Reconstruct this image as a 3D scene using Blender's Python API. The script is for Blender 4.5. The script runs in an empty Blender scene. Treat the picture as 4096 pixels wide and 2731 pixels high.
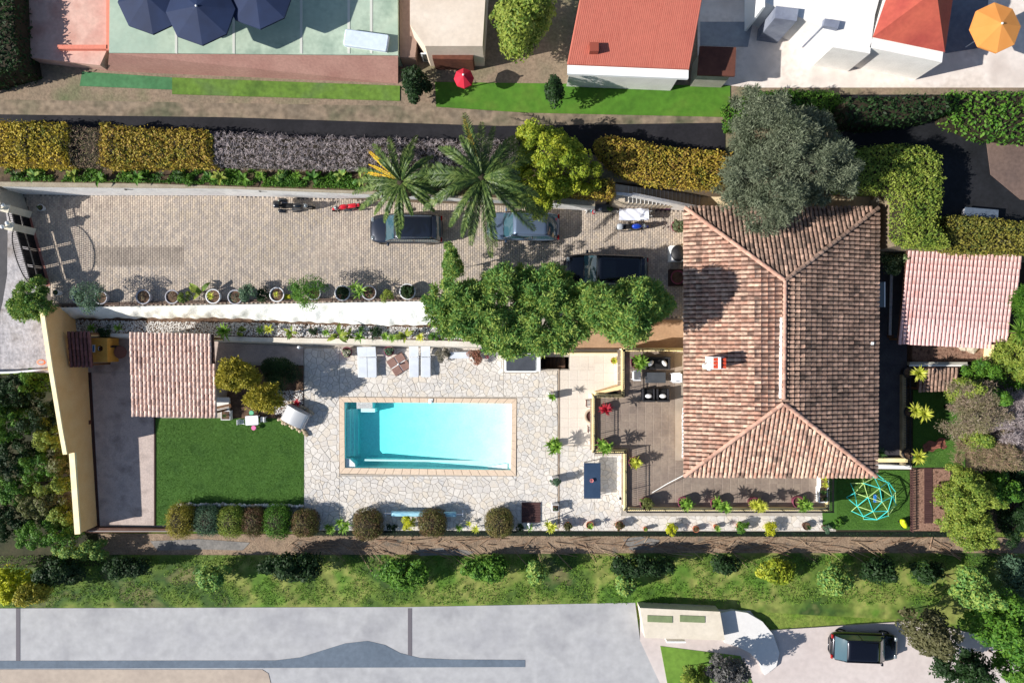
import bpy, bmesh, math, random
import numpy as np
from mathutils import Vector, Matrix
R=math.radians
random.seed(7); RNG=np.random.default_rng(11)
H=46.0; SC=62.7
scn=bpy.context.scene; COL=scn.collection
def P(px,py,z=0.0):
    k=(H-z)/H/SC
    return Vector(((px-2048)*k,(1365.5-py)*k,z))
# ---------------------------------------------------------------- camera, sky, sun, exposure
cam=bpy.data.cameras.new('camera'); cam_o=bpy.data.objects.new('camera',cam); COL.objects.link(cam_o)
cam.sensor_width=36; cam.lens=36*H/(4096/SC); cam.clip_end=2000; cam_o.location=(0,0,H); scn.camera=cam_o
W=bpy.data.worlds.new('World'); scn.world=W; W.use_nodes=True
wn=W.node_tree.nodes; wl=W.node_tree.links
sky=wn.new('ShaderNodeTexSky'); sky.sky_type='NISHITA'; sky.sun_disc=False
SUN_E=33.0; SUN_A=12.5
sky.sun_elevation=R(SUN_E); sky.sun_rotation=R(257.5); sky.air_density=1.0; sky.dust_density=0.6
bg=wn['Background'] if 'Background' in wn else wn.new('ShaderNodeBackground')
bg.inputs['Strength'].default_value=0.076
wl.new(sky.outputs[0],bg.inputs[0])
sun=bpy.data.lights.new('sun','SUN'); sun.energy=4.6; sun.angle=R(0.5); sun.color=(1,0.95,0.875)
sun_o=bpy.data.objects.new('sun',sun); COL.objects.link(sun_o); sun_o.location=(-40,-20,40)
ldir=Vector((math.cos(R(SUN_A))*math.cos(R(SUN_E)),math.sin(R(SUN_A))*math.cos(R(SUN_E)),-math.sin(R(SUN_E))))
sun_o.rotation_mode='QUATERNION'; sun_o.rotation_quaternion=ldir.to_track_quat('-Z','Y')
vs=scn.view_settings; vs.view_transform='Standard'; vs.look='None'; vs.gamma=1; vs.use_curve_mapping=False; vs.exposure=0.64
scn.cycles.max_bounces=6; scn.cycles.transparent_max_bounces=12; scn.cycles.use_denoising=True
# ---------------------------------------------------------------- materials
def lin(c):
    return tuple(((v/255)/12.92 if v/255<=.04045 else ((v/255+.055)/1.055)**2.4) for v in c)
MATS={}
def mat(name,cols,ns=1.0,rnd=0.0,fine=(0,0),rough=.85,bump=(0,0),metal=0,leaf=0,spec=.3,detail=4,stretch=None,coat=0):
    """cols: sRGB tuples blended by world-space noise and a random value per island / object"""
    if name in MATS: return MATS[name]
    m=bpy.data.materials.new(name); m.use_nodes=True; nt=m.node_tree; N=nt.nodes; L=nt.links
    b=N['Principled BSDF']; b.inputs['Roughness'].default_value=rough; b.inputs['Metallic'].default_value=metal
    b.inputs['Specular IOR Level'].default_value=spec
    if coat: b.inputs['Coat Weight'].default_value=coat; b.inputs['Coat Roughness'].default_value=.05
    geo=N.new('ShaderNodeNewGeometry'); pos=geo.outputs['Position']
    if stretch:
        mp=N.new('ShaderNodeMapping'); mp.inputs['Scale'].default_value=stretch; L.new(pos,mp.inputs[0]); pos=mp.outputs[0]
    def math_(op,a,bv):
        n=N.new('ShaderNodeMath'); n.operation=op
        for i,v in enumerate((a,bv)):
            if isinstance(v,(int,float)): n.inputs[i].default_value=v
            else: L.new(v,n.inputs[i])
        return n.outputs[0]
    if len(cols)>1 or fine[1]:
        n1=N.new('ShaderNodeTexNoise'); n1.inputs['Scale'].default_value=ns; n1.inputs['Detail'].default_value=detail; L.new(pos,n1.inputs[0])
        mr=N.new('ShaderNodeMapRange'); mr.inputs[1].default_value=.3; mr.inputs[2].default_value=.7; L.new(n1.outputs[0],mr.inputs[0])
        f=mr.outputs[0]
        if rnd:
            oi=N.new('ShaderNodeObjectInfo'); s=math_('ADD',geo.outputs['Random Per Island'],oi.outputs['Random']); s=math_('FRACT',s,0)
            f=math_('ADD',math_('MULTIPLY',f,1-rnd),math_('MULTIPLY',s,rnd))
        cr=N.new('ShaderNodeValToRGB'); e=cr.color_ramp.elements
        while len(e)<len(cols): e.new(.5)
        for i,c in enumerate(cols):
            e[i].position=(i/(len(cols)-1)) if len(cols)>1 else i; e[i].color=(*lin(c),1)
        if len(cols)==1: e[1].color=(*lin(cols[0]),1)
        L.new(f,cr.inputs[0]); col=cr.outputs[0]
        if fine[1]:
            n2=N.new('ShaderNodeTexNoise'); n2.inputs['Scale'].default_value=fine[0]; n2.inputs['Detail'].default_value=7; L.new(pos,n2.inputs[0])
            m2=N.new('ShaderNodeMapRange'); m2.inputs[1].default_value=.3; m2.inputs[2].default_value=.7; m2.inputs[3].default_value=1-fine[1]; m2.inputs[4].default_value=1+fine[1]*.6
            L.new(n2.outputs[0],m2.inputs[0])
            hs=N.new('ShaderNodeHueSaturation'); L.new(col,hs.inputs['Color']); L.new(m2.outputs[0],hs.inputs['Value']); col=hs.outputs[0]
        L.new(col,b.inputs['Base Color'])
    else: b.inputs['Base Color'].default_value=(*lin(cols[0]),1); col=None
    if bump[1]:
        n3=N.new('ShaderNodeTexNoise'); n3.inputs['Scale'].default_value=bump[0]; n3.inputs['Detail'].default_value=5; L.new(pos,n3.inputs[0])
        bp=N.new('ShaderNodeBump'); bp.inputs['Strength'].default_value=bump[1]; bp.inputs['Distance'].default_value=.05; L.new(n3.outputs[0],bp.inputs['Height']); L.new(bp.outputs[0],b.inputs['Normal'])
    if leaf:
        t=N.new('ShaderNodeBsdfTranslucent'); mx=N.new('ShaderNodeMixShader'); mx.inputs[0].default_value=leaf
        if col is not None: L.new(col,t.inputs[0])
        else: t.inputs[0].default_value=(*lin(cols[0]),1)
        L.new(b.outputs[0],mx.inputs[1]); L.new(t.outputs[0],mx.inputs[2]); L.new(mx.outputs[0],N['Material Output'].inputs[0])
    MATS[name]=m; return m
# ---------------------------------------------------------------- mesh builder
def tri_poly(poly):
    from mathutils.geometry import tessellate_polygon
    return tessellate_polygon([[Vector((p[0],p[1],0)) for p in poly]])
class MB:
    def __init__(s): s.v=[]; s.f=[]
    def add(s,vs,fs):
        o=len(s.v); s.v+= [tuple(v) for v in vs]; s.f+=[tuple(i+o for i in f) for f in fs]; return s
    def box(s,c,d,rz=0,M=None):
        hx,hy,hz=d[0]/2,d[1]/2,d[2]/2; ca,sa=math.cos(rz),math.sin(rz); vs=[]
        for x,y,z in ((-1,-1,-1),(1,-1,-1),(1,1,-1),(-1,1,-1),(-1,-1,1),(1,-1,1),(1,1,1),(-1,1,1)):
            v=Vector((x*hx,y*hy,z*hz))
            v=(M@v) if M else Vector((v.x*ca-v.y*sa,v.x*sa+v.y*ca,v.z))
            vs.append(v+Vector(c))
        return s.add(vs,[(0,3,2,1),(4,5,6,7),(0,1,5,4),(1,2,6,5),(2,3,7,6),(3,0,4,7)])
    def rbox(s,c,d,r,rz=0,seg=3,top=None):
        """box with rounded vertical corners and a small top chamfer"""
        hx,hy=d[0]/2,d[1]/2; ch=min(r*.5,d[2]*.3) if top is None else top; ring=[]
        for qx,qy,a0 in ((1,1,0),(-1,1,90),(-1,-1,180),(1,-1,270)):
            for i in range(seg+1):
                a=R(a0+90*i/seg); ring.append((qx*(hx-r),qy*(hy-r),math.cos(a),math.sin(a)))
        ca,sa=math.cos(rz),math.sin(rz); vs=[]; n=len(ring)
        for (z,rr) in ((-d[2]/2,r),(d[2]/2-ch,r),(d[2]/2,r-ch)):
            for x,y,cx,cy in ring:
                X=x+cx*rr; Y=y+cy*rr; vs.append((c[0]+X*ca-Y*sa,c[1]+X*sa+Y*ca,c[2]+z))
        fs=[tuple(range(n-1,-1,-1)),tuple(range(2*n,3*n))]
        for k in range(2):
            for i in range(n): j=(i+1)%n; fs.append((k*n+i,k*n+j,k*n+n+j,k*n+n+i))
        return s.add(vs,fs)
    def prism(s,poly,z0,z1):
        n=len(poly); a=sum(poly[i][0]*poly[(i+1)%n][1]-poly[(i+1)%n][0]*poly[i][1] for i in range(n))
        if a<0: poly=list(poly)[::-1]
        vs=[(p[0],p[1],z0) for p in poly]+[(p[0],p[1],z1) for p in poly]
        if n>4: 
            ts=tri_poly(poly); fs=[]
            for t in ts:
                A,B,C=[poly[i] for i in t]
                cr=(B[0]-A[0])*(C[1]-A[1])-(B[1]-A[1])*(C[0]-A[0])
                if cr<0: t=t[::-1]
                fs+= [tuple(i+n for i in t),tuple(reversed(t))]
        else: fs=[tuple(range(n-1,-1,-1)),tuple(range(n,2*n))]
        fs+=[(i,(i+1)%n,n+(i+1)%n,n+i) for i in range(n)]
        return s.add(vs,fs)
    def lathe(s,prof,c=(0,0,0),seg=14,sx=1,sy=1):
        vs=[];fs=[];n=len(prof)
        for i in range(seg):
            a=2*math.pi*i/seg
            for r,z in prof: vs.append((c[0]+r*sx*math.cos(a),c[1]+r*sy*math.sin(a),c[2]+z))
        for i in range(seg):
            j=(i+1)%seg
            for k in range(n-1):
                fs.append((i*n+k,j*n+k,j*n+k+1,i*n+k+1))
        return s.add(vs,fs)
    def tube(s,pts,r,seg=6,r2=None,cap=True):
        pts=[Vector(p) for p in pts]; n=len(pts); r2=r if r2 is None else r2; vs=[];fs=[]
        for i,p in enumerate(pts):
            t=(pts[min(i+1,n-1)]-pts[max(i-1,0)]); t.normalize()
            u=t.cross(Vector((0,0,1))); 
            if u.length<.05: u=t.cross(Vector((1,0,0)))
            u.normalize(); w=t.cross(u); rr=r+(r2-r)*i/max(n-1,1)
            for k in range(seg):
                a=2*math.pi*k/seg; vs.append(p+(u*math.cos(a)+w*math.sin(a))*rr)
        for i in range(n-1):
            for k in range(seg):
                j=(k+1)%seg; fs.append((i*seg+k,i*seg+j,(i+1)*seg+j,(i+1)*seg+k))
        if cap: fs+=[tuple(range(seg-1,-1,-1)),tuple((n-1)*seg+k for k in range(seg))]
        return s.add(vs,fs)
    def sphere(s,c,r,seg=12,rings=8,d=(1,1,1)):
        prof=[(max(r*math.sin(math.pi*i/rings),1e-4),-r*math.cos(math.pi*i/rings)*d[2]) for i in range(rings+1)]
        return s.lathe(prof,c,seg,d[0],d[1])
    def build(s,name,m,parent=None,world=True,smooth=False,kind=None,label=None):
        me=bpy.data.meshes.new(name); v=s.v
        if parent is not None and world:
            q=wloc(parent); v=[(a[0]-q.x,a[1]-q.y,a[2]-q.z) for a in v]
        me.from_pydata(v,[],s.f); me.update()
        if smooth: me.polygons.foreach_set('use_smooth',[True]*len(me.polygons))
        return link(name,me,m,parent,kind,label)
def wloc(o):
    q=Vector((0,0,0))
    while o is not None: q+=Vector(o.location); o=o.parent
    return q
def link(name,me,m,parent=None,kind=None,label=None):
    if m is not None and not me.materials: me.materials.append(m)
    o=bpy.data.objects.new(name,me); COL.objects.link(o)
    if parent is not None: o.parent=parent
    if kind: o['kind']=kind
    if label: o['label']=label
    return o
def arr_mesh(name,V,F):
    """V (n,3) float, F (m,k) int -> mesh"""
    me=bpy.data.meshes.new(name); k=F.shape[1]
    me.vertices.add(len(V)); me.vertices.foreach_set('co',V.astype(np.float32).ravel())
    me.loops.add(F.size); me.loops.foreach_set('vertex_index',F.astype(np.int32).ravel())
    me.polygons.add(len(F)); me.polygons.foreach_set('loop_start',np.arange(0,F.size,k,dtype=np.int32))
    me.polygons.foreach_set('loop_total',np.full(len(F),k,dtype=np.int32)); me.update(calc_edges=True); return me
def thing(name,label,cat,loc=(0,0,0),rz=0,group=None):
    o=bpy.data.objects.new(name,None); COL.objects.link(o); o.location=loc; o.rotation_euler=(0,0,rz)
    o.empty_display_size=.2; return tag(o,label,cat,group)
def tag(o,label,cat=None,group=None,kind=None):
    o['label']=label
    if cat: o['category']=cat
    if group: o['group']=group
    if kind: o['kind']=kind
    return o
def struct(o,label=None):
    o['kind']='structure'
    if label: o['label']=label
    return o
def PL(pts,z): return [tuple(P(x,y,z)[:2]) for x,y in pts]
# ---------------------------------------------------------------- foliage
def leaf_arrays(C,Nr,size,asp=.45,jit=.6,sj=.4,flat=0.0):
    """kite-shaped leaves at C with approx normal Nr"""
    n=len(C); rg=RNG
    nn=Nr+rg.normal(0,jit,(n,3)); nn/= (np.linalg.norm(nn,axis=1,keepdims=True)+1e-9)
    t=rg.normal(0,1,(n,3)); t-= (t*nn).sum(1,keepdims=True)*nn; t/= (np.linalg.norm(t,axis=1,keepdims=True)+1e-9)
    b=np.cross(nn,t); s=size*(1+rg.uniform(-sj,sj,(n,1)))
    V=np.stack([C-t*s*.5,C+b*s*asp*.5,C+t*s*.5+nn*s*-.12,C-b*s*asp*.5],1).reshape(-1,3)
    F=np.arange(4*n).reshape(-1,4); return V,F
def leaf_obj(name,V,m,parent,world=True,kind=None):
    if world and parent is not None:
        q=wloc(parent); V=V-np.array([q.x,q.y,q.z])
    me=arr_mesh(name,V,np.arange(len(V)).reshape(-1,4)); return link(name,me,m,parent,kind)
def wob(x,y,s=1.0,ph=0):
    return (np.sin(x*1.7*s+ph)+np.sin(y*2.3*s+1.3*ph)+np.sin((x+y)*3.1*s+2.1)+np.sin((x-y*1.3)*4.9*s+.7))/4
def inpoly(x,y,poly):
    c=np.zeros(len(x),bool); n=len(poly)
    for i in range(n):
        x1,y1=poly[i]; x2,y2=poly[(i+1)%n]
        cond=((y1>y)!=(y2>y)) & (x<(x2-x1)*(y-y1)/((y2-y1)+1e-12)+x1); c^=cond
    return c
def edge_dist(x,y,poly):
    d=np.full(len(x),1e9)
    n=len(poly)
    for i in range(n):
        a=np.array(poly[i]); b=np.array(poly[(i+1)%n]); e=b-a; L2=(e**2).sum()+1e-12
        t=np.clip(((x-a[0])*e[0]+(y-a[1])*e[1])/L2,0,1)
        d=np.minimum(d,np.hypot(x-a[0]-t*e[0],y-a[1]-t*e[1]))
    return d
def hedge(name,label,cat,pts,zb,zt,m,core,dens=560,leaf=.13,asp=.5,group=None,rough=.14,rnd=.35,part='foliage',side=1.0):
    poly=PL(pts,zt); xs=[p[0] for p in poly]; ys=[p[1] for p in poly]
    cx,cy=sum(xs)/len(xs),sum(ys)/len(ys)
    o=thing(name,label,cat,(cx,cy,zb),0,group)
    A=(max(xs)-min(xs))*(max(ys)-min(ys)); n=int(A*dens)
    x=RNG.uniform(min(xs)-.1,max(xs)+.1,n); y=RNG.uniform(min(ys)-.1,max(ys)+.1,n)
    ex=wob(x,y,2.2,3)*.26+wob(x,y,6,1)*.10; k=inpoly(x+ex,y+ex*.7,poly); x=x[k]; y=y[k]
    gp_=wob(x,y,6.3,1)+.8*wob(x,y,12.5,3); k=(gp_>-.42)|(RNG.uniform(0,1,len(x))<.18); x=x[k]; y=y[k]
    d=edge_dist(x,y,poly); w=wob(x,y,1.6)*rough+wob(x,y,5.5,2)*rough*1.1+wob(x,y,11,4)*rough*.8
    z=zt+w-np.maximum(0,rnd-d)**2/rnd*.9-RNG.uniform(0,.28,len(x))**1.5
    C=np.stack([x,y,z],1); N=np.tile([0,0,1.],(len(x),1)); V,_=leaf_arrays(C,N,leaf,asp)
    # sides
    S=[];SN=[]; np_=len(poly); a2=sum(poly[i][0]*poly[(i+1)%np_][1]-poly[(i+1)%np_][0]*poly[i][1] for i in range(np_)); sg=1 if a2>0 else -1
    for i in range(np_):
        a=np.array(poly[i]); b=np.array(poly[(i+1)%np_]); L=np.linalg.norm(b-a); q=int(L*(zt-zb)*dens*.45*side)
        t=RNG.uniform(0,1,(q,1)); p=a+(b-a)*t; nr=np.array([(b-a)[1],-(b-a)[0]])/(L+1e-9)*sg
        p=p+nr*(RNG.normal(-.03,.07,(q,1)))
        S.append(np.hstack([p,RNG.uniform(zb,zt-.05,(q,1))])); SN.append(np.tile([nr[0],nr[1],.4],(q,1)))
    S=np.vstack(S); SN=np.vstack(SN); V2,_=leaf_arrays(S,SN,leaf,asp)
    leaf_obj(part,np.vstack([V,V2]),m,o)
    q=MB(); q.prism([(cx+(p[0]-cx)*.985,cy+(p[1]-cy)*.97) for p in poly],zb,zt-.3); q.build('branches',core,o)
    return o
def clump_leaves(cl,per,leaf,asp=.45,jit=.5,up=.35,inner=.75):
    """cl: (n,4) clump centre + radius"""
    n=len(cl); C=np.repeat(cl,per,axis=0); d=RNG.normal(0,1,(len(C),3)); d/=np.linalg.norm(d,axis=1,keepdims=True)
    d[:,2]=np.where(d[:,2]<-.35,-d[:,2],d[:,2])
    r=C[:,3:4]*RNG.uniform(inner,1.08,(len(C),1)); Pn=C[:,:3]+d*r
    if asp<.35:   # needle / willow leaves grow outward in sprigs
        n_=len(C); t=d+RNG.normal(0,.55,(n_,3)); t/=np.linalg.norm(t,axis=1,keepdims=True)
        nn=RNG.normal(0,.6,(n_,3))+np.array([0,0,1.]); nn-=(nn*t).sum(1,keepdims=True)*t; nn/=np.linalg.norm(nn,axis=1,keepdims=True)+1e-9
        bb=np.cross(nn,t); s=leaf*(1+RNG.uniform(-.4,.4,(n_,1)))
        return np.stack([Pn-t*s*.5,Pn+bb*s*asp*.5,Pn+t*s*.5,Pn-bb*s*asp*.5],1).reshape(-1,3)
    N=d+np.array([0,0,up]); V,_=leaf_arrays(Pn,N,leaf,asp,jit); return V
def crown_clumps(c,rx,ry,rz,n,rc,shape=2.2,low=-.25):
    out=[]
    while len(out)<n:
        d=RNG.normal(0,1,3); d/=np.linalg.norm(d)
        if d[2]<low: continue
        k=RNG.uniform(.35,1)**.45*(1+.18*math.sin(3*math.atan2(d[1],d[0])+c[0])+.1*math.sin(5*math.atan2(d[1],d[0])+c[1]))
        r=rc*RNG.uniform(.6,1.25)
        out.append((c[0]+d[0]*(rx-r*.6)*k,c[1]+d[1]*(ry-r*.6)*k,c[2]+d[2]*(rz-r*.4)*k,r))
    return np.array(out)
BARK=mat('bark',[(70,55,42),(105,88,70)],8,fine=(30,.3),bump=(20,.5))
TWIG=mat('twig_dark',[(38,34,24),(56,48,34)],6,fine=(20,.4))
def tree(name,label,cat,px,py,zt,rpx,rpy,zg,m,group=None,n=50,rc=.55,per=240,leaf=.13,asp=.45,thick=.45,low=-.25,inner=.75,trunk=True,limbs=7):
    """px,py: crown centre in the picture at height ~zc; rpx, rpy its radii in px"""
    hgt=zt-zg; rz=max(.3,min(hgt*thick,hgt*.8)); zc=zt-rz; c=P(px,py,zc); k=(H-zc)/H/SC; rx,ry=rpx*k,rpy*k
    o=thing(name,label,cat,(c.x,c.y,zg),0,group)
    cl=crown_clumps((c.x,c.y,zc),rx,ry,rz,n,rc,low=low)
    if trunk:
        t=MB(); tr=max(.05,min(.22,rx*.07)); t.tube([(c.x,c.y,zg),(c.x+.08,c.y-.05,zg+(zc-zg)*.5),(c.x,c.y,zc)],tr,8,tr*.6); t.build('trunk',BARK,o,smooth=True)
        b=MB()
        for i in range(limbs):
            q=cl[int(RNG.integers(len(cl)))]; mid=(c.x*.5+q[0]*.5,c.y*.5+q[1]*.5,zc*.55+q[2]*.45)
            b.tube([(c.x,c.y,zc-.1),mid,tuple(q[:3])],tr*.5,5,tr*.12)
        b.build('limb',BARK,o)
    leaf_obj('crown',clump_leaves(cl,per,leaf,asp,inner=inner),m,o)
    return o
def rosette(mb,c,r,n=26,w=.05,up=.5,h=.25,droop=.35):
    for i in range(n):
        a=2*math.pi*(i*.382+random.random()*.06); e=random.uniform(.05,1.0)**.8; L=r*random.uniform(.75,1.1)
        cx,cy=math.cos(a),math.sin(a); el=R(10+70*(1-e)); hz=math.cos(el); vz=math.sin(el)
        p0=Vector(c); p1=p0+Vector((cx*hz*L*.5,cy*hz*L*.5,vz*L*.5)); p2=p1+Vector((cx*hz*L*.5,cy*hz*L*.5,vz*L*.5-L*droop*hz*.6))
        s=Vector((-cy,cx,0))*w*.5; fold=Vector((0,0,w*.2))
        mb.add([p0-s*.5,p0+s*.5,p1+s+fold,p1-s+fold,p2],[(0,1,2,3),(3,2,4)])
YUC=lambda i=0:[mat('blade_green',[(70,110,40),(120,160,60),(160,190,85)],3,rnd=.8,leaf=.25,rough=.5),
    mat('blade_yellow',[(150,165,45),(195,200,75),(215,215,110)],3,rnd=.8,leaf=.25,rough=.5),
    mat('blade_red',[(150,25,40),(205,55,70),(120,60,70)],3,rnd=.8,leaf=.2,rough=.5),
    mat('blade_dark',[(35,60,30),(60,90,45),(90,120,60)],3,rnd=.8,leaf=.2,rough=.5)][i]
SOIL=mat('soil',[(70,52,42),(98,76,60),(120,96,78)],3,fine=(14,.35),bump=(20,.6))
POTM={'white':mat('pot_white',[(205,205,208),(225,225,225)],4,fine=(20,.06),rough=.5),'grey':mat('pot_grey',[(150,150,160),(185,185,190)],5,fine=(20,.1),rough=.6),
 'terracotta':mat('pot_terracotta',[(170,95,65),(195,120,85)],5,fine=(20,.1)),'pink':mat('pot_plum',[(110,50,70),(135,65,85)],5,fine=(20,.1),rough=.5),
 'brown':mat('pot_brown',[(80,55,45),(105,75,60)],5,fine=(20,.1)),'black':mat('pot_black',[(28,28,32),(42,42,46)],5,rough=.5)}
def pot_parts(o,r,h,kind,sq=False,z=0):
    b=MB()
    if sq: 
        b.rbox((0,0,h/2),(2*r,2*r,h),.02); b.build('pot',POTM[kind],o,world=False)
        MB().box((0,0,h+.004),(2*r*.82,2*r*.82,.02)).build('soil',SOIL,o,world=False)
    else:
        b.lathe([(r*.72,0),(r*.9,h*.6),(r,h*.9),(r*1.03,h*.93),(r*1.03,h),(r*.88,h),(r*.85,h*.86)],seg=20); b.build('pot',POTM[kind],o,world=False,smooth=True)
        MB().lathe([(.001,h*.87),(r*.86,h*.87)],seg=20).build('soil',SOIL,o,world=False)
def potted(px,py,z,r,h,kind,label,plant='yucca',pm=None,pr=.35,ph=.5,group=None,sq=False,heads=1,n=26,name='potted_plant',cat='potted plant'):
    """plant pot with its plant; px,py is where the pot's rim shows"""
    q=P(px,py,z+h); o=thing(name,label,cat,(q.x,q.y,z),0,group); pot_parts(o,r,h,kind,sq)
    if plant=='yucca':
        mb=MB(); st=MB()
        for k in range(heads):
            a=k*2.4; dx,dy=(math.cos(a)*pr*.45,math.sin(a)*pr*.45) if heads>1 else (0,0); hh=h+ph*(1-.18*k)
            rosette(mb,(dx,dy,hh),pr,n,w=pr*.16); st.tube([(dx*.3,dy*.3,h*.85),(dx,dy,hh)],.03,5,.022)
        st.build('stem',BARK,o,world=False); mb.build('leaves',pm or YUC(0),o,world=False)
    elif plant=='bush':
        MB().tube([(0,0,h*.8),(.02,0,h+ph*.55)],.028,6,.018).build('stem',BARK,o,world=False)
        nb=max(6,int(16*(pr/.4))); cl=crown_clumps((0,0,h+ph*.6),pr,pr,ph*.45,nb,pr*.38); V=clump_leaves(cl,70,.085,.5)
        leaf_obj('leaves',V,pm,o,world=False)
    elif plant=='twigs':
        t=MB()
        for k in range(9):
            a=random.uniform(0,6.28); l=random.uniform(.5,1)*ph; t.tube([(0,0,h*.8),(math.cos(a)*l*.2,math.sin(a)*l*.2,h+l*.5),(math.cos(a)*l*.45,math.sin(a)*l*.45,h+l)],.01,4,.004)
        t.build('twigs',mat('pale_twig',[(120,100,90),(165,150,140)],5),o,world=False)
        cl=crown_clumps((0,0,h+.05),r*.7,r*.7,.12,5,.1); leaf_obj('leaves',clump_leaves(cl,30,.06,.5),pm or YUC(3),o,world=False)
    return o
def ground_plant(px,py,z,kind,label,r=.3,h=.2,heads=1,n=26,pm=None,group=None,name='spiky_plant',cat='plant',w=None):
    q=P(px,py,z+h); o=thing(name,label,cat,(q.x,q.y,z),0,group); mb=MB(); st=MB()
    if kind=='rosette':
        for k in range(heads):
            a=k*2.4; rr=r*.5 if heads>1 else 0; hh=h*(1-.15*k); rosette(mb,(math.cos(a)*rr,math.sin(a)*rr,hh),r,n,w=w or r*.15); st.tube([(0,0,0),(math.cos(a)*rr,math.sin(a)*rr,hh)],.03,5)
        st.build('stem',BARK,o,world=False); mb.build('leaves',pm or YUC(0),o,world=False)
    elif kind=='big':   # large banana-like leaves
        for k in range(n):
            a=random.uniform(0,6.28); L=r*random.uniform(.7,1.2); ww=L*.36; cx,cy=math.cos(a),math.sin(a); lf=MB()
            pts=[(0,.06,.0),(.35,1,.32),(.7,.8,.36),(1,.05,.2)]; vs=[]
            for t,wf,zf in pts:
                for s_ in (-1,0,1):
                    vs.append((cx*L*t-cy*s_*ww*.5*wf,cy*L*t+cx*s_*ww*.5*wf,h*.6+L*zf*random.uniform(.9,1.1)-abs(s_)*ww*-.12))
            fs=[]
            for i in range(3):
                for j in range(2): fs.append((i*3+j,i*3+j+1,i*3+j+4,i*3+j+3))
            lf.add(vs,fs); lf.build('leaf',pm or YUC(0),o,world=False)
        st.tube([(0,0,0),(0,0,h*.65)],.035,5); st.build('stem',BARK,o,world=False)
    else: # small bush
        cl=crown_clumps((0,0,h*.55),r,r,h*.5,max(5,int(r*28)),r*.4); leaf_obj('leaves',clump_leaves(cl,int(60*max(1,(r/.4)**1.6)),.09,.5),pm,o,world=False)
        MB().tube([(0,0,0),(0,0,h*.5)],.025,5).build('stem',BARK,o,world=False)
    return o
# ================================================================ TERRAIN
ZD=2.2; ZN=4.9; ZT=1.2; ZB=0.85; ZS=-1.0
DIRT=mat('dirt',[(120,96,78),(150,122,100),(95,80,64)],1.2,fine=(9,.3),bump=(12,.6))
MORTAR=mat('mortar',[(158,150,140),(178,170,160)],2,fine=(20,.2))
JOINT=mat('paver_joint',[(96,88,84),(114,106,100)],2,fine=(20,.3))
CONC=mat('concrete',[(170,156,150),(190,174,166),(152,138,132)],.9,fine=(12,.16),bump=(25,.2))
STREETM=mat('street_concrete',[(150,148,152),(182,178,180),(135,128,124)],.7,fine=(5,.3),bump=(8,.5))
ASPH=mat('asphalt',[(70,70,74),(86,85,88)],1.5,fine=(30,.2))
GRASSN=mat('rough_grass',[(60,80,28),(92,122,38),(120,134,60),(80,110,34)],.45,fine=(6,.35),bump=(15,.5))
EARTHN=mat('roadside_earth',[(120,110,92),(140,122,104),(104,108,78)],.35,fine=(7,.25),bump=(10,.4))
g0=MB()
for x0,x1,y0,y1 in ((-450,-11.5,-450,450),(6,450,-450,450),(-11.5,6,-450,-9),(-11.5,6,-1,450)): g0.prism([(x0,y0),(x1,y0),(x1,y1),(x0,y1)],ZS-1,ZS-.05)
g0.build('ground',GRASSN); struct(bpy.data.objects['ground'],'rough grass and earth around the garden')
nb=PL([(0,728),(600,737),(1100,744),(1500,768),(2260,797),(2440,790),(2462,728),(2590,730),(2700,738),(2910,750),(3380,746),(3577,750),(3577,985),(4300,1012)],ZN)
north=[(-110,nb[0][1])]+nb+[(110,nb[-1][1]),(110,110),(-110,110)]
struct(MB().prism(north,ZS-1,ZN).build('upper_ground',EARTHN),'bare roadside earth above the retaining wall')
dp=PL([(205,1490),(222,1232),(1750,1206),(2230,1276),(2795,1276),(2795,880),(3590,880),(3590,700)],ZD)
dy=P(0,680,ZD).y; street_poly=[(-110,dp[0][1])]+dp[:-1]+[(dp[-1][0],dy),(-110,dy)]
struct(MB().prism(street_poly,ZS-1,ZD-.035).build('driveway_base',JOINT),'bedding under the brick driveway')
struct(MB().prism(PL([(0,1212),(-4800,1212),(-4800,690),(0,690),(80,700),(80,860),(168,1215),(205,1490),(0,1490)],ZD),ZD-.02,ZD+.0).build('street_apron',STREETM),'worn pale concrete apron outside the gate')
struct(MB().prism(PL([(-4800,690),(-4800,1490),(-60,1490),(10,1210),(28,1100),(30,900),(0,690)],ZD),ZD-.01,ZD+.006).build('street',ASPH),'grey street beyond the gate')
bp_=PL([(240,1228),(1800,1205),(1990,1290),(1990,1376),(1760,1363),(940,1345),(262,1332)],ZB)
struct(MB().prism(bp_,ZS-1,ZB).build('planting_bed',SOIL),'soil of the planting bed under the white slope')
# pool terrace base, with holes for pool and stair well
def rect(x0,y0,x1,y1,z=0): return PL([(x0,y0),(x1,y0),(x1,y1),(x0,y1)],z)
pt=MB()
for r in ((215,1230,1363,2125),(1363,1230,2156,1593),(2156,1230,2277,1427),(2277,1230,3345,1593),(2156,1476,2277,1593),(1363,1896,2062,2125),(2062,1593,3345,2125)):
    pt.prism(rect(*r),ZS-1,-.03)
struct(pt.build('terrace_base',MORTAR),'mortar bed of the pool terrace')
hp=PL([(2497,1396),(2795,1396),(2795,880),(3640,880),(3640,1862),(3337,1862),(3337,2052),(2507,2052),(2507,1815),(2378,1815),(2378,1585),(2497,1585)],2.25)
WHITEW=mat('white_render',[(222,220,216),(236,234,230)],1.5,fine=(14,.07),bump=(30,.15))
struct(MB().prism(hp,ZS,ZT-.03).build('house_terrace_base',WHITEW),'white rendered base of the raised house terrace')
e0=P(3345,2128,0); eg=[(e0.x,e0.y),(110,e0.y),(110,P(0,1040,0).y),(P(3300,0,0).x,P(0,1040,0).y)]
LAWN=mat('lawn_base',[(56,92,34),(72,110,42),(64,100,38)],.8,fine=(40,.3))
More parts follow.
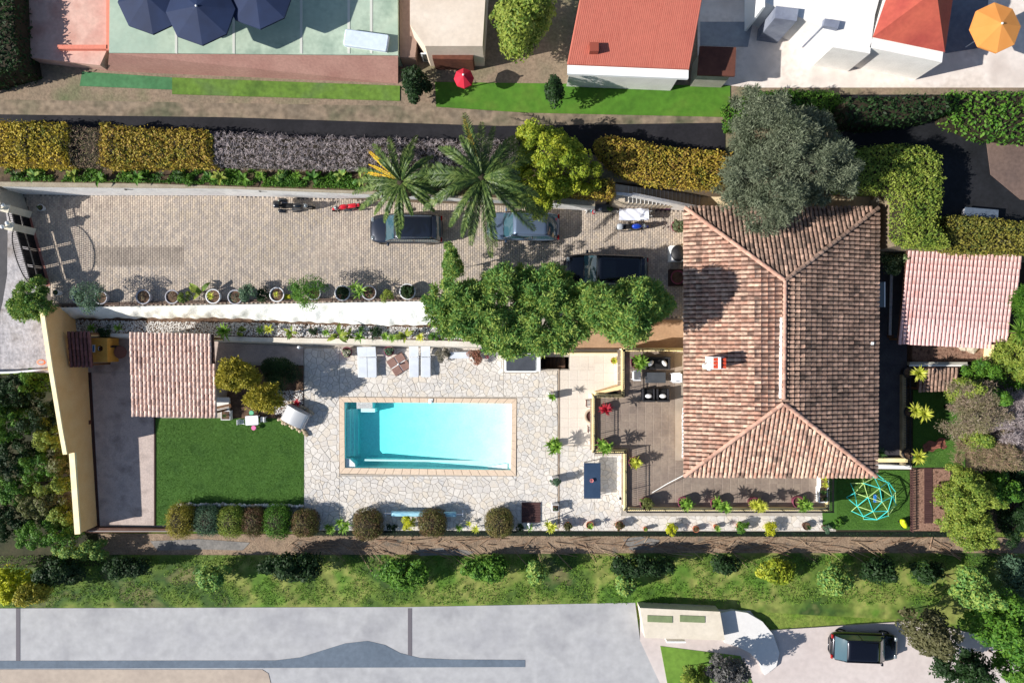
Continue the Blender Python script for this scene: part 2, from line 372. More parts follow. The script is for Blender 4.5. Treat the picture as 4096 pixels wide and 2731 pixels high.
struct(MB().prism(eg,ZS-1,-.02).build('east_ground',mat('shade_earth',[(46,40,32),(66,58,44)],1,fine=(8,.3))),'earth under the shrubs east of the house')
# ================================================================ helpers: polygons
def clip_half(poly,a,b,c):  # keep a*x+b*y<=c
    out=[];n=len(poly)
    for i in range(n):
        p=poly[i];q=poly[(i+1)%n]; dp_=a*p[0]+b*p[1]-c; dq=a*q[0]+b*q[1]-c
        if dp_<=0: out.append(p)
        if (dp_<0<dq) or (dq<0<dp_): t=dp_/(dp_-dq); out.append((p[0]+(q[0]-p[0])*t,p[1]+(q[1]-p[1])*t))
    return out
def clip_conv(poly,conv):
    n=len(conv); ar=sum(conv[i][0]*conv[(i+1)%n][1]-conv[(i+1)%n][0]*conv[i][1] for i in range(n))
    if ar<0: conv=conv[::-1]
    for i in range(n):
        p=conv[i];q=conv[(i+1)%n]; a=q[1]-p[1]; b=-(q[0]-p[0]); poly=clip_half(poly,a,b,a*p[0]+b*p[1])
        if len(poly)<3: return []
    return poly
def area(p): return abs(sum(p[i][0]*p[(i+1)%len(p)][1]-p[(i+1)%len(p)][0]*p[i][1] for i in range(len(p))))/2
def shrink(poly,g):
    """inset a convex polygon by g"""
    n=len(poly); ar=sum(poly[i][0]*poly[(i+1)%n][1]-poly[(i+1)%n][0]*poly[i][1] for i in range(n))
    if ar<0: poly=poly[::-1]
    out=list(poly)
    for i in range(n):
        p=poly[i];q=poly[(i+1)%n]; L=math.hypot(q[0]-p[0],q[1]-p[1])
        if L<1e-5: continue
        a=(q[1]-p[1])/L; b=-(q[0]-p[0])/L; out=clip_half(out,a,b,a*p[0]+b*p[1]-g)
        if len(out)<3: return []
    return out
def voronoi(x0,x1,y0,y1,s,jit=.62):
    nx=int((x1-x0)/s)+3; ny=int((y1-y0)/s)+3; pts={}
    for i in range(-1,nx):
        for j in range(-1,ny):
            if random.random()<.2: continue
            pts[i,j]=(x0+(i+.5*(j%2))*s+random.uniform(-jit,jit)*s,y0+j*s*.95+random.uniform(-jit,jit)*s)
    cells=[]
    for (i,j),p in pts.items():
        poly=[(p[0]-2*s,p[1]-2*s),(p[0]+2*s,p[1]-2*s),(p[0]+2*s,p[1]+2*s),(p[0]-2*s,p[1]+2*s)]
        for di in range(-4,5):
            for dj in range(-4,5):
                q=pts.get((i+di,j+dj))
                if q is None or (di==0 and dj==0): continue
                a=q[0]-p[0]; b=q[1]-p[1]
                if a*a+b*b>16*s*s: continue
                poly=clip_half(poly,a,b,(q[0]**2+q[1]**2-p[0]**2-p[1]**2)/2)
                if len(poly)<3: break
            if len(poly)<3: break
        if len(poly)>=3: cells.append(poly)
    return cells
def slab(mb,poly,z,h,bev=.012):
    """flat stone with a tiny chamfer"""
    n=len(poly); ar=sum(poly[i][0]*poly[(i+1)%n][1]-poly[(i+1)%n][0]*poly[i][1] for i in range(n))
    if ar<0: poly=poly[::-1]
    cx=sum(p[0] for p in poly)/n; cy=sum(p[1] for p in poly)/n
    vs=[(p[0],p[1],z-.05) for p in poly]+[(p[0],p[1],z+h-.008) for p in poly]+[(p[0]+(cx-p[0])*bev/.15,p[1]+(cy-p[1])*bev/.15,z+h) for p in poly]
    fs=[tuple(range(2*n,3*n))]+[(k*n+i,k*n+(i+1)%n,(k+1)*n+(i+1)%n,(k+1)*n+i) for k in (0,1) for i in range(n)]
    return mb.add(vs,fs)
def pieces(polys,z,name,m,parent,nmax,h=.0,hv=.008,rest_name=None):
    """largest nmax polygons as objects, the rest as one stuff part"""
    polys=sorted(polys,key=lambda p:-area(p))
    for p in polys[:nmax]: slab_obj(p,z,h+random.uniform(-hv,hv),name,m,parent)
    if len(polys)>nmax:
        mb=MB()
        for p in polys[nmax:]: slab(mb,p,z,h+random.uniform(-hv,hv))
        o=mb.build(rest_name or name+'s',m,parent); o['kind']='stuff'
def slab_obj(p,z,h,name,m,parent):
    mb=MB(); slab(mb,p,z,h); return mb.build(name,m,parent)
# ---- crazy paving
STONE=mat('flagstone',[(192,186,180),(206,200,192),(216,210,202),(200,195,190),(210,200,186),(196,193,190),(212,206,198)],.8,rnd=.7,fine=(9,.10),rough=.75,bump=(18,.25))
pave=struct(MB().box((P(1280,0).x,P(0,1420).y,-.04),(.4,.4,.03)).build('pool_terrace',MORTAR),'irregular pale flagstone paving around the pool')
reg=[(1217,1392,1358,2122),(1358,1392,2014,1587),(2014,1492,2156,1587),(2156,1482,2230,1587),(1358,1903,2068,2122),(2068,1587,2231,2122),
     (2237,1782,2378,2122),(2378,1822,2487,2122),(2487,2062,3335,2122)]
polys=[]
vc=voronoi(P(1200,0).x,P(2500,0).x,P(0,2125).y,P(0,1385).y,.30)+[]
vc2=voronoi(P(2487,0).x+.3,P(3340,0).x,P(0,2124).y,P(0,2058).y,.33)
for (x0,y0,x1,y1) in reg:
    rc=rect(x0,y0,x1,y1)
    for c in (vc2 if x0==2487 else vc):
        q=clip_conv(c,rc)
        if len(q)>=3:
            q=shrink(q,random.uniform(.004,.012))
            if len(q)>=3 and area(q)>.006: polys.append(q)
pieces(polys,0,'flagstone',STONE,pave,300,rest_name='flagstones')
# ---- beige tile area between pool terrace and house
BTILE=mat('beige_tile',[(202,190,178),(214,204,192),(208,196,186)],.7,rnd=.35,fine=(10,.08),rough=.6)
st=struct(MB().box((P(2300,0).x,P(0,1600).y,-.035),(.3,.3,.02)).build('side_terrace',MORTAR),'smooth beige tiles between the pool and the house')
tp=[]
for (x0,y0,x1,y1) in ((2280,1300,2378,1427),(2237,1480,2378,1779),(2280,1427,2378,1480),(2378,1300,2487,1590),(2487,1290,2735,1391)):
    X=x0
    while X<x1:
        Y=y0; XX=min(X+38,x1)
        while Y<y1: YY=min(Y+38,y1); tp.append(shrink(rect(X,Y,XX,YY),.0015)); Y+=38
        X+=38
pieces([t for t in tp if len(t)>=3],0.0,'tile',BTILE,st,300,hv=.002)
# ---- house terrace tiles
TTILE=mat('terrace_tile',[(118,106,98),(134,120,110),(146,132,120),(124,112,106)],.8,rnd=.3,fine=(8,.14),rough=.6)
TJ=mat('pale_joint',[(150,138,126),(165,152,140)],2)
tt=struct(MB().prism(PL([(2384,1592),(2503,1592),(2503,1402),(2741,1402),(3330,1402),(3330,2046),(2513,2046),(2513,1809),(2384,1809)],2.2),ZT-.04,ZT-.012).build('house_terrace',TJ),'grey brown square tiles of the raised terrace')
tp=[]
for (x0,y0,x1,y1) in ((2470,1398,2700,1592),(2360,1592,2700,1800),(2485,1800,2700,2022),(2700,1840,3306,2022)):
    X=x0
    while X<x1-2:
        Y=y0
        while Y<y1-2: tp.append(shrink(PL([(X,Y),(min(X+31.5,x1),Y),(min(X+31.5,x1),min(Y+31.5,y1)),(X,min(Y+31.5,y1))],ZT),.007)); Y+=31.5
        X+=31.5
pieces([t for t in tp if len(t)>=3],ZT,'tile',TTILE,tt,300,hv=.002)
PSHADE=mat('shaded_paving',[(56,54,60),(70,68,72)],1.5,fine=(12,.2))  # the house's shadow is painted into this paving colour
struct(MB().prism(PL([(3300,900),(3628,900),(3628,1850),(3300,1850)],ZT),ZT-.03,ZT+.002).build('east_path',PSHADE),'paved path along the east side, house shadow painted into its colour')
# ---- driveway pavers
PAV=mat('brick_paver',[(148,136,126),(174,160,148),(190,176,160),(162,152,144),(186,172,154),(170,156,142)],.22,rnd=.38,fine=(2.5,.16),rough=.85,detail=6)
PAVD=mat('brick_paver_grey',[(132,122,113),(152,141,130),(166,153,140)],.5,rnd=.5,fine=(3,.14),rough=.85)
drv=PL([(96,775),(330,782),(900,782),(1500,800),(2100,818),(2470,838),(2741,842),(2741,1272),(2240,1272),(1900,1225),(1750,1203),(1000,1212),(500,1222),(217,1226)],ZD)
dw=struct(MB().box((P(300,0,ZD).x,P(0,1000,ZD).y,ZD-.03),(.3,.3,.01)).build('driveway',JOINT),'brick paved driveway laid in interlocking rows')
xs=[p[0] for p in drv]; ys=[p[1] for p in drv]; pw,ph_=.135,.215
nx=int((max(xs)-min(xs))/pw); ny=int((max(ys)-min(ys))/ph_)
gx,gy=np.meshgrid(np.arange(nx),np.arange(ny),indexing='ij'); gx=gx.ravel();gy=gy.ravel()
cx=min(xs)+pw*(gx+.5); cy=min(ys)+ph_*(gy+.5+.5*(gx%2)); k=inpoly(cx,cy,drv); cx=cx[k];cy=cy[k]
dpx=cx*46/43.8*SC+2048; dpy=1365.5-cy*46/43.8*SC; dark=(dpx>370)&(dpx<735)&(dpy>985)&(dpy<1060)
near=np.argsort(np.hypot(cx-P(1300,0,ZD).x,(cy-P(0,1020,ZD).y)*1.2)); parts=set(near[:300].tolist())
pme=MB(); 
def paver_vs(w,h):
    a,b=w/2,h/2; c=.012
    return [(-a,-b,-.05),(a,-b,-.05),(a,b,-.05),(-a,b,-.05),(-a,-b,-.006),(a,-b,-.006),(a,b,-.006),(-a,b,-.006),(-a+c,-b+c,0),(a-c,-b+c,0),(a-c,b-c,0),(-a+c,b-c,0)],[(8,9,10,11)]+[(k*4+i,k*4+(i+1)%4,k*4+4+(i+1)%4,k*4+4+i) for k in (0,1) for i in range(4)]
pv,pf=paver_vs(pw-.013,ph_-.013); pme.add(pv,pf); pm_=bpy.data.meshes.new('paver'); pm_.from_pydata(pme.v,[],pme.f)
PV=np.array(pv); PF=np.array(pf)
q0=wloc(dw)
def paver_stuff(idx,m,name):
    n=len(idx); rz=RNG.normal(0,.012,n); dz=RNG.normal(0,.003,n); ca,sa=np.cos(rz),np.sin(rz)
    V=np.empty((n,12,3)); V[:,:,0]=PV[:,0]*ca[:,None]-PV[:,1]*sa[:,None]+cx[idx][:,None]; V[:,:,1]=PV[:,0]*sa[:,None]+PV[:,1]*ca[:,None]+cy[idx][:,None]; V[:,:,2]=PV[:,2]+ZD+dz[:,None]
    F=(PF[None]+12*np.arange(n)[:,None,None]).reshape(-1,4)
    link(name,arr_mesh(name,V.reshape(-1,3),F),m,dw,'stuff')
allidx=np.arange(len(cx)); isp=np.zeros(len(cx),bool); isp[list(parts)]=True
paver_stuff(allidx[~isp&~dark],PAV,'brick_pavers'); paver_stuff(allidx[~isp&dark],PAVD,'grey_brick_pavers')
for i in sorted(parts):
    o=link('paver',pm_,PAVD if dark[i] else PAV,dw); o.location=(cx[i],cy[i],ZD+random.gauss(0,.003)); o.rotation_euler=(0,0,random.gauss(0,.012))
# ---- lawn, concrete strip
lw=MB().prism(PL([(622,1672),(1215,1672),(1215,2030),(680,2030),(680,2100),(622,2100)],0)+[] ,-.03,.0); lawn_o=struct(lw.build('lawn',LAWN),'bright artificial lawn left of the pool')
def blades(poly,z,dens,m,name,parent,hh=.035):
    xs=[p[0] for p in poly];ys=[p[1] for p in poly]; n=int((max(xs)-min(xs))*(max(ys)-min(ys))*dens)
    x=RNG.uniform(min(xs),max(xs),n);y=RNG.uniform(min(ys),max(ys),n);k=inpoly(x,y,poly);x=x[k];y=y[k];n=len(x)
    a=RNG.uniform(0,6.28,n); w=.012; V=np.zeros((n,3,3)); V[:,0]=np.stack([x-np.cos(a)*w,y-np.sin(a)*w,np.full(n,z)],1); V[:,1]=np.stack([x+np.cos(a)*w,y+np.sin(a)*w,np.full(n,z)],1)
    V[:,2]=np.stack([x+RNG.normal(0,.02,n),y+RNG.normal(0,.02,n),z+hh*RNG.uniform(.6,1.2,n)],1); q=wloc(parent) if parent else Vector()
    V[:,:,0]-=q.x;V[:,:,1]-=q.y;V[:,:,2]-=q.z
    return link(name,arr_mesh(name,V.reshape(-1,3),np.arange(3*n).reshape(-1,3)),m,parent,'stuff')
GB=mat('grass_blade',[(66,104,38),(92,132,52),(118,154,74)],.5,rnd=.38,rough=.6,leaf=.2)
blades(PL([(624,1674),(1213,1674),(1213,2012),(700,2012),(690,2095),(624,2095)],0),0,1200,GB,'grass',lawn_o)
path=struct(MB().prism(PL([(352,1490),(520,1490),(617,1490),(617,2100),(352,2104)],0),-.03,.02).build('concrete_path',CONC),'concrete strip between the yellow wall and the lawn')
struct(MB().prism(PL([(617,1640),(622,1640),(622,2100),(617,2100)],0),-.03,.05).build('path_edging',mat('edging',[(70,52,48)],1)),'dark edging of the concrete strip')
struct(MB().prism(PL([(905,1372),(1213,1388),(1213,1460),(905,1440)],0),-.03,.015).build('shaded_slab',CONC),'concrete slab beside the tiled shelter')
struct(MB().prism(PL([(340,1340),(905,1365),(905,1488),(340,1488)],0),-.03,.012).build('shelter_floor',CONC),'concrete floor behind the tiled shelter')
struct(MB().prism(PL([(920,1462),(1214,1462),(1214,1672),(900,1672)],0),-.03,.03).build('citrus_bed',SOIL),'soil bed around the citrus trees')
# ================================================================ POOL
POOLM=mat('pool_liner',[(212,242,240),(226,248,244)],1.2,fine=(9,.1),rough=.5)  # fine noise in the liner colour suggests caustic light
pc=[P(1378,1608),P(2046,1614),P(2043,1879),P(1380,1870)]
dl,dr=-1.40,-.2
def bil(u,v,z):
    a=pc[0].lerp(pc[1],u); b=pc[3].lerp(pc[2],u); p=b.lerp(a,v); return (p.x,p.y,z)
NU=24; fl=lambda u: dl if u<.14 else dl+(dr-dl)*((u-.14)/.86)**.85
mb=MB()
vs=[];fs=[]
for i in range(NU+1):
    u=i/NU
    for v in (0,.5,1): vs.append(bil(u,v,fl(u)))
for i in range(NU):
    for j in range(2): fs.append((i*3+j,(i+1)*3+j,(i+1)*3+j+1,i*3+j+1))
mb.add(vs,fs)
for side in (0,1):
    vs=[];
    for i in range(NU+1): u=i/NU; vs+= [bil(u,side,fl(u)),bil(u,side,.0)]
    mb.add(vs,[(2*i,2*i+2,2*i+3,2*i+1) for i in range(NU)])
mb.add([bil(0,0,dl),bil(0,1,dl),bil(0,1,0),bil(0,0,0)],[(0,1,2,3)]); mb.add([bil(1,0,dr),bil(1,1,dr),bil(1,1,0),bil(1,0,0)],[(0,1,2,3)])
pool=thing('swimming_pool','rectangular swimming pool with bright turquoise water','swimming pool',tuple(P(1712,1742,-1.4)))
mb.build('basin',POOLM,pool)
PW=mat('pool_white',[(236,238,238)],1,rough=.4)
s1=MB()
def pbox(mbx,u0,v0,u1,v1,z0,z1): mbx.prism([bil(u0,v0,0)[:2],bil(u1,v0,0)[:2],bil(u1,v1,0)[:2],bil(u0,v1,0)[:2]],z0,z1)
pbox(s1,.07,.90,.165,.998,-1.4,-.10); s1.build('step',PW,pool)
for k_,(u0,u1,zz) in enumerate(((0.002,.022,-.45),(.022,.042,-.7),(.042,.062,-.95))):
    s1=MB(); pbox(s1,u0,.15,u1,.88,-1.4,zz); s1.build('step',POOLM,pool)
s1=MB(); pbox(s1,.09,.84,.175,.899,-1.4,-.4); s1.build('step',PW,pool)
s1=MB(); pbox(s1,.11,.09,.93,.118,-1.3,-.42); s1.build('ledge',PW,pool)
s1=MB(); c=bil(.0,.0,0); s1.prism([bil(0.002,.002,0)[:2],bil(.06,.002,0)[:2],bil(.055,.06,0)[:2],bil(.025,.13,0)[:2],bil(.002,.14,0)[:2]],-1.4,-.14); s1.build('corner_step',PW,pool)
s1=MB(); 
for q in range(4): pbox(s1,.86+.03*q,.004,.89+.03*q,.05+.012*q,-.9,-.30+.05*q)
s1.build('corner_seat',PW,pool)
# coping
COP=mat('coping',[(210,188,166),(216,196,174)],.8,rnd=.3,fine=(10,.1))
oc=[P(1359,1588),P(2067,1594),P(2064,1902),P(1360,1893)]
for s in range(4):
    a0,a1,b0,b1=oc[s],oc[(s+1)%4],pc[s],pc[(s+1)%4]; n=20 if s%2==0 else 9
    for i in range(n):
        g=.0035; t0=i/n+g/4; t1=(i+1)/n-g/4
        q=[a0.lerp(a1,t0),a0.lerp(a1,t1),b0.lerp(b1,t1),b0.lerp(b1,t0)]
        slab_obj([(p.x,p.y) for p in q],.0,.035,'coping_stone',COP,pool)
w=bpy.data.materials.new('pool_water'); w.use_nodes=True; N=w.node_tree.nodes; L=w.node_tree.links; N.remove(N['Principled BSDF'])
tr=N.new('ShaderNodeBsdfTransparent'); gl=N.new('ShaderNodeBsdfGlossy'); gl.inputs['Roughness'].default_value=.08; mx=N.new('ShaderNodeMixShader'); mx.inputs[0].default_value=.05
ns=N.new('ShaderNodeTexNoise'); ns.inputs['Scale'].default_value=5; ns.inputs['Detail'].default_value=3; bpn=N.new('ShaderNodeBump'); bpn.inputs['Strength'].default_value=.9; bpn.inputs['Distance'].default_value=.06
g_=N.new('ShaderNodeNewGeometry'); L.new(g_.outputs['Position'],ns.inputs[0]); L.new(ns.outputs[0],bpn.inputs['Height']); L.new(bpn.outputs[0],gl.inputs['Normal'])
L.new(tr.outputs[0],mx.inputs[1]); L.new(gl.outputs[0],mx.inputs[2]); L.new(mx.outputs[0],N['Material Output'].inputs[0])
va=N.new('ShaderNodeVolumeAbsorption'); va.inputs['Color'].default_value=(.0,.955,.975,1); va.inputs['Density'].default_value=.5; L.new(va.outputs[0],N['Material Output'].inputs['Volume'])
wb=MB(); wb.prism([bil(-.004,-.01,0)[:2],bil(1.004,-.01,0)[:2],bil(1.004,1.01,0)[:2],bil(-.004,1.01,0)[:2]],-1.6,-.10)
wb.build('water',w,pool)
sk=thing('pool_skimmer','small white round skimmer lid on the upper pool edge','skimmer',tuple(P(1722,1605,.035)))
MB().lathe([(.001,.07),(.12,.07),(.15,.04),(.15,0)],seg=18).build('lid',PW,sk,world=False,smooth=True)
MB().rbox((.03,.12,.03),(.26,.12,.06),.02).build('hinge',PW,sk,world=False)
# ================================================================ WALLS
def wall_quad(mb,A,B,zt0,zt1,zb,th,off=1):
    """wall between ground points A,B (world xy of one face), tops zt0, zt1"""
    A=Vector(A[:2]);B=Vector(B[:2]); d=(B-A).normalized(); nr=Vector((-d.y,d.x))*th*off
    q=[A,B,B+nr,A+nr]; zbs=zb if isinstance(zb,(tuple,list)) else (zb,zb); zq=(zbs[0],zbs[1],zbs[1],zbs[0])
    vs=[(p.x,p.y,z_) for p,z_ in zip(q,zq)]+[(q[0].x,q[0].y,zt0),(q[1].x,q[1].y,zt1),(q[2].x,q[2].y,zt1),(q[3].x,q[3].y,zt0)]
    mb.add(vs,[(0,3,2,1),(4,5,6,7),(0,1,5,4),(1,2,6,5),(2,3,7,6),(3,0,4,7)])
YW=mat('ochre_render',[(240,188,128),(246,200,142)],1.5,fine=(12,.06),bump=(40,.15)); YC=mat('cream_cap',[(246,226,176),(250,236,196)],2,fine=(14,.05))
yw=thing('garden_wall','tall ochre yellow boundary wall left of the concrete strip','wall',tuple(P(362,1600,0)))
m1=MB();m1c=MB(); seg=[((330,1236),3.9),((353,1469),3.6),((366,1696),3.0),((371,1790),2.7)]
for (a,za),(b,zb_) in zip(seg,seg[1:]):
    wall_quad(m1,P(*a),P(*b),za-.05,zb_-.05,ZS,.2,-1); wall_quad(m1c,P(*a)+Vector((.02,0,0)),P(*b)+Vector((.02,0,0)),za,zb_,(za-.1,zb_-.1),.25,-1)
m1.build('wall',YW,yw); m1c.build('cap',YC,yw)
m2=MB();m2c=MB(); wall_quad(m2,P(371,1790),P(391,2100),1.9,1.85,ZS,.3,-1); wall_quad(m2c,P(372,1791),P(392,2103),1.96,1.9,1.78,.34,-1)
m2.build('lower_wall',YW,yw); m2c.build('lower_cap',YC,yw)
MB().box(tuple(P(360,1688,1.6)),(.06,.25,.2)).build('vent',mat('rust_dark',[(80,42,30)],1),yw)
struct(MB().prism(PL([(346,1490),(366,1490),(400,2105),(382,2105)],0),-.03,.06).build('wall_gutter',mat('gutter',[(66,44,40)],1,fine=(10,.2))),'dark gutter at the foot of the yellow wall')
GRB=mat('grey_bead',[(150,144,140)],2); bw=thing('low_brown_wall','low dark brown wall closing the concrete strip at its lower end','wall',tuple(P(530,2112,0)))
MB().prism(PL([(360,2104),(685,2108),(685,2122),(360,2124)],0),ZS,.35).build('wall',mat('brown_wall',[(84,58,50),(100,72,60)],2,fine=(10,.2)),bw); MB().prism(PL([(355,2121),(690,2122),(690,2125),(355,2125)],.35),.35,.38).build('coping',GRB,bw)
# north retaining wall
RW=mat('grey_render',[(214,214,216),(230,228,228),(200,200,204)],1.2,fine=(7,.12),bump=(20,.3)); RC=mat('wall_cap',[(150,140,122),(168,158,140)],2,fine=(12,.2))
RW2=mat('white_wall_face',[(236,234,232),(244,242,240),(222,220,220)],1.2,fine=(7,.1),bump=(20,.2)); rw=thing('retaining_wall','long whitish retaining wall along the upper side of the driveway','retaining wall',tuple(P(1000,782,ZD)))
pts=[(60,776),(330,782),(900,782),(1500,798),(2100,822),(2380,846)]; top=[(0,744),(330,748),(900,752),(1500,776),(2100,802),(2380,822)]
m=MB();c=MB()
for i in range(5):
    A,B=P(*pts[i],ZD),P(*pts[i+1],ZD); C,D=P(*top[i],ZN),P(*top[i+1],ZN)
    vs=[(A.x,A.y,ZD-.1),(B.x,B.y,ZD-.1),(D.x,D.y,ZN-.05),(C.x,C.y,ZN-.05),(A.x,A.y+1.6,ZD-.1),(B.x,B.y+1.6,ZD-.1),(D.x,D.y+.5,ZN-.05),(C.x,C.y+.5,ZN-.05)]
    m.add(vs,[(0,1,2,3),(3,2,6,7),(0,4,5,1),(1,5,6,2),(0,3,7,4)])
    c.add([(C.x,C.y-.03,ZN-.06),(D.x,D.y-.03,ZN-.06),(D.x,D.y+.28,ZN-.06),(C.x,C.y+.28,ZN-.06),(C.x,C.y-.03,ZN+.02),(D.x,D.y-.03,ZN+.02),(D.x,D.y+.28,ZN+.02),(C.x,C.y+.28,ZN+.02)],[(4,5,6,7),(0,1,5,4),(3,7,6,2)])
m.build('wall',RW2,rw); c.build('cap',RC,rw)
for px,py in ((505,757),(1042,764)):
    q=P(px,py,4.3); lo=thing('wall_spotlight','small black spotlight on the retaining wall, '+('nearer the gate' if px<900 else 'above the black motorbike'),'wall light',tuple(q))
    MB().lathe([(.001,.0),(.07,0),(.08,.12),(.001,.13)],seg=10).build('lamp_head',POTM['black'],lo,world=False); MB().box((.18,-.02,-.02),(.4,.03,.03)).build('bracket',POTM['black'],lo,world=False)
# white shotcrete slope
SHOT=mat('white_slope',[(240,240,232),(250,250,246),(226,226,214)],1.0,fine=(5,.08),bump=(6,.5))
tl=[(235,1230),(600,1224),(1000,1217),(1400,1210),(1800,1203)]; bl=[(262,1274),(500,1274),(900,1272),(1100,1285),(1300,1292),(1540,1304),(1820,1300)]
def interp(L_,x):
    for a,b in zip(L_,L_[1:]):
        if a[0]<=x<=b[0]: t=(x-a[0])/(b[0]-a[0]); return a[1]+(b[1]-a[1])*t
    return L_[0][1] if x<L_[0][0] else L_[-1][1]
vs=[];fs=[];NXs=240;NYs=9
for i in range(NXs+1):
    t=i/NXs; xt=235+t*1565; xb=262+t*1558; A=P(xt,interp(tl,xt),ZD+.06); B=P(xb,interp(bl,xb)+2.5*math.sin(xb*.05)+1.5*math.sin(xb*.13),ZB-.05)
    for j in range(NYs+1):
        s=j/NYs; p=A.lerp(B,s); b_=math.sin(math.pi*s)*(.05*math.sin(t*23+1.5*math.sin(t*9))+.04*math.sin(t*61+2+s*3+2*math.sin(t*17))+.02*math.sin(t*133+s*7)); nn=Vector((0,-.7,.7)); p=p+nn*(b_+.10*math.sin(math.pi*s))
        vs.append(p)
for i in range(NXs):
    for j in range(NYs): k_=i*(NYs+1)+j; fs.append((k_,k_+1,k_+NYs+2,k_+NYs+1))
sl=MB(); sl.add(vs,fs); so=sl.build('white_embankment',SHOT,smooth=True); tag(so,'bright white sprayed concrete slope between driveway and planting bed','embankment wall')
# ledge of planting bed
LW=mat('ledge_render',[(206,198,184),(222,214,202)],1.5,fine=(10,.1),bump=(25,.2))
lg=thing('bed_wall','low cream retaining wall of the planting bed above the sun loungers','retaining wall',tuple(P(1400,1370,0)))
m=MB(); up=PL([(262,1328),(700,1338),(1000,1348),(1500,1356),(1760,1362),(1990,1370)],ZB+.12); lo_=PL([(262,1340),(700,1354),(1000,1366),(1500,1378),(1760,1384),(1990,1390)],ZB+.12)
for i in range(5):
    m.prism([up[i],up[i+1],lo_[i+1],lo_[i]],ZB-.3,ZB+.12)
    a,b=lo_[i],lo_[i+1]; m.add([(a[0],a[1],ZB+.1),(b[0],b[1],ZB+.1),(b[0],b[1]-.12,-.03),(a[0],a[1]-.12,-.03)],[(0,1,2,3)])
m.build('wall',LW,lg)
# gravel
PEB=mat('pebble',[(150,146,142),(205,202,198),(232,230,228),(120,112,108)],3,rnd=.85,rough=.6)
def scatter_stones(poly,z,n,smin,smax,m,name,parent=None,label=None):
    xs=[p[0] for p in poly];ys=[p[1] for p in poly]; x=RNG.uniform(min(xs),max(xs),n*3);y=RNG.uniform(min(ys),max(ys),n*3);k=inpoly(x,y,poly);x=x[k][:n];y=y[k][:n];n=len(x)
    oc_=np.array([(1,0,0),(0,1,0),(-1,0,0),(0,-1,0),(0,0,1),(0,0,-1)],float); fo=np.array([(0,1,4),(1,2,4),(2,3,4),(3,0,4),(1,0,5),(2,1,5),(3,2,5),(0,3,5)])
    s=RNG.uniform(smin,smax,(n,1,1)); V=oc_[None]*s*RNG.uniform(.6,1.2,(n,6,1)); a=RNG.uniform(0,6.28,n); ca,sa=np.cos(a)[:,None],np.sin(a)[:,None]
    X=V[:,:,0]*ca-V[:,:,1]*sa+x[:,None];Y=V[:,:,0]*sa+V[:,:,1]*ca+y[:,None];Z=V[:,:,2]*.6+z+.01; q=wloc(parent) if parent else Vector()
    o=link(name,arr_mesh(name,np.stack([X-q.x,Y-q.y,Z-q.z],2).reshape(-1,3),(fo[None]+6*np.arange(n)[:,None,None]).reshape(-1,3)),m,parent,'stuff')
    if label: o['label']=label
    return o
scatter_stones(PL([(300,1280),(1000,1292),(1800,1312),(1980,1330),(1980,1362),(1760,1356),(950,1342),(300,1326)],ZB),ZB,6800,.03,.065,PEB,'pebbles',None,'white and grey pebbles covering the planting bed')
scatter_stones(PL([(1060,1560),(1212,1560),(1212,1660),(1100,1660)],.03),.03,1200,.03,.06,PEB,'white_gravel',None,'white gravel beside the citrus trees')
# ================================================================ ROOFS
def tile_geo(L,r0,r1,seg=6,th=.018):
    r0*=.93
    vs=[];fs=[]
    for (x,r,lift) in ((0,r0,0),(L,r1,.022)):
        for i in range(seg+1):
            a=math.pi*i/seg; vs.append((x,-r*math.cos(a),r*.85*math.sin(a)+lift))
    n=seg+1
    for i in range(seg): fs.append((i,i+n,i+n+1,i+1))
    fs.append(tuple(range(n,2*n)))
    return vs,fs
def roof_tiles(parent,O,u,v,n,poly,pu,pv,m,nobj,r=.095,margin=0,extra=None):
    """O origin, u down slope, v along the eave; poly in (s,t); returns tile list"""
    tv,tf=tile_geo(pu*1.12,r*.86,r); T=[]
    ss=[p[0] for p in poly];ts=[p[1] for p in poly]; t=min(ts)+pv*.5
    while t<max(ts):
        s=max(ss)-pu*1.06+random.uniform(-.008,.008)
        while s>min(ss)-pu*.6:
            if inpoly(np.array([s+pu*.5]),np.array([t]),poly)[0]: T.append((s+random.uniform(-.012,.012),t+random.uniform(-.008,.008),random.gauss(0,.012)))
            s-=pu
        t+=pv
    me=bpy.data.meshes.new('roof_tile'); me.from_pydata(tv,[],tf); me.polygons.foreach_set('use_smooth',[True]*(len(tf)-1)+[False])
    TV=[Vector(a) for a in tv]; rest=MB(); q=wloc(parent)
    T.sort(key=lambda a:a[0])
    for i,(s,t,rz) in enumerate(T):
        c=O+u*s+v*t+n*.02; ur=(u*math.cos(rz)+v*math.sin(rz)); vr=(v*math.cos(rz)-u*math.sin(rz))
        if i<nobj:
            M=Matrix((( ur.x,vr.x,n.x,c.x-q.x),(ur.y,vr.y,n.y,c.y-q.y),(ur.z,vr.z,n.z,c.z-q.z),(0,0,0,1)))
            o=link('roof_tile',me,m,parent); o.matrix_basis=M
        else: rest.add([c+ur*a.x+vr*a.y+n*a.z for a in TV],tf)
    if rest.v:
        o=rest.build('roof_tiles',m,parent); o['kind']='stuff'
    return T
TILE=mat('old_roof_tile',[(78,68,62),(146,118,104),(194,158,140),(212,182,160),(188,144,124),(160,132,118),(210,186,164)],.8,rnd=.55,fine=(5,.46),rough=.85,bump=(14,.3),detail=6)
TILED=mat('shaded_roof_tile',[(66,58,54),(112,94,84),(164,134,118),(130,110,98),(184,152,134),(146,120,106)],.8,rnd=.58,fine=(5,.5),rough=.85,bump=(14,.3),detail=6)  # darker copy for slopes turned from the sun; shade in its colour
PAN=mat('roof_pan',[(74,52,44),(104,72,60)],3,fine=(10,.3))
ZE,ZR=4.5,6.3
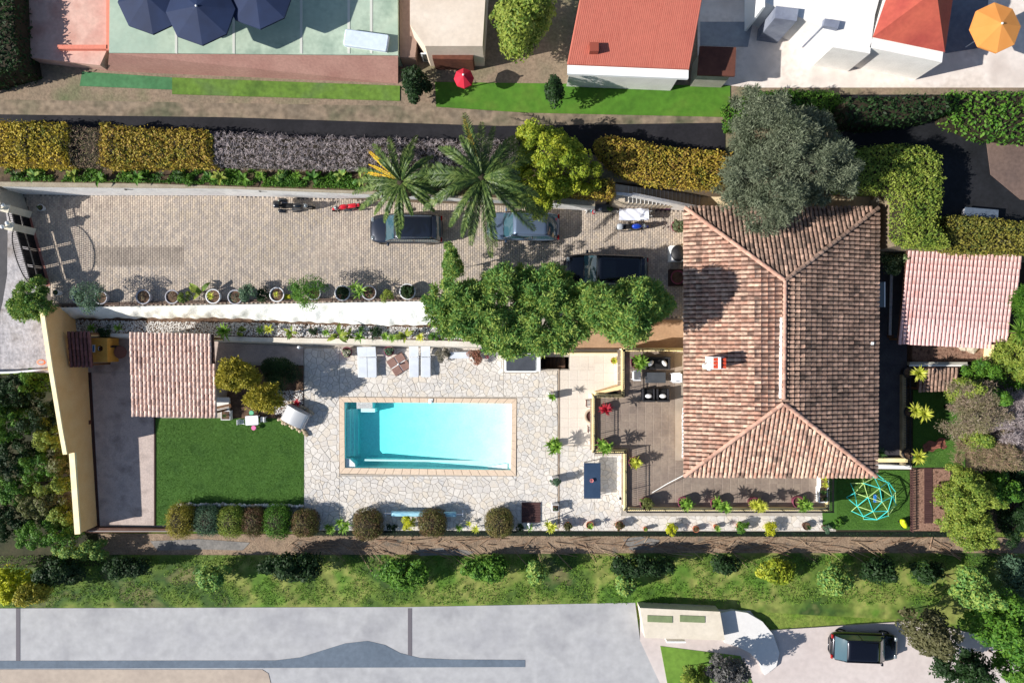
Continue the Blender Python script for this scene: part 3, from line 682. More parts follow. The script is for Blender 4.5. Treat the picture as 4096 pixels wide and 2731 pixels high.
e=[P(2738,830,ZE),P(3512,832,ZE),P(3503,1905,ZE),P(2738,1902,ZE)]; r1=P(3138,1122,ZR); r2=P(3133,1612,ZR)
house=thing('villa','large villa under a weathered terracotta hip roof','house',(15.5,0,ZT))
WALLH=mat('house_wall',[(224,196,146),(234,208,160)],1.5,fine=(12,.06))
hw=MB(); x0,x1,y0,y1=e[0].x+.95,e[1].x-.5,e[2].y+.5,e[0].y-.5; hw.box(((x0+x1)/2,(y0+y1)/2,(ZT+ZE)/2-.05),(x1-x0,y1-y0,ZE-ZT-.02)); hwall=hw.build('wall',WALLH,house)
GLS=mat('window_glass',[(40,52,60)],1,rough=.08,spec=.8)
for (wx,wy,wz,dx,dy_,dz) in ((x0-.02,4.5,2.9,.06,1.2,1.2),(x0-.02,-3.2,2.3,.06,2.2,2.1),(x0-.02,-6,2.8,.06,1.1,1.3),(12,y0-.02,2.4,1.8,.06,2.1),(16,y0-.02,2.8,1.2,.06,1.2),(19,y0-.02,2.8,1.2,.06,1.2),(x1+.02,2,2.9,.06,1.1,1.2),(x1+.02,-4,2.9,.06,1.1,1.2)):
    f=MB().box((wx,wy,wz),(dx,dy_,dz)).build('window',PW,house); MB().box((wx+(.0 if dx>.1 else (.03 if wx>15 else -.03)),wy+(0 if dy_>.1 else -.03),wz),(max(dx-.12,.03),max(dy_-.12,.03),dz-.14)).build('pane',GLS,f)
rf=MB(); ev=[Vector((p.x,p.y,ZE-.02)) for p in e]; lo=[Vector((p.x,p.y,ZE-.16)) for p in e]
rf.add(ev+lo+[r1-Vector((0,0,.02)),r2-Vector((0,0,.02))],[(0,9,8) if 0 else (3,9,8,0),(8,1,0),(8,9,2,1),(9,3,2),(0,1,5,4),(1,2,6,5),(2,3,7,6),(3,0,4,7),(4,5,6,7)])
roof=rf.build('roof',PAN,house)
def slope(eA,eB,rA,rB,m,nobj,pu=.352,pv=.246,par=None,inset=.02,r=.106):
    v=(eB-eA).normalized(); n=(eB-eA).cross(rA-eA).normalized(); n=n if n.z>0 else -n
    u=v.cross(n); u=u if u.z<0 else -u; O=eA
    poly=[((p-O).dot(u),(p-O).dot(v)) for p in ([eA,eB,rB,rA] if (rA-rB).length>.01 else [eA,eB,rA])]
    poly=[(s+(.04 if abs(s)<.01 else 0),t) for s,t in poly]
    return roof_tiles(par or roof,O,u,v,n,poly,pu,pv,m,nobj,r)
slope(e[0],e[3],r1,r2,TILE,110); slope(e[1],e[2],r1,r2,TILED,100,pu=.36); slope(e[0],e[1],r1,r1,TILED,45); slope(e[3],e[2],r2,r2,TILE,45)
def ridge(A,B,m,par,r=.13,L=.36):
    d=(B-A); n=int(d.length/L); u=d.normalized(); v=u.cross(Vector((0,0,1))).normalized(); w=v.cross(u)
    if w.z<0: w=-w
    tv,tf=tile_geo(L*1.15,r*.86,r,8); q=wloc(par); me=bpy.data.meshes.new('ridge_tile'); me.from_pydata(tv,[],tf)
    for i in range(n):
        c=A+u*(i*L)+w*(.06+random.uniform(-.008,.008)); s=random.gauss(0,.02); ur=u+v*s
        o=link('ridge_tile',me,m,par); o.matrix_basis=Matrix(((ur.x,v.x,w.x,c.x-q.x),(ur.y,v.y,w.y,c.y-q.y),(ur.z,v.z,w.z,c.z-q.z),(0,0,0,1)))
RIDGE=mat('ridge_tile',[(150,116,100),(190,148,130),(208,168,148),(168,130,114)],.6,rnd=.7,fine=(8,.2))
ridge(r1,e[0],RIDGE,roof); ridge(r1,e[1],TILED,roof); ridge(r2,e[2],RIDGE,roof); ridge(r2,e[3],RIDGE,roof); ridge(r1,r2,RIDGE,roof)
mo=MB(); 
for i in range(40):
    t0,t1=i/40*.66+.3,(i+1)/40*.66+.3; a=r1.lerp(r2,t0);b=r1.lerp(r2,t1); mo.box(((a.x)-.17+random.uniform(-.015,.015),(a.y+b.y)/2,ZR+.02),(.13,abs(b.y-a.y),.07))
mo.build('mortar_band',PW,roof)
mo=MB()
for i in range(14): a=P(2731,1640+i*14,ZE); mo.box((a.x+random.uniform(-.02,.02)+.02,a.y,ZE-.02),(.10,.25,.05))
mo.build('white_flashing',PW,roof)
# chimney
ch=P(2877,1452,6.6); chm=MB(); chm.box((ch.x,ch.y,5.7),(.62,.66,1.7)); cho=chm.build('chimney',WHITEW,roof)
TR=mat('red_tile',[(176,58,36),(196,76,50)],2,rnd=.5)
for dx in (-.19,.2):
    for dy_ in (-.2,0,.2):
        o=MB(); tv,tf=tile_geo(.30,.09,.10); o.add([(ch.x+dx-.14+a[0],ch.y+dy_+a[1],6.56+a[2]) for a in tv],tf); o.build('cap_tile',TR,cho)
MB().rbox((ch.x+.0,ch.y,6.66),(.14,.66,.16),.03).build('cap_stone',PW,cho)
ve=MB(); q=P(2836,1465,6.0); ve.lathe([(.15,-.9),(.15,.0),(.2,.02),(.2,.10),(.001,.14)],(q.x,q.y,6.0),12,1,1.2); ve.build('vent_cowl',PW,roof,smooth=True)
q=P(3490,1373,4.75); MB().rbox((q.x,q.y,4.74),(.16,.16,.08),.03).build('patch',PW,roof)
can=thing('glass_canopy','narrow glass canopy sticking out from the east eave','canopy',tuple(P(3528,1178,3.6)))
MB().prism(PL([(3505,1128),(3536,1128),(3536,1228),(3505,1228)],3.6),3.58,3.62).build('glass',mat('canopy_glass',[(96,104,108)],1,rough=.15,spec=.7),can)
MB().prism(PL([(3536,1128),(3540,1128),(3540,1228),(3536,1228)],3.6),3.57,3.64).build('frame',PW,can)
# shelters
def shelter(name,label,TL,TR_,BL,BR,z0,z1,m,nobj,zg,pv=.26,pu=.36,wallm=None,posts=True,r=.10,cat='shelter'):
    a,b,c,d=P(*TL,z0),P(*TR_,z0),P(*BL,z1),P(*BR,z1); ctr=(a+b+c+d)/4
    o=thing(name,label,cat,(ctr.x,ctr.y,zg))
    k=MB(); q=[a,b,d,c]; k.add([p-Vector((0,0,.02)) for p in q]+[p-Vector((0,0,.12)) for p in q],[(0,1,2,3),(4,7,6,5),(0,4,5,1),(1,5,6,2),(2,6,7,3),(3,7,4,0)]); rr=k.build('roof',PAN,o)
    u=(c-a).normalized(); n=(c-a).cross(b-a).normalized(); n=n if n.z>0 else -n; v=n.cross(u).normalized(); v=v if v.x>0 else -v
    poly=[((p-a).dot(u),(p-a).dot(v)) for p in q]; roof_tiles(rr,a,u,v,n,poly,pu,pv,m,nobj,r)
    if posts:
        for p in q:
            pp=p.lerp(ctr,.1); MB().box((pp.x,pp.y,(zg+pp.z)/2-.08),(.12,.12,pp.z-zg-.1)).build('post',mat('wood_dark',[(96,66,44),(120,86,58)],4,stretch=(1,1,.2)),o)
        if z0-zg>2.2:
            w_=MB(); wall_quad(w_,a.lerp(ctr,.08),b.lerp(ctr,.08),z0-.2,z0-.2,zg,.15,-1); w_.build('back_wall',wallm or WALLH,o)
    return o
TPINK=mat('pale_pink_tile',[(170,140,130),(222,188,172),(238,210,196),(230,196,180),(208,170,156)],1.4,rnd=.45,fine=(4,.36),rough=.8)
TPINK2=mat('rose_tile',[(206,138,128),(216,170,164),(224,184,180),(222,180,176),(226,190,186),(214,166,160)],.8,rnd=.45,fine=(7,.16),rough=.8)
TPUR=mat('shade_tile',[(100,64,60),(136,92,88),(120,80,78)],1,rnd=.7,fine=(6,.2))  # shade is included in these purple tile colours
shelter('garden_shelter','square open shelter with pale pink tiles at the top of the lawn',(517,1335),(853,1337),(527,1663),(866,1668),3.0,2.55,TPINK,300,0,pv=.246,r=.108)
shelter('shed','wide shed roof of rose coloured tiles east of the villa',(3631,987),(4089,1015),(3590,1374),(4024,1378),3.3,2.7,TPINK2,300,0,cat='shed',pv=.234,pu=.40,r=.104)
shelter('meter_shelter','tiny tiled roof against the yellow wall, coloured dark purple for shade',(268,1328),(359,1328),(279,1466),(370,1464),2.3,2.0,TPUR,80,0,cat='small shelter',pv=.24)
shelter('low_roof','low brown tiled roof in the shade below the rose tiled shed',(3678,1467),(3840,1467),(3671,1558),(3822,1560),1.6,1.3,TILED,60,0,cat='small shelter',pv=.24)
# ================================================================ GATE AND ENTRANCE
IRON=mat('black_iron',[(22,22,26),(34,34,38)],3,rough=.5,metal=.3); GWALL=mat('grey_wall',[(160,156,146),(178,174,164)],1.5,fine=(9,.12),bump=(20,.3)); BEIGE=mat('beige_render',[(204,196,176),(218,210,192)],2,fine=(10,.1))
ew=thing('entrance_wall','grey rendered wall joining the gate to the long retaining wall','wall',tuple(P(100,800,ZD)))
m=MB(); wall_quad(m,P(88,768,ZD),P(114,846,ZD),ZD+2.5,ZD+2.4,ZD-.1,.3,-1); m.build('wall',GWALL,ew)
m=MB(); wall_quad(m,P(90,768,ZD),P(117,846,ZD),ZD+2.56,ZD+2.46,ZD+2.4,.36,-1); m.build('coping',BEIGE,ew)
def pillar(px,py,label,h=1.9):
    q=P(px,py,ZD); o=thing('gate_pillar',label,'gate pillar',tuple(q),R(-15),'pillars of the driveway gate')
    MB().rbox((0,0,h/2),(.42,.42,h),.02).build('shaft',BEIGE,o,world=False); MB().rbox((0,0,h+.04),(.5,.5,.08),.03).build('cap',BEIGE,o,world=False)
    for s in (-.14,.14):
        l=MB(); l.lathe([(.05,0),(.03,.08),(.1,.16),(.12,.24),(.06,.32),(.001,.33)],(s*.8-.12,s,h+.08),12); l.build('lamp',PW,o,world=False,smooth=True)
pillar(112,856,'beige gate pillar with white lamps at the top end of the gate'); pillar(128,925,'beige gate pillar with white lamps between the small and the big gate leaf')
def gate(a,b,label,arch,h=1.35):
    A=P(*a,ZD);B=P(*b,ZD); L=(B-A).length; ang=math.atan2(B.y-A.y,B.x-A.x); o=thing('iron_gate',label,'gate',tuple(A),ang,'leaves of the black iron gate')
    n=max(1,round(L/1.25)); pw_=L/n
    for i in range(n):
        x0=i*pw_+.06; MB().box((x0+pw_/2-.06,0,.36),(pw_-.15,.03,.60)).build('panel',IRON,o,world=False); MB().box((x0+pw_/2-.06,0,.80+(h-.80)/2),(pw_-.15,.03,h-.80)).build('panel',IRON,o,world=False)
    f=MB(); f.box((L/2,0,h+.08),(L,.07,.09)); f.box((L/2,0,.04),(L,.07,.07))
    for i in range(n+1): f.box((min(max(i*pw_,.03),L-.03),0,h*.55),(.045,.05,h*1.1))
    f.box((L/2,0,.70),(L,.03,.03))
    for i in range(n): f.box((i*pw_+pw_/2,.03,h*.5),(.02,.02,h))
    f.build('frame',IRON,o,world=False)
    bars=MB(); nb_=int(L/.115); top=[]
    for i in range(nb_+1):
        x=i*L/nb_; t=2*x/L-1; z=h+.1+arch*(1-t*t)**.5*1.0 if arch else h+.45
        top.append((x,0,z)); bars.tube([(x,0,h),(x,0,z+.09)],.015,4)
    bars.build('bars',IRON,o,world=False); MB().tube(top,.028,5).build('top_rail',IRON,o,world=False); return o
gate((130,932),(188,1140),'large black iron gate with solid panels and an arched comb of bars',.72)
gate((113,862),(126,918),'small black iron pedestrian gate beside the large arched gate',0)
struct(MB().prism(PL([(110,862),(122,860),(202,1142),(186,1146)],ZD),ZD,ZD+.02).build('gate_sill',mat('sill_red',[(150,96,86),(172,120,108)],3,fine=(14,.2))),'reddish sill strip under the gate')
o=potted(160,830,ZD,.2,.35,'white','small white pot in the shade inside the gate','twigs',pm=YUC(3),ph=.4)
o=potted(222,1170,ZD,.17,.5,'white','tall white pot at the lower end of the gate','twigs',pm=YUC(3),ph=.2)
# ================================================================ VEHICLES
CB_=mat('sunroof_glass',[(20,24,32)],1,rough=.1,coat=1)
def car(name,label,px,py,L,Wd,Hh,paint,ang=0,suv=False,rails=False,hatch=.5,cat='car'):
    q=P(px,py,ZD+Hh*.8); o=thing(name,label,cat,(q.x,q.y,ZD),R(ang)); hw=Wd/2; belt=Hh*.60
    # stations along length (front at -x): x, half width, lower z, shoulder z, centre z
    st=[(-.5,.48,.28,.46,.48),(-.488,.70,.22,.55,.59),(-.455,.87,.18,.64,.70),(-.39,.96,.18,.70,.77),(-.32,.985,.18,.75,.82),(-.24,.99,.18,.80,.87),(-.05,1,.18,.86,.90),(.15,1,.18,.88,.92),(.30,.99,.18,.90,.94),(.40,.965,.18,.90,.95),(.45,.90,.2,.88,.92),(.485,.74,.26,.80,.84),(.5,.52,.3,.62,.64)]
    vs=[];fs=[];nr=11; kz=belt/.90
    for x,w,zl,zs,zc in st:
        X=x*L;Wd_=w*hw; zs*=kz;zc*=kz
        half=[(Wd_*.82,zl),(Wd_*.97,zl+.10),(Wd_,zl+(zs-zl)*.6),(Wd_*.965,zs-.05),(Wd_*.86,zs+.0)]
        ring=[(a,b) for a,b in half]+[(0,zc)]+[(-a,b) for a,b in half[::-1]]
        vs+=[(X,a,b) for a,b in ring]
    for i in range(len(st)-1):
        for k in range(nr): j=(k+1)%nr; fs.append((i*nr+k,i*nr+j,(i+1)*nr+j,(i+1)*nr+k))
    fs.append(tuple(range(nr))); fs.append(tuple((len(st)-1)*nr+k for k in range(nr-1,-1,-1)))
    b=MB().add(vs,fs).build('body',paint,o,world=False,smooth=True)
    sm=b.modifiers.new('s','SUBSURF'); sm.levels=1; sm.render_levels=1
    # greenhouse
    xa=-.27*L; xb=-.135*L; xc=(.46 if not suv else .50)*L; xd=(.475 if suv else .46)*L; wb_=hw*.90; wr=hw*.76 if not suv else hw*.80; z0=belt-.02; z1=Hh
    xr1=xc-(.10 if suv else .13)*L
    G=mat('car_glass',[(52,84,96)],1,rough=.04,spec=.9,coat=.6)
    def panel(nm,corn,m,sub=3,bulge=.03,par=o):
        A,B,C,D=[Vector(c) for c in corn]; nrm=(B-A).cross(D-A).normalized(); vs=[];fs=[];N_=sub
        for i in range(N_+1):
            for j in range(N_+1):
                s,t=i/N_,j/N_; p=(A.lerp(B,s)).lerp(D.lerp(C,s),t); vs.append(p+nrm*bulge*4*s*(1-s)*4*t*(1-t)*.25*4)
        for i in range(N_):
            for j in range(N_): k_=i*(N_+1)+j; fs.append((k_,k_+N_+1,k_+N_+2,k_+1))
        return MB().add(vs,fs).build(nm,m,par,world=False,smooth=True)
    panel('windscreen',[(xa,wb_*.95,z0),(xa,-wb_*.95,z0),(xb,-wr,z1-.04),(xb,wr,z1-.04)],G)
    panel('rear_window',[(xd,-wb_*.9,z0+.04),(xd,wb_*.9,z0+.04),(xr1+.02,wr*.96,z1-.06),(xr1+.02,-wr*.96,z1-.06)],G)
    for s in (1,-1):
        cs=[(xd-.05,s*wb_,z0),(xa+.06,s*wb_,z0),(xb,s*wr,z1-.05),(xr1,s*wr*.98,z1-.06)]
        panel('side_window',cs if s>0 else cs[::-1],G,bulge=.01)
    vs=[];fs=[];NX,NY=8,8
    for i in range(NX+1):
        for j in range(NY+1):
            s=i/NX;t=j/NY*2-1; x=xb-.02+(xr1+.05-xb)*s; wv=wr*(1.02-.04*s)
            vs.append((x,t*wv,z1-.045+.055*(1-t**4)*(1-(2*s-1)**4*.8)))
    for i in range(NX):
        for j in range(NY): k_=i*(NY+1)+j; fs.append((k_,k_+NY+1,k_+NY+2,k_+1))
    rf_=MB().add(vs,fs).build('roof',paint,o,world=False,smooth=True)
    so=rf_.modifiers.new('t','SOLIDIFY'); so.thickness=.05
    for s in (1,-1):
        MB().tube([(xa+.02,s*wb_*.96,z0),(xb,s*wr,z1-.04),(xr1,s*wr*.99,z1-.04),(xd-.03,s*wb_*.92,z0+.02)],.035,6).build('roof_pillar',paint,o,world=False,smooth=True); MB().tube([(L*.12,s*wb_,z0),(L*.11,s*wr,z1-.05)],.03,5).build('door_pillar',paint,o,world=False)
    TY=mat('tyre',[(20,20,22)],3,rough=.8); RM=mat('alloy',[(150,152,156)],2,rough=.3,metal=.8); CH=mat('chrome',[(210,212,216)],2,rough=.12,metal=1.0)
    for sx in (-.315,.315):
        for s in (1,-1):
            M=Matrix.Translation((sx*L,s*(hw-.13),.33))@Matrix.Rotation(R(90),4,'X'); t=MB(); t.lathe([(.2,-.1),(.31,-.1),(.33,-.06),(.33,.06),(.31,.1),(.2,.1)],seg=18); t.v=[tuple(M@Vector(v)) for v in t.v]; w_=t.build('wheel',TY,o,world=False)
            t=MB(); t.lathe([(.001,-.06),(.2,-.07),(.21,.07),(.001,.06)],seg=12); t.v=[tuple(M@Vector(v)) for v in t.v]; t.build('rim',RM,w_,world=False)
    for s in (1,-1):
        MB().rbox((-.455*L,s*hw*.62,belt*.70),(.20,.26,.14),.06).build('headlight',mat('headlight',[(120,128,134)],1,rough=.1,coat=1),o,world=False,smooth=True)
        MB().rbox((.485*L,s*hw*.72,belt*.84),(.10,.26,.14),.03).build('taillight',mat('taillight',[(150,14,14)],1,rough=.15),o,world=False)
        mi=MB(); mi.rbox((xa+.16,s*(hw+.08),z0+.04),(.14,.2,.12),.04); mi.build('side_mirror',paint,o,world=False,smooth=True)
        if rails: MB().tube([(xb+.15,s*wr*.9,z1+.0),(xb+.25,s*wr*.9,z1+.06),(xr1-.25,s*wr*.88,z1+.06),(xr1-.12,s*wr*.88,z1-.0)],.022,6).build('roof_rail',CH,o,world=False,smooth=True)
    MB().box((-.5*L+.05,0,belt*.45),(.08,hw*1.1,.16)).build('grille',POTM['black'],o,world=False)
    wp=MB(); wp.tube([(xa-.03,.45*hw,z0+.03),(xa+.05,-.35*hw,z0+.05)],.012,4); wp.tube([(xa-.03,-.15*hw,z0+.03),(xa+.05,-.75*hw,z0+.05)],.012,4); wp.build('wiper',POTM['black'],o,world=False)
    MB().rbox((-.5*L+.02,0,belt*.38),(.03,.5,.11),.01).build('number_plate',PW,o,world=False)
    if suv:
        if not rails: MB().box((xb+(xr1-xb)*.28,0,z1+.012),(.75,wr*1.2,.01)).build('sunroof',CB_,o,world=False)
        MB().rbox((xr1+.02,0,z1-.02),(.24,wr*1.8,.04),.02).build('spoiler',paint,o,world=False)
    return o
P1=mat('paint_graphite',[(32,38,52)],1,rough=.28,metal=.4,coat=1.0,spec=.5); P2=mat('paint_steel_blue',[(98,114,138)],1,rough=.3,metal=.4,coat=1.0); P3=mat('paint_night_blue',[(16,18,30)],1,rough=.25,metal=.4,coat=1.0)
car('parked_car','dark graphite car with chrome roof rails under the smaller palm',1619,910,4.38,1.78,1.5,P1,ang=-.5,suv=True,rails=True)
car('parked_car','steel blue hatchback parked under the bigger palm fronds',2093,900,4.35,1.72,1.45,P2,ang=-1)
car('parked_car','black off-road car half covered by the dark green trees',2430,1078,5.0,1.95,1.8,P3,ang=-2,suv=True)
def motorbike(label,px,py,L,ang,col,seatc,kind='motorbike',cat='motorbike',z=ZD):
    q=P(px,py,z+.7); o=thing(kind,label,cat,(q.x,q.y,z),R(ang),'two-wheelers parked on the driveway'); TY=MATS['tyre']; CH=MATS['chrome']
    wr=.31 if kind=='motorbike' else .23
    for x in (-L*.36,L*.36):
        t=MB(); t.lathe([(wr-.09,-.05),(wr-.02,-.06),(wr,0),(wr-.02,.06),(wr-.09,.05)],seg=18); M=Matrix.Translation((x,0,wr))@Matrix.Rotation(R(90),4,'X'); t.v=[tuple(M@Vector(v)) for v in t.v]; w_=t.build('wheel',TY,o,world=False,smooth=True)
        t=MB(); t.lathe([(.001,-.03),(wr-.1,-.02),(wr-.1,.02),(.001,.03)],seg=10); t.v=[tuple(M@Vector(v)) for v in t.v]; t.build('rim',CH,w_,world=False)
    t=MB(); t.sphere((-L*.08,0,.82),.3,14,8,(1.05,.55,.5)); t.build('fuel_tank' if kind=='motorbike' else 'bodywork',col,o,world=False,smooth=True)
    MB().rbox((L*.18,0,.80),(L*.34,.26,.12),.1,seg=4).build('seat',seatc,o,world=False,smooth=True)
    MB().rbox((L*.38,0,.74),(.24,.2,.14),.06).build('tail',col,o,world=False,smooth=True)
    e_=MB(); e_.rbox((-.02,0,.42),(L*.26,.36,.36),.08); e_.build('engine',mat('engine',[(70,72,76),(110,112,116)],14,rough=.4,metal=.7),o,world=False)
    f=MB(); f.tube([(-L*.36,.1,wr),(-L*.25,.1,.95)],.025,6); f.tube([(-L*.36,-.1,wr),(-L*.25,-.1,.95)],.025,6); f.build('fork',CH,o,world=False)
    h=MB(); h.tube([(-L*.20,.36,1.0),(-L*.25,.2,1.02),(-L*.25,-.2,1.02),(-L*.20,-.36,1.0)],.018,6); h.build('handlebar',POTM['black'],o,world=False)
    for s in (1,-1):
        MB().tube([(-L*.19,s*.37,1.0),(-L*.22,s*.27,1.01)],.03,6).build('grip',POTM['black'],o,world=False)
        MB().sphere((-L*.27,s*.30,1.12),.06,8,6,(.5,1,.7)).build('mirror',POTM['black'],o,world=False)
        MB().tube([(0,s*.17,.3),(L*.2,s*.2,.32),(L*.4,s*.2,.42)],.045,6).build('exhaust',CH,o,world=False)
    MB().sphere((-L*.31,0,.9),.13,10,6).build('headlight',MATS['headlight'],o,world=False,smooth=True)
    MB().rbox((-L*.36,0,wr*2+.03),(.4,.14,.05),.05).build('mudguard',col,o,world=False,smooth=True)
    return o
CB=mat('paint_black',[(18,20,26)],1,rough=.25,coat=1); CR=mat('paint_red',[(190,16,36)],1,rough=.3,coat=1); CBL=mat('paint_royal_blue',[(20,60,170)],1,rough=.3,coat=1); SEAT=mat('seat_black',[(26,26,28)],1,rough=.7)
mb_=motorbike('big black touring motorbike with panniers near the retaining wall',1180,824,2.25,178,CB,SEAT)
for s in (1,-1): MB().rbox((.75,s*.32,.6),(.5,.22,.34),.06).build('pannier',CB,mb_,world=False,smooth=True)
MB().rbox((1.0,0,.98),(.38,.42,.3),.08).build('top_box',CB,mb_,world=False,smooth=True)
motorbike('small red and white dirt bike behind the black touring motorbike',1385,828,1.85,8,CR,CR,'motorbike')
mb_=motorbike('blue and black motorbike parked near the villa',2535,907,1.95,182,CBL,SEAT)
MB().rbox((.85,0,.9),(.36,.36,.26),.12).build('top_box',mat('pale_box',[(170,176,184)],1,rough=.4),mb_,world=False,smooth=True)
# ================================================================ THINGS BY THE STAIRS
STP=mat('step_stone',[(180,164,144),(200,186,166)],2,fine=(10,.15))
ss=thing('garden_stairs','long flight of stone steps descending towards the back of the villa','stairs',tuple(P(2650,800,ZD)))
nst=19
for i in range(nst):
    x0=2500+i*15.8; x1=x0+15.8; z=ZN-(i+1)*(ZN-ZD)/(nst+1); yt=742+(i/nst)*38; yb=810+(i/nst)*24
    if i==0: MB().prism(PL([(2462,735),(2500,742),(2500,808),(2462,800)],ZN),ZD,ZN-.01).build('landing',STP,ss)
    MB().prism(PL([(x0,yt),(x1,yt+2),(x1,yb+1.3),(x0,yb)],z),ZD-.05,z).build('step',STP,ss)
    MB().prism(PL([(x1-1.6,yt+2),(x1,yt+2),(x1,yb+1.3),(x1-1.6,yb)],z),z,z+.012).build('nosing',PW,ss)
sw=MB(); a,b,c=P(2440,806,ZD),P(2500,812,ZD),P(2810,838,ZD); wall_quad(sw,a,b,ZN+.1,ZN+.1,ZD-.05,.16,-1); wall_quad(sw,b,c,ZN+.35,ZD+.7,ZD-.05,.16,-1); o=sw.build('stair_wall',RW); tag(o,'sloping grey side wall of the garden stairs','wall')
struct(MB().prism(PL([(2796,770),(3600,770),(3600,1000),(3560,1000),(3560,838),(2796,838)],ZD),ZD-.03,ZD+.004).build('back_yard',mat('yard_stone',[(206,186,150),(224,206,172)],1.4,fine=(9,.15))),'pale paving behind the villa')
rk=thing('laundry_rack','white cloth drying on a folding rack by the wall','laundry rack',tuple(P(2536,856,ZD))); f=MB()
for s in (-.9,.9):
    f.tube([(s,-.3,0),(s,.3,.95)],.015,5); f.tube([(s,.3,0),(s,-.3,.95)],.015,5)
for y_ in (-.3,0,.3): f.tube([(-.92,y_,.95),(.92,y_,.95)],.01,5)
f.build('frame',PW,rk,world=False)
cl=thing('white_cloth','crumpled white sheet spread over the drying rack','cloth',tuple(P(2536,856,ZD+.97)))
vs=[];fs=[]
for i in range(31):
    for j in range(13):
        x=-.88+1.76*i/30;y=-.36+.72*j/12; vs.append((x,y,.02+.025*math.sin(x*9+y*11)+.02*math.sin(x*4-y*17)-max(0,abs(y)-.28)*1.6))
for i in range(30):
    for j in range(12): k_=i*13+j; fs.append((k_,k_+13,k_+14,k_+1))
MB().add(vs,fs).build('cloth',mat('sheet',[(226,230,244)],1,rough=.9),cl,world=False,smooth=True)
sh=thing('garden_shelf','low shelf trolley with odds and ends beside the laundry rack','shelf',tuple(P(2405,840,ZD))); f=MB(); f.box((0,0,.62),(1.9,.42,.04)); f.box((0,0,.2),(1.9,.42,.04)); f.build('board',mat('grey_board',[(120,116,112)],2),sh,world=False)
f=MB()
for x in (-.93,.93):
    for y_ in (-.19,.19): f.box((x,y_,.35),(.04,.04,.7))
f.build('leg',PW,sh,world=False)
def oddment(px,py,z,label,cat,name,m,d,shape='box'):
    q=P(px,py,z); o=thing(name,label,cat,tuple(q)); b=MB()
    if shape=='box': b.rbox((0,0,d[2]/2),d,min(d)*.2)
    elif shape=='bottle': b.lathe([(.001,0),(d[0]/2,0),(d[0]/2,d[2]*.65),(d[0]*.2,d[2]*.8),(d[0]*.2,d[2]),(.001,d[2])],seg=10)
    else: b.lathe([(.001,0),(d[0]*.35,0),(d[0]/2,d[2]),(d[0]*.42,d[2]),(d[0]*.3,.03)],seg=16)
    b.build('body',m,o,world=False,smooth=shape!='box')
    if shape=='box': MB().box((0,0,d[2]),(d[0]*.7,d[1]*.7,.012)).build('lid',POTM['grey'],o,world=False)
    elif shape=='bottle': MB().lathe([(d[0]*.22,0),(d[0]*.22,.04),(.001,.04)],(0,0,d[2]),8).build('cap',PW,o,world=False)
    else: MB().tube([(-d[0]*.5,0,d[2]),(0,0,d[2]*1.4),(d[0]*.5,0,d[2])],.01,4).build('handle',POTM['grey'],o,world=False)
    return o
RED=mat('red_plastic',[(200,30,50)],1,rough=.4); TEAL=mat('teal_plastic',[(60,150,170)],1,rough=.4); BLU=mat('blue_plastic',[(20,110,190)],1,rough=.4); PUR=mat('purple_cloth',[(92,40,90)],2,fine=(10,.2))
oddment(2365,845,ZD+.64,'teal bottle on the garden shelf','bottle','bottle',TEAL,(.11,.11,.26),'bottle'); oddment(2375,850,ZD+.64,'red container on the garden shelf','container','container',RED,(.16,.22,.2)); oddment(2345,838,ZD,'white bucket left of the garden shelf','bucket','bucket',PW,(.28,.28,.3),'bucket'); oddment(2400,838,ZD+.64,'grey tin in the middle of the garden shelf','tin','tin',POTM['grey'],(.18,.18,.2))
potted(2440,838,ZD+.64,.13,.14,'brown','dark seedling pot at the right end of the garden shelf','bush',YUC(3),pr=.2,ph=.2)
oddment(2650,832,ZD,'purple folded cloth bundle in the shade by the stairs','cloth','cloth_bundle',PUR,(.9,.22,.3))
potted(2708,905,ZD,.35,.45,'pink','round grey green bush in a pink pot at the villa corner','bush',mat('leaf_grey_green',[(72,86,58),(104,116,84),(130,140,104)],4,rnd=.7,leaf=.2),pr=.42,ph=.5)
ac=thing('air_unit','white square unit with a black round cover beside the roof edge','air unit',tuple(P(2703,1018,ZD))); MB().rbox((0,0,.3),(.95,.95,.6),.04).build('base',PW,ac,world=False); MB().lathe([(.42,.6),(.45,.64),(.40,.72),(.001,.74)],seg=24,sx=.95,sy=1.1).build('cover',POTM['black'],ac,world=False,smooth=True)
cr=thing('planter_box','dark square planter holding a pink rimmed round pot','planter',tuple(P(2703,1112,ZD))); MB().rbox((0,0,.22),(.95,1.0,.44),.02).build('box',mat('dark_wood',[(48,34,30),(66,48,42)],4),cr,world=False); MB().lathe([(.3,.44),(.42,.5),(.42,.62),(.37,.62),(.34,.5)],seg=22).build('pot',POTM['pink'],cr,world=False,smooth=True); MB().lathe([(.001,.5),(.36,.5)],seg=18).build('soil',SOIL,cr,world=False)
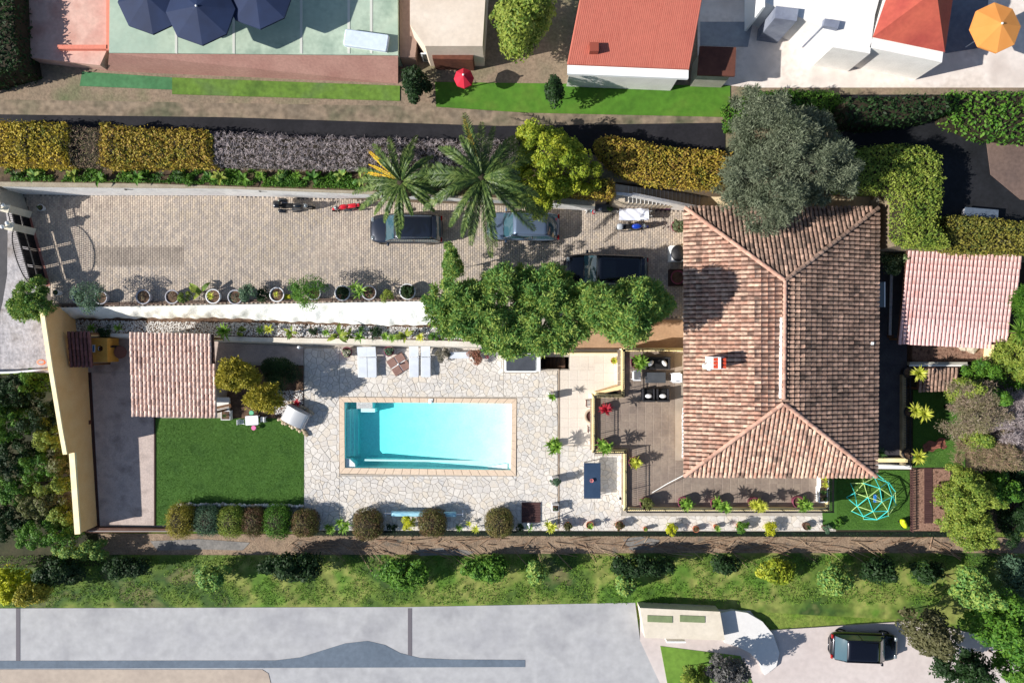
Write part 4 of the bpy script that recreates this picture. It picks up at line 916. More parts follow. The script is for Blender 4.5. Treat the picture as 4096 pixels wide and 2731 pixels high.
# ================================================================ TERRACE RAILING
KY=mat('kerb_yellow',[(244,222,158),(248,234,184)],2,fine=(10,.08))
rl=thing('terrace_railing','black iron railing on a yellow kerb around the raised house terrace','railing',tuple(P(2500,1800,ZT)))
rp=[(2738,1399),(2500,1399),(2500,1587),(2381,1587),(2381,1812),(2509,1812),(2509,2048),(3334,2048),(3334,1870)]
pts=[P(x,y,2.2) for x,y in rp]; bal=MB()
for a,b in zip(pts,pts[1:]):
    d=(b-a); L_=d.length; u=d.normalized(); nrm=Vector((-u.y,u.x,0)); ang=math.atan2(u.y,u.x); mid=(a+b)/2
    MB().box((mid.x,mid.y,ZT+.09),(L_+.16,.19,.2),ang).build('kerb',KY,rl)
    for z,w_ in ((ZT+1.02,.045),(ZT+.88,.03),(ZT+.28,.03)): MB().box((mid.x,mid.y,z),(L_+.03,w_,.03),ang).build('rail',IRON,rl)
    n=int(L_/.12)
    for i in range(n+1): p=a+u*(i*L_/n); bal.box((p.x,p.y,ZT+.62),(.02,.02,.86))
    for i in range(0,n+1,10): p=a+u*(i*L_/n); MB().box((p.x,p.y,ZT+.62),(.045,.045,.9)).build('post',IRON,rl)
    mc=MB() ; k_=int(L_/.3)
    for i in range(k_): p=a+u*((i+.5)*L_/k_)-nrm*.075*0; mc.box((p.x,p.y,ZT+.196),(L_/k_-.02,.2,.02),ang)
    mc.build('kerb_tiles',KY,rl); 
bo=bal.build('balusters',IRON,rl); bo['kind']='stuff'
# east path parapet
rl2=thing('east_railing','dark railing with pale kerb along the shaded east path','railing',tuple(P(3636,1700,ZT)))
a,b=P(3634,1500,2.0),P(3634,1866,2.0); m=MB(); m.box(((a+b)/2).to_tuple()[:2]+(ZT+.15,),(.22,(b-a).length,.34)); m.build('kerb',mat('shade_kerb',[(120,108,86),(150,136,108)],2),rl2); bal=MB()  # kerb colour is the yellow one darkened with painted shade
n=36
for i in range(n+1): p=a.lerp(b,i/n); bal.box((p.x,p.y,ZT+.6),(.02,.02,.8))
bal.build('balusters',IRON,rl2); MB().box((a.x,(a.y+b.y)/2,ZT+1.0),(.05,(b-a).length,.03)).build('rail',IRON,rl2)
a,b=P(3505,1843,2.0),P(3645,1846,2.0); MB().box(((a.x+b.x)/2,(a.y+b.y)/2,ZT+.2),(b.x-a.x,.24,.42)).build('kerb',KY,rl2)
struct(MB().prism(PL([(3500,1858),(3645,1862),(3645,1876),(3500,1874)],.6),-.02,.6).build('white_step',WHITEW),'white ledge below the end of the east path')
# step wall / side railing / well / spa
wr_=thing('side_railing','white railing between the sunken passage and the beige tiles','railing',tuple(P(2350,1415,0))); a,b=P(2218,1413,.9),P(2488,1413,.9)
for z in (.95,.8,.15): MB().box(((a.x+b.x)/2,a.y,z),(b.x-a.x,.05,.04)).build('rail',YC,wr_)
m=MB()
for i in range(36): m.box((a.x+(b.x-a.x)*i/35,a.y,.5),(.025,.025,.9))
m.build('balusters',YC,wr_); MB().box(((a.x+b.x)/2,a.y,.05),(b.x-a.x,.16,.12)).build('kerb',YC,wr_)
TAN=mat('tan_floor',[(164,132,104),(182,150,120)],1.0,fine=(6,.12))
struct(MB().prism(PL([(2225,1278),(2741,1278),(2741,1392),(2497,1396),(2225,1396)],0),-.03,.012).build('sunken_passage',TAN),'tan floor of the passage below the driveway wall')
struct(MB().prism(rect(2150,1426,2282,1478),ZS-1.2,ZS-1.0).build('stairwell_floor',mat('dark_floor',[(60,44,36)],2,fine=(8,.2))),'dark floor of the sunken stairwell')
for i in range(7):
    x0=2157+i*15; MB().prism(rect(x0,1428,x0+14.5,1475),ZS-1.0,-.25-.22*(6-i)).build('step',mat('dark_step',[(84,62,50),(104,80,64)],2),bpy.data.objects['stairwell_floor'])
pw_=thing('tan_parapet','low tan parapet beside the corner of the raised terrace','wall',tuple(P(2440,1560,0)))
m=MB(); wall_quad(m,P(2384,1578,0),P(2487,1546,0),1.0,1.5,-.02,.24,1); m.build('wall',mat('tan_render',[(226,196,150)],1,fine=(10,.1)),pw_); MB().lathe([(.001,1.1),(.13,1.08),(.18,.95),(.18,0)],tuple(P(2382,1574,0)),16).build('end_cap',YC,pw_,smooth=True)
m=MB(); m.box(tuple(P(2236,1605,.0)),(.06,P(0,1485,0).y-P(0,2120,0).y if 0 else 10.1,.05)); q=m.build('joint_strip',mat('strip_brown',[(150,132,114)],2)); q.location.y=-3.0; struct(q,'thin edging strip between flagstones and beige tiles')
spa=thing('spa','square spa with white rim and dark grey lid by the stairwell','spa',tuple(P(2084,1450,0))); q0=P(2084,1450,.75); MB().rbox((0,0,.36),(2.05,1.2,.72),.08).build('rim',PW,spa,world=False,smooth=False); MB().rbox((0,0,.76),(1.86,1.04,.1),.08).build('lid',mat('lid_grey',[(66,70,78),(78,82,90)],2,fine=(20,.1),rough=.5),spa,world=False)
spa.location=(q0.x,q0.y,0); MB().rbox((1.12,.1,.5),(.2,1.3,1.0),.03).build('side_panel',PW,spa,world=False)
# ================================================================ FURNITURE
WPL=mat('white_plastic',[(226,228,232)],1,rough=.4); RAT=mat('black_rattan',[(30,30,36),(44,44,50)],30,fine=(60,.4),rough=.6,bump=(80,.5)); SLING=mat('pale_sling',[(196,202,212),(212,218,226)],2,fine=(60,.06))
def lounger(px,py,label,ang,back=.35,L=1.95,Wd=.62):
    q=P(px,py,.35); o=thing('sun_lounger',label,'sun lounger',(q.x,q.y,0),R(ang),'white sun loungers above the pool')
    f=MB()
    for s in (1,-1): f.box((s*(Wd/2-.02),-.3,.33),(.04,L*.68,.04))
    f.box((0,-L*.5+.04,.33),(Wd,.04,.04)); f.build('frame',WPL,o,world=False)
    MB().box((0,-.34,.355),(Wd-.06,L*.64,.02)).build('sling',SLING,o,world=False)
    M=Matrix.Rotation(back,4,'X'); MB().box((0,L*.5-.33,.47),(Wd-.04,L*.34,.025),M=M.to_3x3()).build('backrest',SLING,o,world=False)
    for sx in (1,-1):
        for y_ in (-L*.45,L*.25): MB().box((sx*(Wd/2-.03),y_,.16),(.04,.04,.33)).build('leg',WPL,o,world=False)
lounger(1450,1448,'leftmost pale sun lounger, shaded by the citrus trees',1,.3); lounger(1487,1448,'second sun lounger from the left, beside the shaded one',1,.3)
lounger(1656,1447,'third sun lounger, just right of the brown parasol base',0,.1); lounger(1703,1447,'rightmost sun lounger, tilted back next to a grey shrub',0,.2)
pb=thing('parasol_weight','square brown parasol base with a cross shaped gap, no parasol','parasol base',tuple(P(1595,1456,0)),R(33))
for sx in (1,-1):
    for sy in (1,-1): MB().rbox((sx*.30,sy*.30,.05),(.54,.54,.1),.03).build('slab',mat('base_slab',[(130,100,92),(146,116,106)],2,fine=(14,.1)),pb,world=False)
c_=MB(); c_.box((0,0,.03),(1.0,.06,.05)); c_.box((0,0,.03),(.06,1.0,.05)); c_.build('cross',PW,pb,world=False); MB().lathe([(.05,0),(.05,.35),(.001,.35)],seg=10).build('tube',PW,pb,world=False)
sl_=thing('bench_slab','pale blue grey flat bench behind the rightmost loungers','bench',tuple(P(1840,1420,0))); MB().rbox((0,0,.38),(1.25,.4,.06),.02).build('seat',SLING,sl_,world=False)
for s in (-.5,.5): MB().box((s,0,.18),(.06,.34,.35)).build('leg',WPL,sl_,world=False)
# dining table
dt=thing('garden_table','dark blue rectangular table beside the terrace corner','table',tuple(P(2369,1922,0))); q=P(2369,1922,.76); dt.location=(q.x,q.y,0)
MB().rbox((0,0,.745),(1.05,2.24,.035),.02).build('tabletop',mat('slate_blue',[(42,60,86),(50,70,96)],1.5,fine=(12,.1),rough=.5),dt,world=False); MB().box((0,0,.70),(.95,2.1,.06)).build('frame',WPL,dt,world=False)
for sx in (1,-1):
    for sy in (1,-1): MB().box((sx*.45,sy*1.02,.35),(.06,.06,.7)).build('leg',WPL,dt,world=False)
oddment(2366,1920,.765,'small pink bowl on the dark blue table','bowl','bowl',mat('pink_bowl',[(226,140,140)],1),(.24,.22,.14),'bucket')
# round bistro set
bt=thing('round_planter','round pale stone planter against the terrace wall','planter',tuple(P(2366,1661,0))); MB().lathe([(.30,0),(.5,.5),(.52,.6),(.40,.6),(.36,.45),(.001,.42)],seg=26).build('bowl',mat('stone_bowl',[(170,150,132),(190,172,152)],3,fine=(12,.15)),bt,world=False,smooth=True); MB().lathe([(.001,.5),(.38,.5)],seg=20).build('soil',mat('dark_soil',[(72,40,36)],3),bt,world=False)
def chair(px,py,z,label,ang,m,ms=None,s=1.0,name='garden_chair',group=None,arms=False,slats=False):
    q=P(px,py,z+.45*s); o=thing(name,label,'chair',(q.x,q.y,z),R(ang),group); ms=ms or m; k=s
    if slats:
        for i in range(4): MB().box((-.15*k+.1*k*i,0,.44*k),(.07*k,.44*k,.02*k)).build('slat',ms,o,world=False)
        MB().box((0,.2*k,.42*k),(.44*k,.04*k,.04*k)).build('frame',m,o,world=False)
    else: MB().rbox((0,0,.43*k),(.46*k,.46*k,.05*k),.05*k).build('seat',ms,o,world=False)
    MB().rbox((0,.22*k,.68*k),(.44*k,.05*k,.42*k),.02*k).build('backrest',m,o,world=False)
    for sx in (1,-1):
        for sy in (1,-1): MB().box((sx*.2*k,sy*.2*k,.21*k),(.04*k,.04*k,.42*k)).build('leg',m,o,world=False)
        if arms: MB().box((sx*.24*k,0,.62*k),(.05*k,.42*k,.04*k)).build('armrest',m,o,world=False)
    return o
IRB=mat('brown_iron',[(90,58,50)],2,rough=.6)
chair(2357,1612,0,'brown iron bistro chair above the round stone planter',90,IRB,WPL,.9,slats=True,arms=True); chair(2364,1716,0,'brown iron bistro chair below the round stone planter',90,IRB,WPL,.9,slats=True)
chair(2546,1502,ZT,'white cushioned chair left of the terrace coffee table',90,WPL,WPL,1.15,arms=True); chair(2703,1510,ZT,'white cushioned chair right of the terrace coffee table',-90,WPL,WPL,1.15,arms=True)
ct=thing('coffee_table','dark grey rectangular coffee table on the raised terrace','table',(0,0,ZT)); q=P(2622,1510,ZT+.4); ct.location=(q.x,q.y,ZT); MB().rbox((0,0,.40),(1.26,.66,.05),.03).build('tabletop',mat('anthracite',[(66,70,76),(78,82,88)],2,rough=.4),ct,world=False); MB().rbox((0,0,.2),(1.1,.5,.36),.03).build('base',RAT,ct,world=False)
def sofa(px,py,w,dp_,label,ang,cush,name='armchair',cat='armchair',group=None):
    q=P(px,py,ZT+.45); o=thing(name,label,cat,(q.x,q.y,ZT),R(ang),group)
    MB().rbox((0,0,.18),(w,dp_,.34),.04).build('base',RAT,o,world=False); MB().rbox((0,dp_/2-.06,.48),(w,.12,.5),.04).build('backrest',RAT,o,world=False)
    for s in (1,-1): MB().rbox((s*(w/2-.06),-.02,.40),(.12,dp_-.04,.34),.04).build('armrest',RAT,o,world=False)
    MB().rbox((0,-.05,.38),(w-.26,dp_-.2,.1),.04).build('seat_cushion',SEAT,o,world=False,smooth=False)
    for i,(x,y,a) in enumerate(cush):
        c=thing('cushion',('white cushion lying on the '+label)[:90],'cushion',(q.x+x*math.cos(R(ang))-y*math.sin(R(ang)),q.y+x*math.sin(R(ang))+y*math.cos(R(ang)),ZT+.44),R(ang+a))
        if len(cush)>1: c['label']='white cushion at the %s end of the dark rattan sofa'%('left' if (x>0)==(abs(ang)>90) else 'right')
        else: c['label']=('white cushion on the '+label).replace('black rattan armchair','armchair')
        b=MB(); b.sphere((0,0,.08),.22,12,6,(1,.62,.4)); b.build('pillow',WPL,c,world=False,smooth=True); MB().tube([(-.2,0,.1),(0,0,.175),(.2,0,.1)],.008,4).build('seam',SLING,c,world=False)
    return o
sofa(2630,1452,1.55,.78,'black rattan sofa at the top of the raised terrace',0,[(-.42,0,50),(.42,0,-55)],'sofa','sofa')
sofa(2594,1580,.78,.8,'left black rattan armchair of the pair facing the coffee table',180,[(0,.05,0)],group='rattan armchairs'); sofa(2651,1580,.78,.8,'right black rattan armchair of the pair facing the coffee table',180,[(0,.05,0)],group='rattan armchairs')
ro=thing('guy_rope','thin pale rope from the roof corner to the terrace railing','rope',tuple(P(2680,1950,2.4))); a,b=P(2740,1897,4.35),P(2608,1970,ZT+.05); MB().tube([a,a.lerp(b,.5)-Vector((0,0,.12)),b],.018,5).build('strand',PW,ro)
# pool roller
pr=thing('cover_roller','light blue pool cover rolled on a metal axle beside the hedge balls','pool cover',(0,0,0)); q=P(1695,2055,.45); pr.location=(q.x,q.y,0)
b=MB(); b.tube([(-2.05,.02,.42),(-1.9,.02,.42),(0,0,.42),(1.9,-.02,.42),(2.05,-.02,.42)],.165,18); b.build('cover',mat('cover_blue',[(120,176,204),(160,208,222),(140,190,214)],2.5,fine=(12,.12),rough=.5,stretch=(1,5,1)),pr,world=False,smooth=True)
b=MB(); b.tube([(-2.5,.02,.42),(2.5,-.02,.42)],.035,8); b.build('axle',MATS['chrome'],pr,world=False)
for s in (-2.45,2.45): MB().box((s,0,.2),(.06,.4,.06)).build('stand',WPL,pr,world=False); MB().box((s,0,.3),(.05,.05,.3)).build('upright',WPL,pr,world=False)
# brown deck with hose
dk=thing('wooden_deck','small square deck of dark brown boards by the right hedge ball','deck',tuple(P(2124,2048,0)))
for i in range(8): MB().box((0,-.56+.16*i,.05),(1.2,.145,.05)).build('board',mat('deck_brown',[(66,44,44),(84,58,56)],4,stretch=(.3,1,1)),dk,world=False)
hs=thing('garden_shower','white curved shower pipe at the edge of the brown deck','shower',tuple(P(2118,2090,0))); MB().tube([(0,-.1,0),(0,-.1,.5),(-.02,0,1.3),(-.05,.16,1.9),(-.08,.32,1.85)],.03,8).build('pipe',WPL,hs,world=False,smooth=True); MB().lathe([(.09,0),(.05,.05),(.001,.06)],(-.08,.36,1.8),12).build('shower_head',WPL,hs,world=False)
# BBQ / oven
ov=thing('outdoor_grill','large silver grill hood on a rough stone surround','grill',(0,0,0),R(-27)); q=P(1176,1668,.8); ov.location=(q.x,q.y,0)
STE=mat('brushed_steel',[(206,208,210),(190,192,196)],1,rough=.42,metal=.35,fine=(40,.05),spec=.7)
vs=[];fs=[];NXg=14
for i in range(NXg+1):
    x=-.72+1.44*i/NXg; t=i/NXg; z=.75+.20*math.sin(math.pi*t)**.7
    vs+=[(x,-.48,z),(x,.48,z),(x,-.48,.6),(x,.48,.6)]
for i in range(NXg):
    a=i*4;b=a+4; fs+=[(a,b,b+1,a+1),(a,a+2,b+2,b),(a+1,b+1,b+3,a+3)]
fs+=[(0,1,3,2),(NXg*4,NXg*4+2,NXg*4+3,NXg*4+1)]
MB().add(vs,fs).build('hood',STE,ov,world=False,smooth=False); MB().rbox((0,0,.3),(1.5,1.05,.6),.05).build('base',POTM['grey'],ov,world=False); MB().tube([(.8,-.35,.72),(.8,.35,.72)],.02,6).build('handle',MATS['chrome'],ov,world=False)
RUB=mat('rubble',[(150,134,112),(190,172,146),(206,192,170)],3,rnd=.8,fine=(10,.2))
def rock(mb,c,r):
    b=bmesh.new(); bmesh.ops.create_icosphere(b,subdivisions=1,radius=r)
    vs=[(c[0]+v.co.x*random.uniform(.8,1.25),c[1]+v.co.y*random.uniform(.8,1.2),c[2]+v.co.z*random.uniform(.6,.95)) for v in b.verts]; fs=[tuple(v.index for v in f.verts) for f in b.faces]; b.free(); mb.add(vs,fs)
for i in range(13): b=MB(); rock(b,(-.95+.17*i,-.72+.10*math.sin(i*2),.12),random.uniform(.10,.16)); b.build('stone',RUB,ov,world=False)
b=MB()
for i in range(40): rock(b,(random.uniform(-.9,.9),random.uniform(.5,.7),.1),.09)
o=b.build('stones',RUB,ov,world=False); o['kind']='stuff'
# kids table
kt=thing('kids_table','small white plastic table on the lawn near the grill','table',(0,0,0),R(3)); q=P(1007,1681,.5); kt.location=(q.x,q.y,0); MB().rbox((0,0,.48),(.82,.6,.04),.06).build('tabletop',WPL,kt,world=False)
for sx in (1,-1):
    for sy in (1,-1): MB().box((sx*.34,sy*.24,.23),(.05,.05,.46)).build('leg',WPL,kt,world=False)
chair(966,1687,0,'white plastic child chair left of the small lawn table',90,WPL,WPL,.75,slats=True); chair(1052,1677,0,'white plastic child chair right of the small lawn table',-90,WPL,WPL,.75,slats=True)
def stool(px,py,label,m): 
    q=P(px,py,.35); o=thing('stool',label,'stool',(q.x,q.y,0)); MB().lathe([(.001,.34),(.14,.34),(.16,.30),(.14,.27)],seg=18).build('seat',m,o,world=False)
    for k in range(4): a=k*1.57+.78; MB().tube([(math.cos(a)*.1,math.sin(a)*.1,.3),(math.cos(a)*.15,math.sin(a)*.15,0)],.015,5).build('leg',m,o,world=False)
stool(1014,1711,'pink child stool below the small lawn table',mat('pink_plastic',[(226,120,170)],1,rough=.4)); stool(1005,1651,'mint green child stool above the small lawn table',mat('mint_plastic',[(110,190,150)],1,rough=.4))
cn=thing('stone_counter','white stone counter slab beside the tiled shelter','counter',tuple(P(897,1613,0))); MB().rbox((0,0,.42),(.95,.85,.06),.02).build('top',WHITEW,cn,world=False); MB().box((0,0,.2),(.8,.7,.4)).build('base',LW,cn,world=False)
bm_=thing('wooden_bench','short brown wooden plank bench next to the white counter','bench',tuple(P(895,1624,.46)),R(12)); MB().box((0,0,.03),(.95,.14,.05)).build('plank',MATS['wood_dark'],bm_,world=False); MB().box((0,-.12,.02),(.95,.05,.05)).build('rail',MATS['wood_dark'],bm_,world=False)
potted(902,1661,0,.3,.42,'white','white square planter with dry spiky plant below the counter','yucca',YUC(3),pr=.2,ph=.15,sq=True)
# service corner
sg=thing('service_cabinet','ochre cabinet wall with a round mirror by the tiny purple roof','cabinet',tuple(P(395,1400,0))); q=P(396,1400,1.3); sg.location=(q.x,q.y,0); MB().rbox((0,0,.65),(1.05,1.5,1.3),.02).build('body',mat('ochre_dark',[(206,150,66),(216,162,80)],2,fine=(12,.08)),sg,world=False)
MB().lathe([(.17,1.3),(.17,1.36),(.13,1.36),(.12,1.33),(.001,1.33)],(.1,.1,0),22).build('mirror',MATS['chrome'],sg,world=False); MB().box((-.32,.1,1.32),(.18,.48,.02)).build('notice',WPL,sg,world=False); MB().box((-.32,.1,1.332),(.08,.36,.006)).build('print',BLU,sg,world=False)
chair(462,1403,0,'black folding chair in the shade behind the tiled shelter',30,POTM['black'],POTM['black'],1.1,arms=True)
bt=thing('round_table','round brown garden table half under the tiled shelter','table',tuple(P(505,1408,0))); MB().lathe([(.001,.72),(.4,.72),(.4,.68)],seg=24).build('tabletop',mat('table_brown',[(120,80,68)],3,fine=(10,.1)),bt,world=False); MB().tube([(0,0,0),(0,0,.7)],.05,8).build('leg',POTM['black'],bt,world=False)
lp=thing('post_lamp','small white globe lamp at the corner of the shaded slab','lamp',tuple(P(1212,1389,0))); MB().tube([(0,0,0),(0,0,.8)],.03,6).build('post',WPL,lp,world=False); MB().sphere((0,0,.9),.11,12,8).build('globe',WPL,lp,world=False,smooth=True)
for x,y,z,l in ((708,1330,1.3,'round pale lamp above the top edge of the tiled shelter'),): 
    lp=thing('garden_lamp',l,'lamp',tuple(P(x,y,z))); MB().sphere((0,0,.3),.2,12,8,(1,.8,.7)).build('shade',LW,lp,world=False,smooth=True); MB().tube([(0,0,-.4),(0,0,.3)],.03,6).build('post',WPL,lp,world=False)
wl_=thing('wall_lamp','small dark wall light on the beige wall left of the sofa terrace','wall light',tuple(P(2482,1492,1.0))); MB().rbox((0,0,0),(.16,.12,.14),.02).build('case',POTM['black'],wl_,world=False); MB().box((-.05,0,-.09),(.1,.1,.04)).build('bulb',PW,wl_,world=False)
wl_=thing('wall_lamp','small dark wall light low on the white wall right of the blue table','wall light',tuple(P(2481,1993,.8))); MB().rbox((0,0,0),(.12,.16,.14),.02).build('case',POTM['black'],wl_,world=False); MB().box((-.04,0,-.09),(.1,.1,.04)).build('bulb',PW,wl_,world=False)
# dome
dm=thing('climbing_dome','turquoise and lime geodesic climbing dome on the small lawn','climbing dome',tuple(P(3480,1985,0)),R(20)); rD=1.5; bmm=bmesh.new(); bmesh.ops.create_icosphere(bmm,subdivisions=2,radius=rD); bmm.edges.ensure_lookup_table()
T1=mat('turquoise_bar',[(50,200,190),(90,220,220)],2,rough=.4); T2=mat('lime_bar',[(190,220,140)],2,rough=.4); joints={}
for ed in bmm.edges:
    a,b=ed.verts[0].co,ed.verts[1].co
    if a.z>-.02 and b.z>-.02: MB().tube([a,b],.022,6).build('bar',T2 if (ed.index*7)%5<2 else T1,dm,world=False); joints[ed.verts[0].index]=a.copy(); joints[ed.verts[1].index]=b.copy()
jm=MB()
for v in joints.values(): jm.sphere(v,.04,6,4)
jm.build('joints',T1,dm,world=False); bmm.free()
sw_=thing('swing_seat','blue swing seat hanging inside the climbing dome','swing',tuple(P(3500,1992,.5))); MB().rbox((0,0,0),(.18,.52,.04),.05).build('seat',BLU,sw_,world=False); MB().tube([(0,.22,0),(0,0,.95)],.008,4).build('rope',PW,sw_,world=False); MB().tube([(0,-.22,0),(0,0,.95)],.008,4).build('rope',PW,sw_,world=False)
ty=thing('ride_on_toy','lime yellow plastic ride-on toy at the lawn corner beside the dome','toy',tuple(P(3608,2090,0)),R(-60)); MB().sphere((0,0,.2),.34,14,8,(1,.55,.6)).build('body',mat('lime_plastic',[(196,214,40)],1,rough=.35),ty,world=False,smooth=True); MB().sphere((-.22,0,.36),.14,10,6).build('seat',MATS['lime_plastic'],ty,world=False,smooth=True)
for sx in (-.2,.2):
    for sy in (-.18,.18): MB().sphere((sx,sy,.07),.07,8,6,(1,.5,1)).build('wheel',POTM['black'],ty,world=False)
# east lawns, bed, boards
l2=struct(MB().prism(PL([(3290,1878),(3638,1880),(3638,2118),(3345,2118),(3290,2100)],0),-.03,.02).build('small_lawn',LAWN),'small lawn under the climbing dome'); blades(PL([(3345,1880),(3636,1882),(3636,2112),(3345,2112)],0),.02,1200,GB,'grass',l2)
l3=struct(MB().prism(PL([(3652,1560),(3860,1560),(3860,1868),(3652,1868)],0),-.03,.02).build('shaded_lawn',LAWN),'shaded lawn right of the east path'); blades(PL([(3652,1562),(3850,1562),(3850,1866),(3652,1866)],0),.02,900,GB,'grass',l3)
struct(MB().prism(PL([(3642,1874),(3800,1874),(3800,2122),(3642,2122)],0),-.03,.03).build('bark_bed',mat('bark_mulch',[(120,88,74),(160,126,108),(96,70,58)],5,fine=(16,.4),bump=(30,.8))),'reddish bark bed right of the small lawn')
bw_=thing('board_walk','narrow dark brown board walk crossing the bark bed','boardwalk',tuple(P(3712,1980,.03)))
for i in range(30): MB().box((0,-1.72+i*.118,.03),(.5,.10,.04)).build('board',MATS['deck_brown'],bw_,world=False)
fn=thing('picket_fence','thin dark picket fence between the small lawn and the bark bed','fence',tuple(P(3640,2000,0)))
for i in range(24): MB().box((0,-1.9+i*.165,.2),(.03,.07,.4)).build('picket',MATS['deck_brown'],fn,world=False)
for z in (.12,.32): MB().box((-.02,0,z),(.02,3.9,.05)).build('rail',MATS['deck_brown'],fn,world=False)
cv=thing('brown_tarp','crumpled reddish brown cover lying on the shaded lawn','tarpaulin',tuple(P(3735,1780,0)),R(14)); vs=[];fs=[]
for i in range(15):
    for j in range(9): x=-.75+1.5*i/14;y=-.3+.6*j/8; vs.append((x+.06*math.sin(j*2.1),y*(1-.25*math.sin(i*.9)),.08+.05*math.sin(x*7+y*5)))
for i in range(14):
    for j in range(8): k_=i*9+j; fs.append((k_,k_+9,k_+10,k_+1))
MB().add(vs,fs).build('sheet',mat('tarp',[(136,84,72)],2,fine=(10,.1)),cv,world=False); MB().tube([(-.75,-.3,.1),(-.9,-.4,.05)],.01,4).build('cord',PW,cv,world=False)
lw2=thing('low_wall','low white capped wall under the rose tiled shed','wall',tuple(P(3750,1455,0))); MB().prism(PL([(3640,1448),(3870,1448),(3870,1462),(3640,1462)],1.5),0,1.5).build('wall',GWALL,lw2); MB().prism(PL([(3638,1458),(3872,1458),(3872,1465),(3638,1465)],1.55),1.5,1.55).build('coping',WHITEW,lw2)
MB().prism(PL([(3968,1378),(3978,1378),(3972,1440),(3962,1440)],1.6),0,1.6).build('end_wall',KY,lw2)
struct(MB().prism(PL([(3650,1378),(3970,1378),(3970,1446),(3650,1446)],.9),-.02,.9).build('shed_bed',MATS['bark_mulch']),'brown planting bed below the rose tiled shed')
pp=thing('drain_pipe','grey pipe lying along the dark east path','pipe',tuple(P(3566,1180,ZT))); MB().tube([P(3568,1010,ZT+.3),P(3560,1340,ZT+.3)],.09,8).build('tube',POTM['grey'],pp); MB().box(tuple(P(3562,1345,ZT+.2)),(.26,.2,.3)).build('bracket',POTM['brown'],pp)
q=P(3880,1390,.9); b=MB(); rock(b,(q.x,q.y,q.z+.1),.42); rock(b,(q.x-.5,q.y+.1,q.z+.1),.3); rk_=b.build('boulder',mat('pale_rock',[(190,178,158),(210,200,180)],2,fine=(8,.3))); tag(rk_,'pale rough boulder in the bed below the rose shed','rock')
gw=struct(MB().prism(PL([(3510,792),(3578,792),(3578,990),(3510,990)],3.2),ZD,3.2).build('grey_block',GWALL),'grey slab beside the upper right roof corner')
wp_=thing('white_pipe','white curved pipe crossing the bottom of the concrete apron','pipe',tuple(P(90,1487,ZD))); MB().tube([P(-300,1492,ZD+.4),P(0,1490,ZD+.4),P(60,1488,ZD+.4),P(130,1482,ZD+.4),P(195,1476,ZD+.4)],.07,8).build('tube',WPL,wp_,smooth=True); MB().tube([P(60,1489,ZD-.1),P(60,1488,ZD+.4)],.04,6).build('post',WPL,wp_)
for pts_,l in (([(150,1440),(172,1432),(188,1445),(170,1458),(152,1448)],'coral'),): 
    hs=thing('garden_hose','coral coloured hose coiled on top of the apron edge by the yellow wall','hose',tuple(P(165,1445,ZD))); MB().tube([P(165+18*math.cos(a*.7)*(1-.01*a),1448+11*math.sin(a*.7)*(1-.01*a),ZD+.5+.01*a) for a in range(30)],.025,5).build('coil',mat('coral',[(230,150,120)],1),hs); MB().tube([P(190,1445,ZD+.5),P(205,1500,ZD+.2)],.025,5).build('end',MATS['coral'],hs)
# ================================================================ HEDGES AND TREES
LG=dict(rnd=.5,leaf=.25,rough=.6,detail=3)
GOLD=mat('leaf_golden',[(62,84,34),(98,108,38),(150,138,46),(190,168,56),(206,184,70),(170,140,52),(120,100,54),(86,104,40)],.55,rnd=.4,leaf=.25,rough=.6,detail=3)
GOLD2=mat('leaf_golden_brown',[(64,92,36),(96,112,42),(150,140,52),(186,164,62),(150,116,60),(172,156,58),(188,170,70),(84,110,42)],.55,rnd=.4,leaf=.25,rough=.6,detail=3)
DEAD=mat('twig_mauve_grey',[(108,96,96),(150,138,140),(182,172,172),(130,116,116)],.9,rnd=.8,rough=.8)
DEADB=mat('twig_brown_hedge',[(120,92,78),(150,124,108),(104,106,60),(162,142,128)],1.3,rnd=.7,rough=.8)
LIME=mat('leaf_lime',[(84,108,30),(122,142,38),(160,168,48),(190,188,62)],.8,**LG)
DG=mat('leaf_deep_green',[(58,96,50),(82,126,62),(108,150,74),(154,168,78),(92,136,68),(66,110,56)],.7,**LG)
OLV=mat('leaf_olive_grey',[(64,74,54),(90,100,78),(124,132,108),(80,88,68)],.7,**LG)
MG=mat('leaf_mid_green',[(44,82,28),(66,112,36),(100,140,44),(56,96,34)],.7,**LG)
YG=mat('leaf_yellow_green',[(72,100,38),(104,130,48),(148,158,66),(84,116,44)],.9,**LG)
BRT=mat('leaf_bright_yellow',[(150,160,30),(196,196,40),(120,150,34)],1.5,**LG)
CIT=mat('leaf_citrus',[(96,106,34),(140,138,46),(176,162,58),(84,98,36)],.9,**LG)
BRN=mat('leaf_red_brown',[(92,66,54),(120,86,70),(84,92,44),(104,76,60)],1.2,**LG)
BLG=mat('leaf_blue_green',[(58,86,66),(86,114,88),(104,128,96)],1,**LG)
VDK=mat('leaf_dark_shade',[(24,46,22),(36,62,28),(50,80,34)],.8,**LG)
hedge('golden_hedge','golden and green hedge at the far upper left corner','hedge',[(-60,480),(120,486),(255,492),(262,560),(258,654),(100,650),(-60,646)],ZN,6.5,GOLD,TWIG,group='hedges along the retaining wall')
hedge('brown_hedge','thin brown reddish patch of hedge between two golden ones','hedge',[(262,498),(395,512),(398,600),(392,654),(262,654)],ZN,6.3,DEADB,TWIG,leaf=.12,asp=.2,group='hedges along the retaining wall')
hedge('golden_hedge','golden brown hedge above the left part of the retaining wall','hedge',[(395,490),(520,508),(815,520),(840,560),(840,650),(395,656)],ZN,6.5,GOLD2,TWIG,group='hedges along the retaining wall')
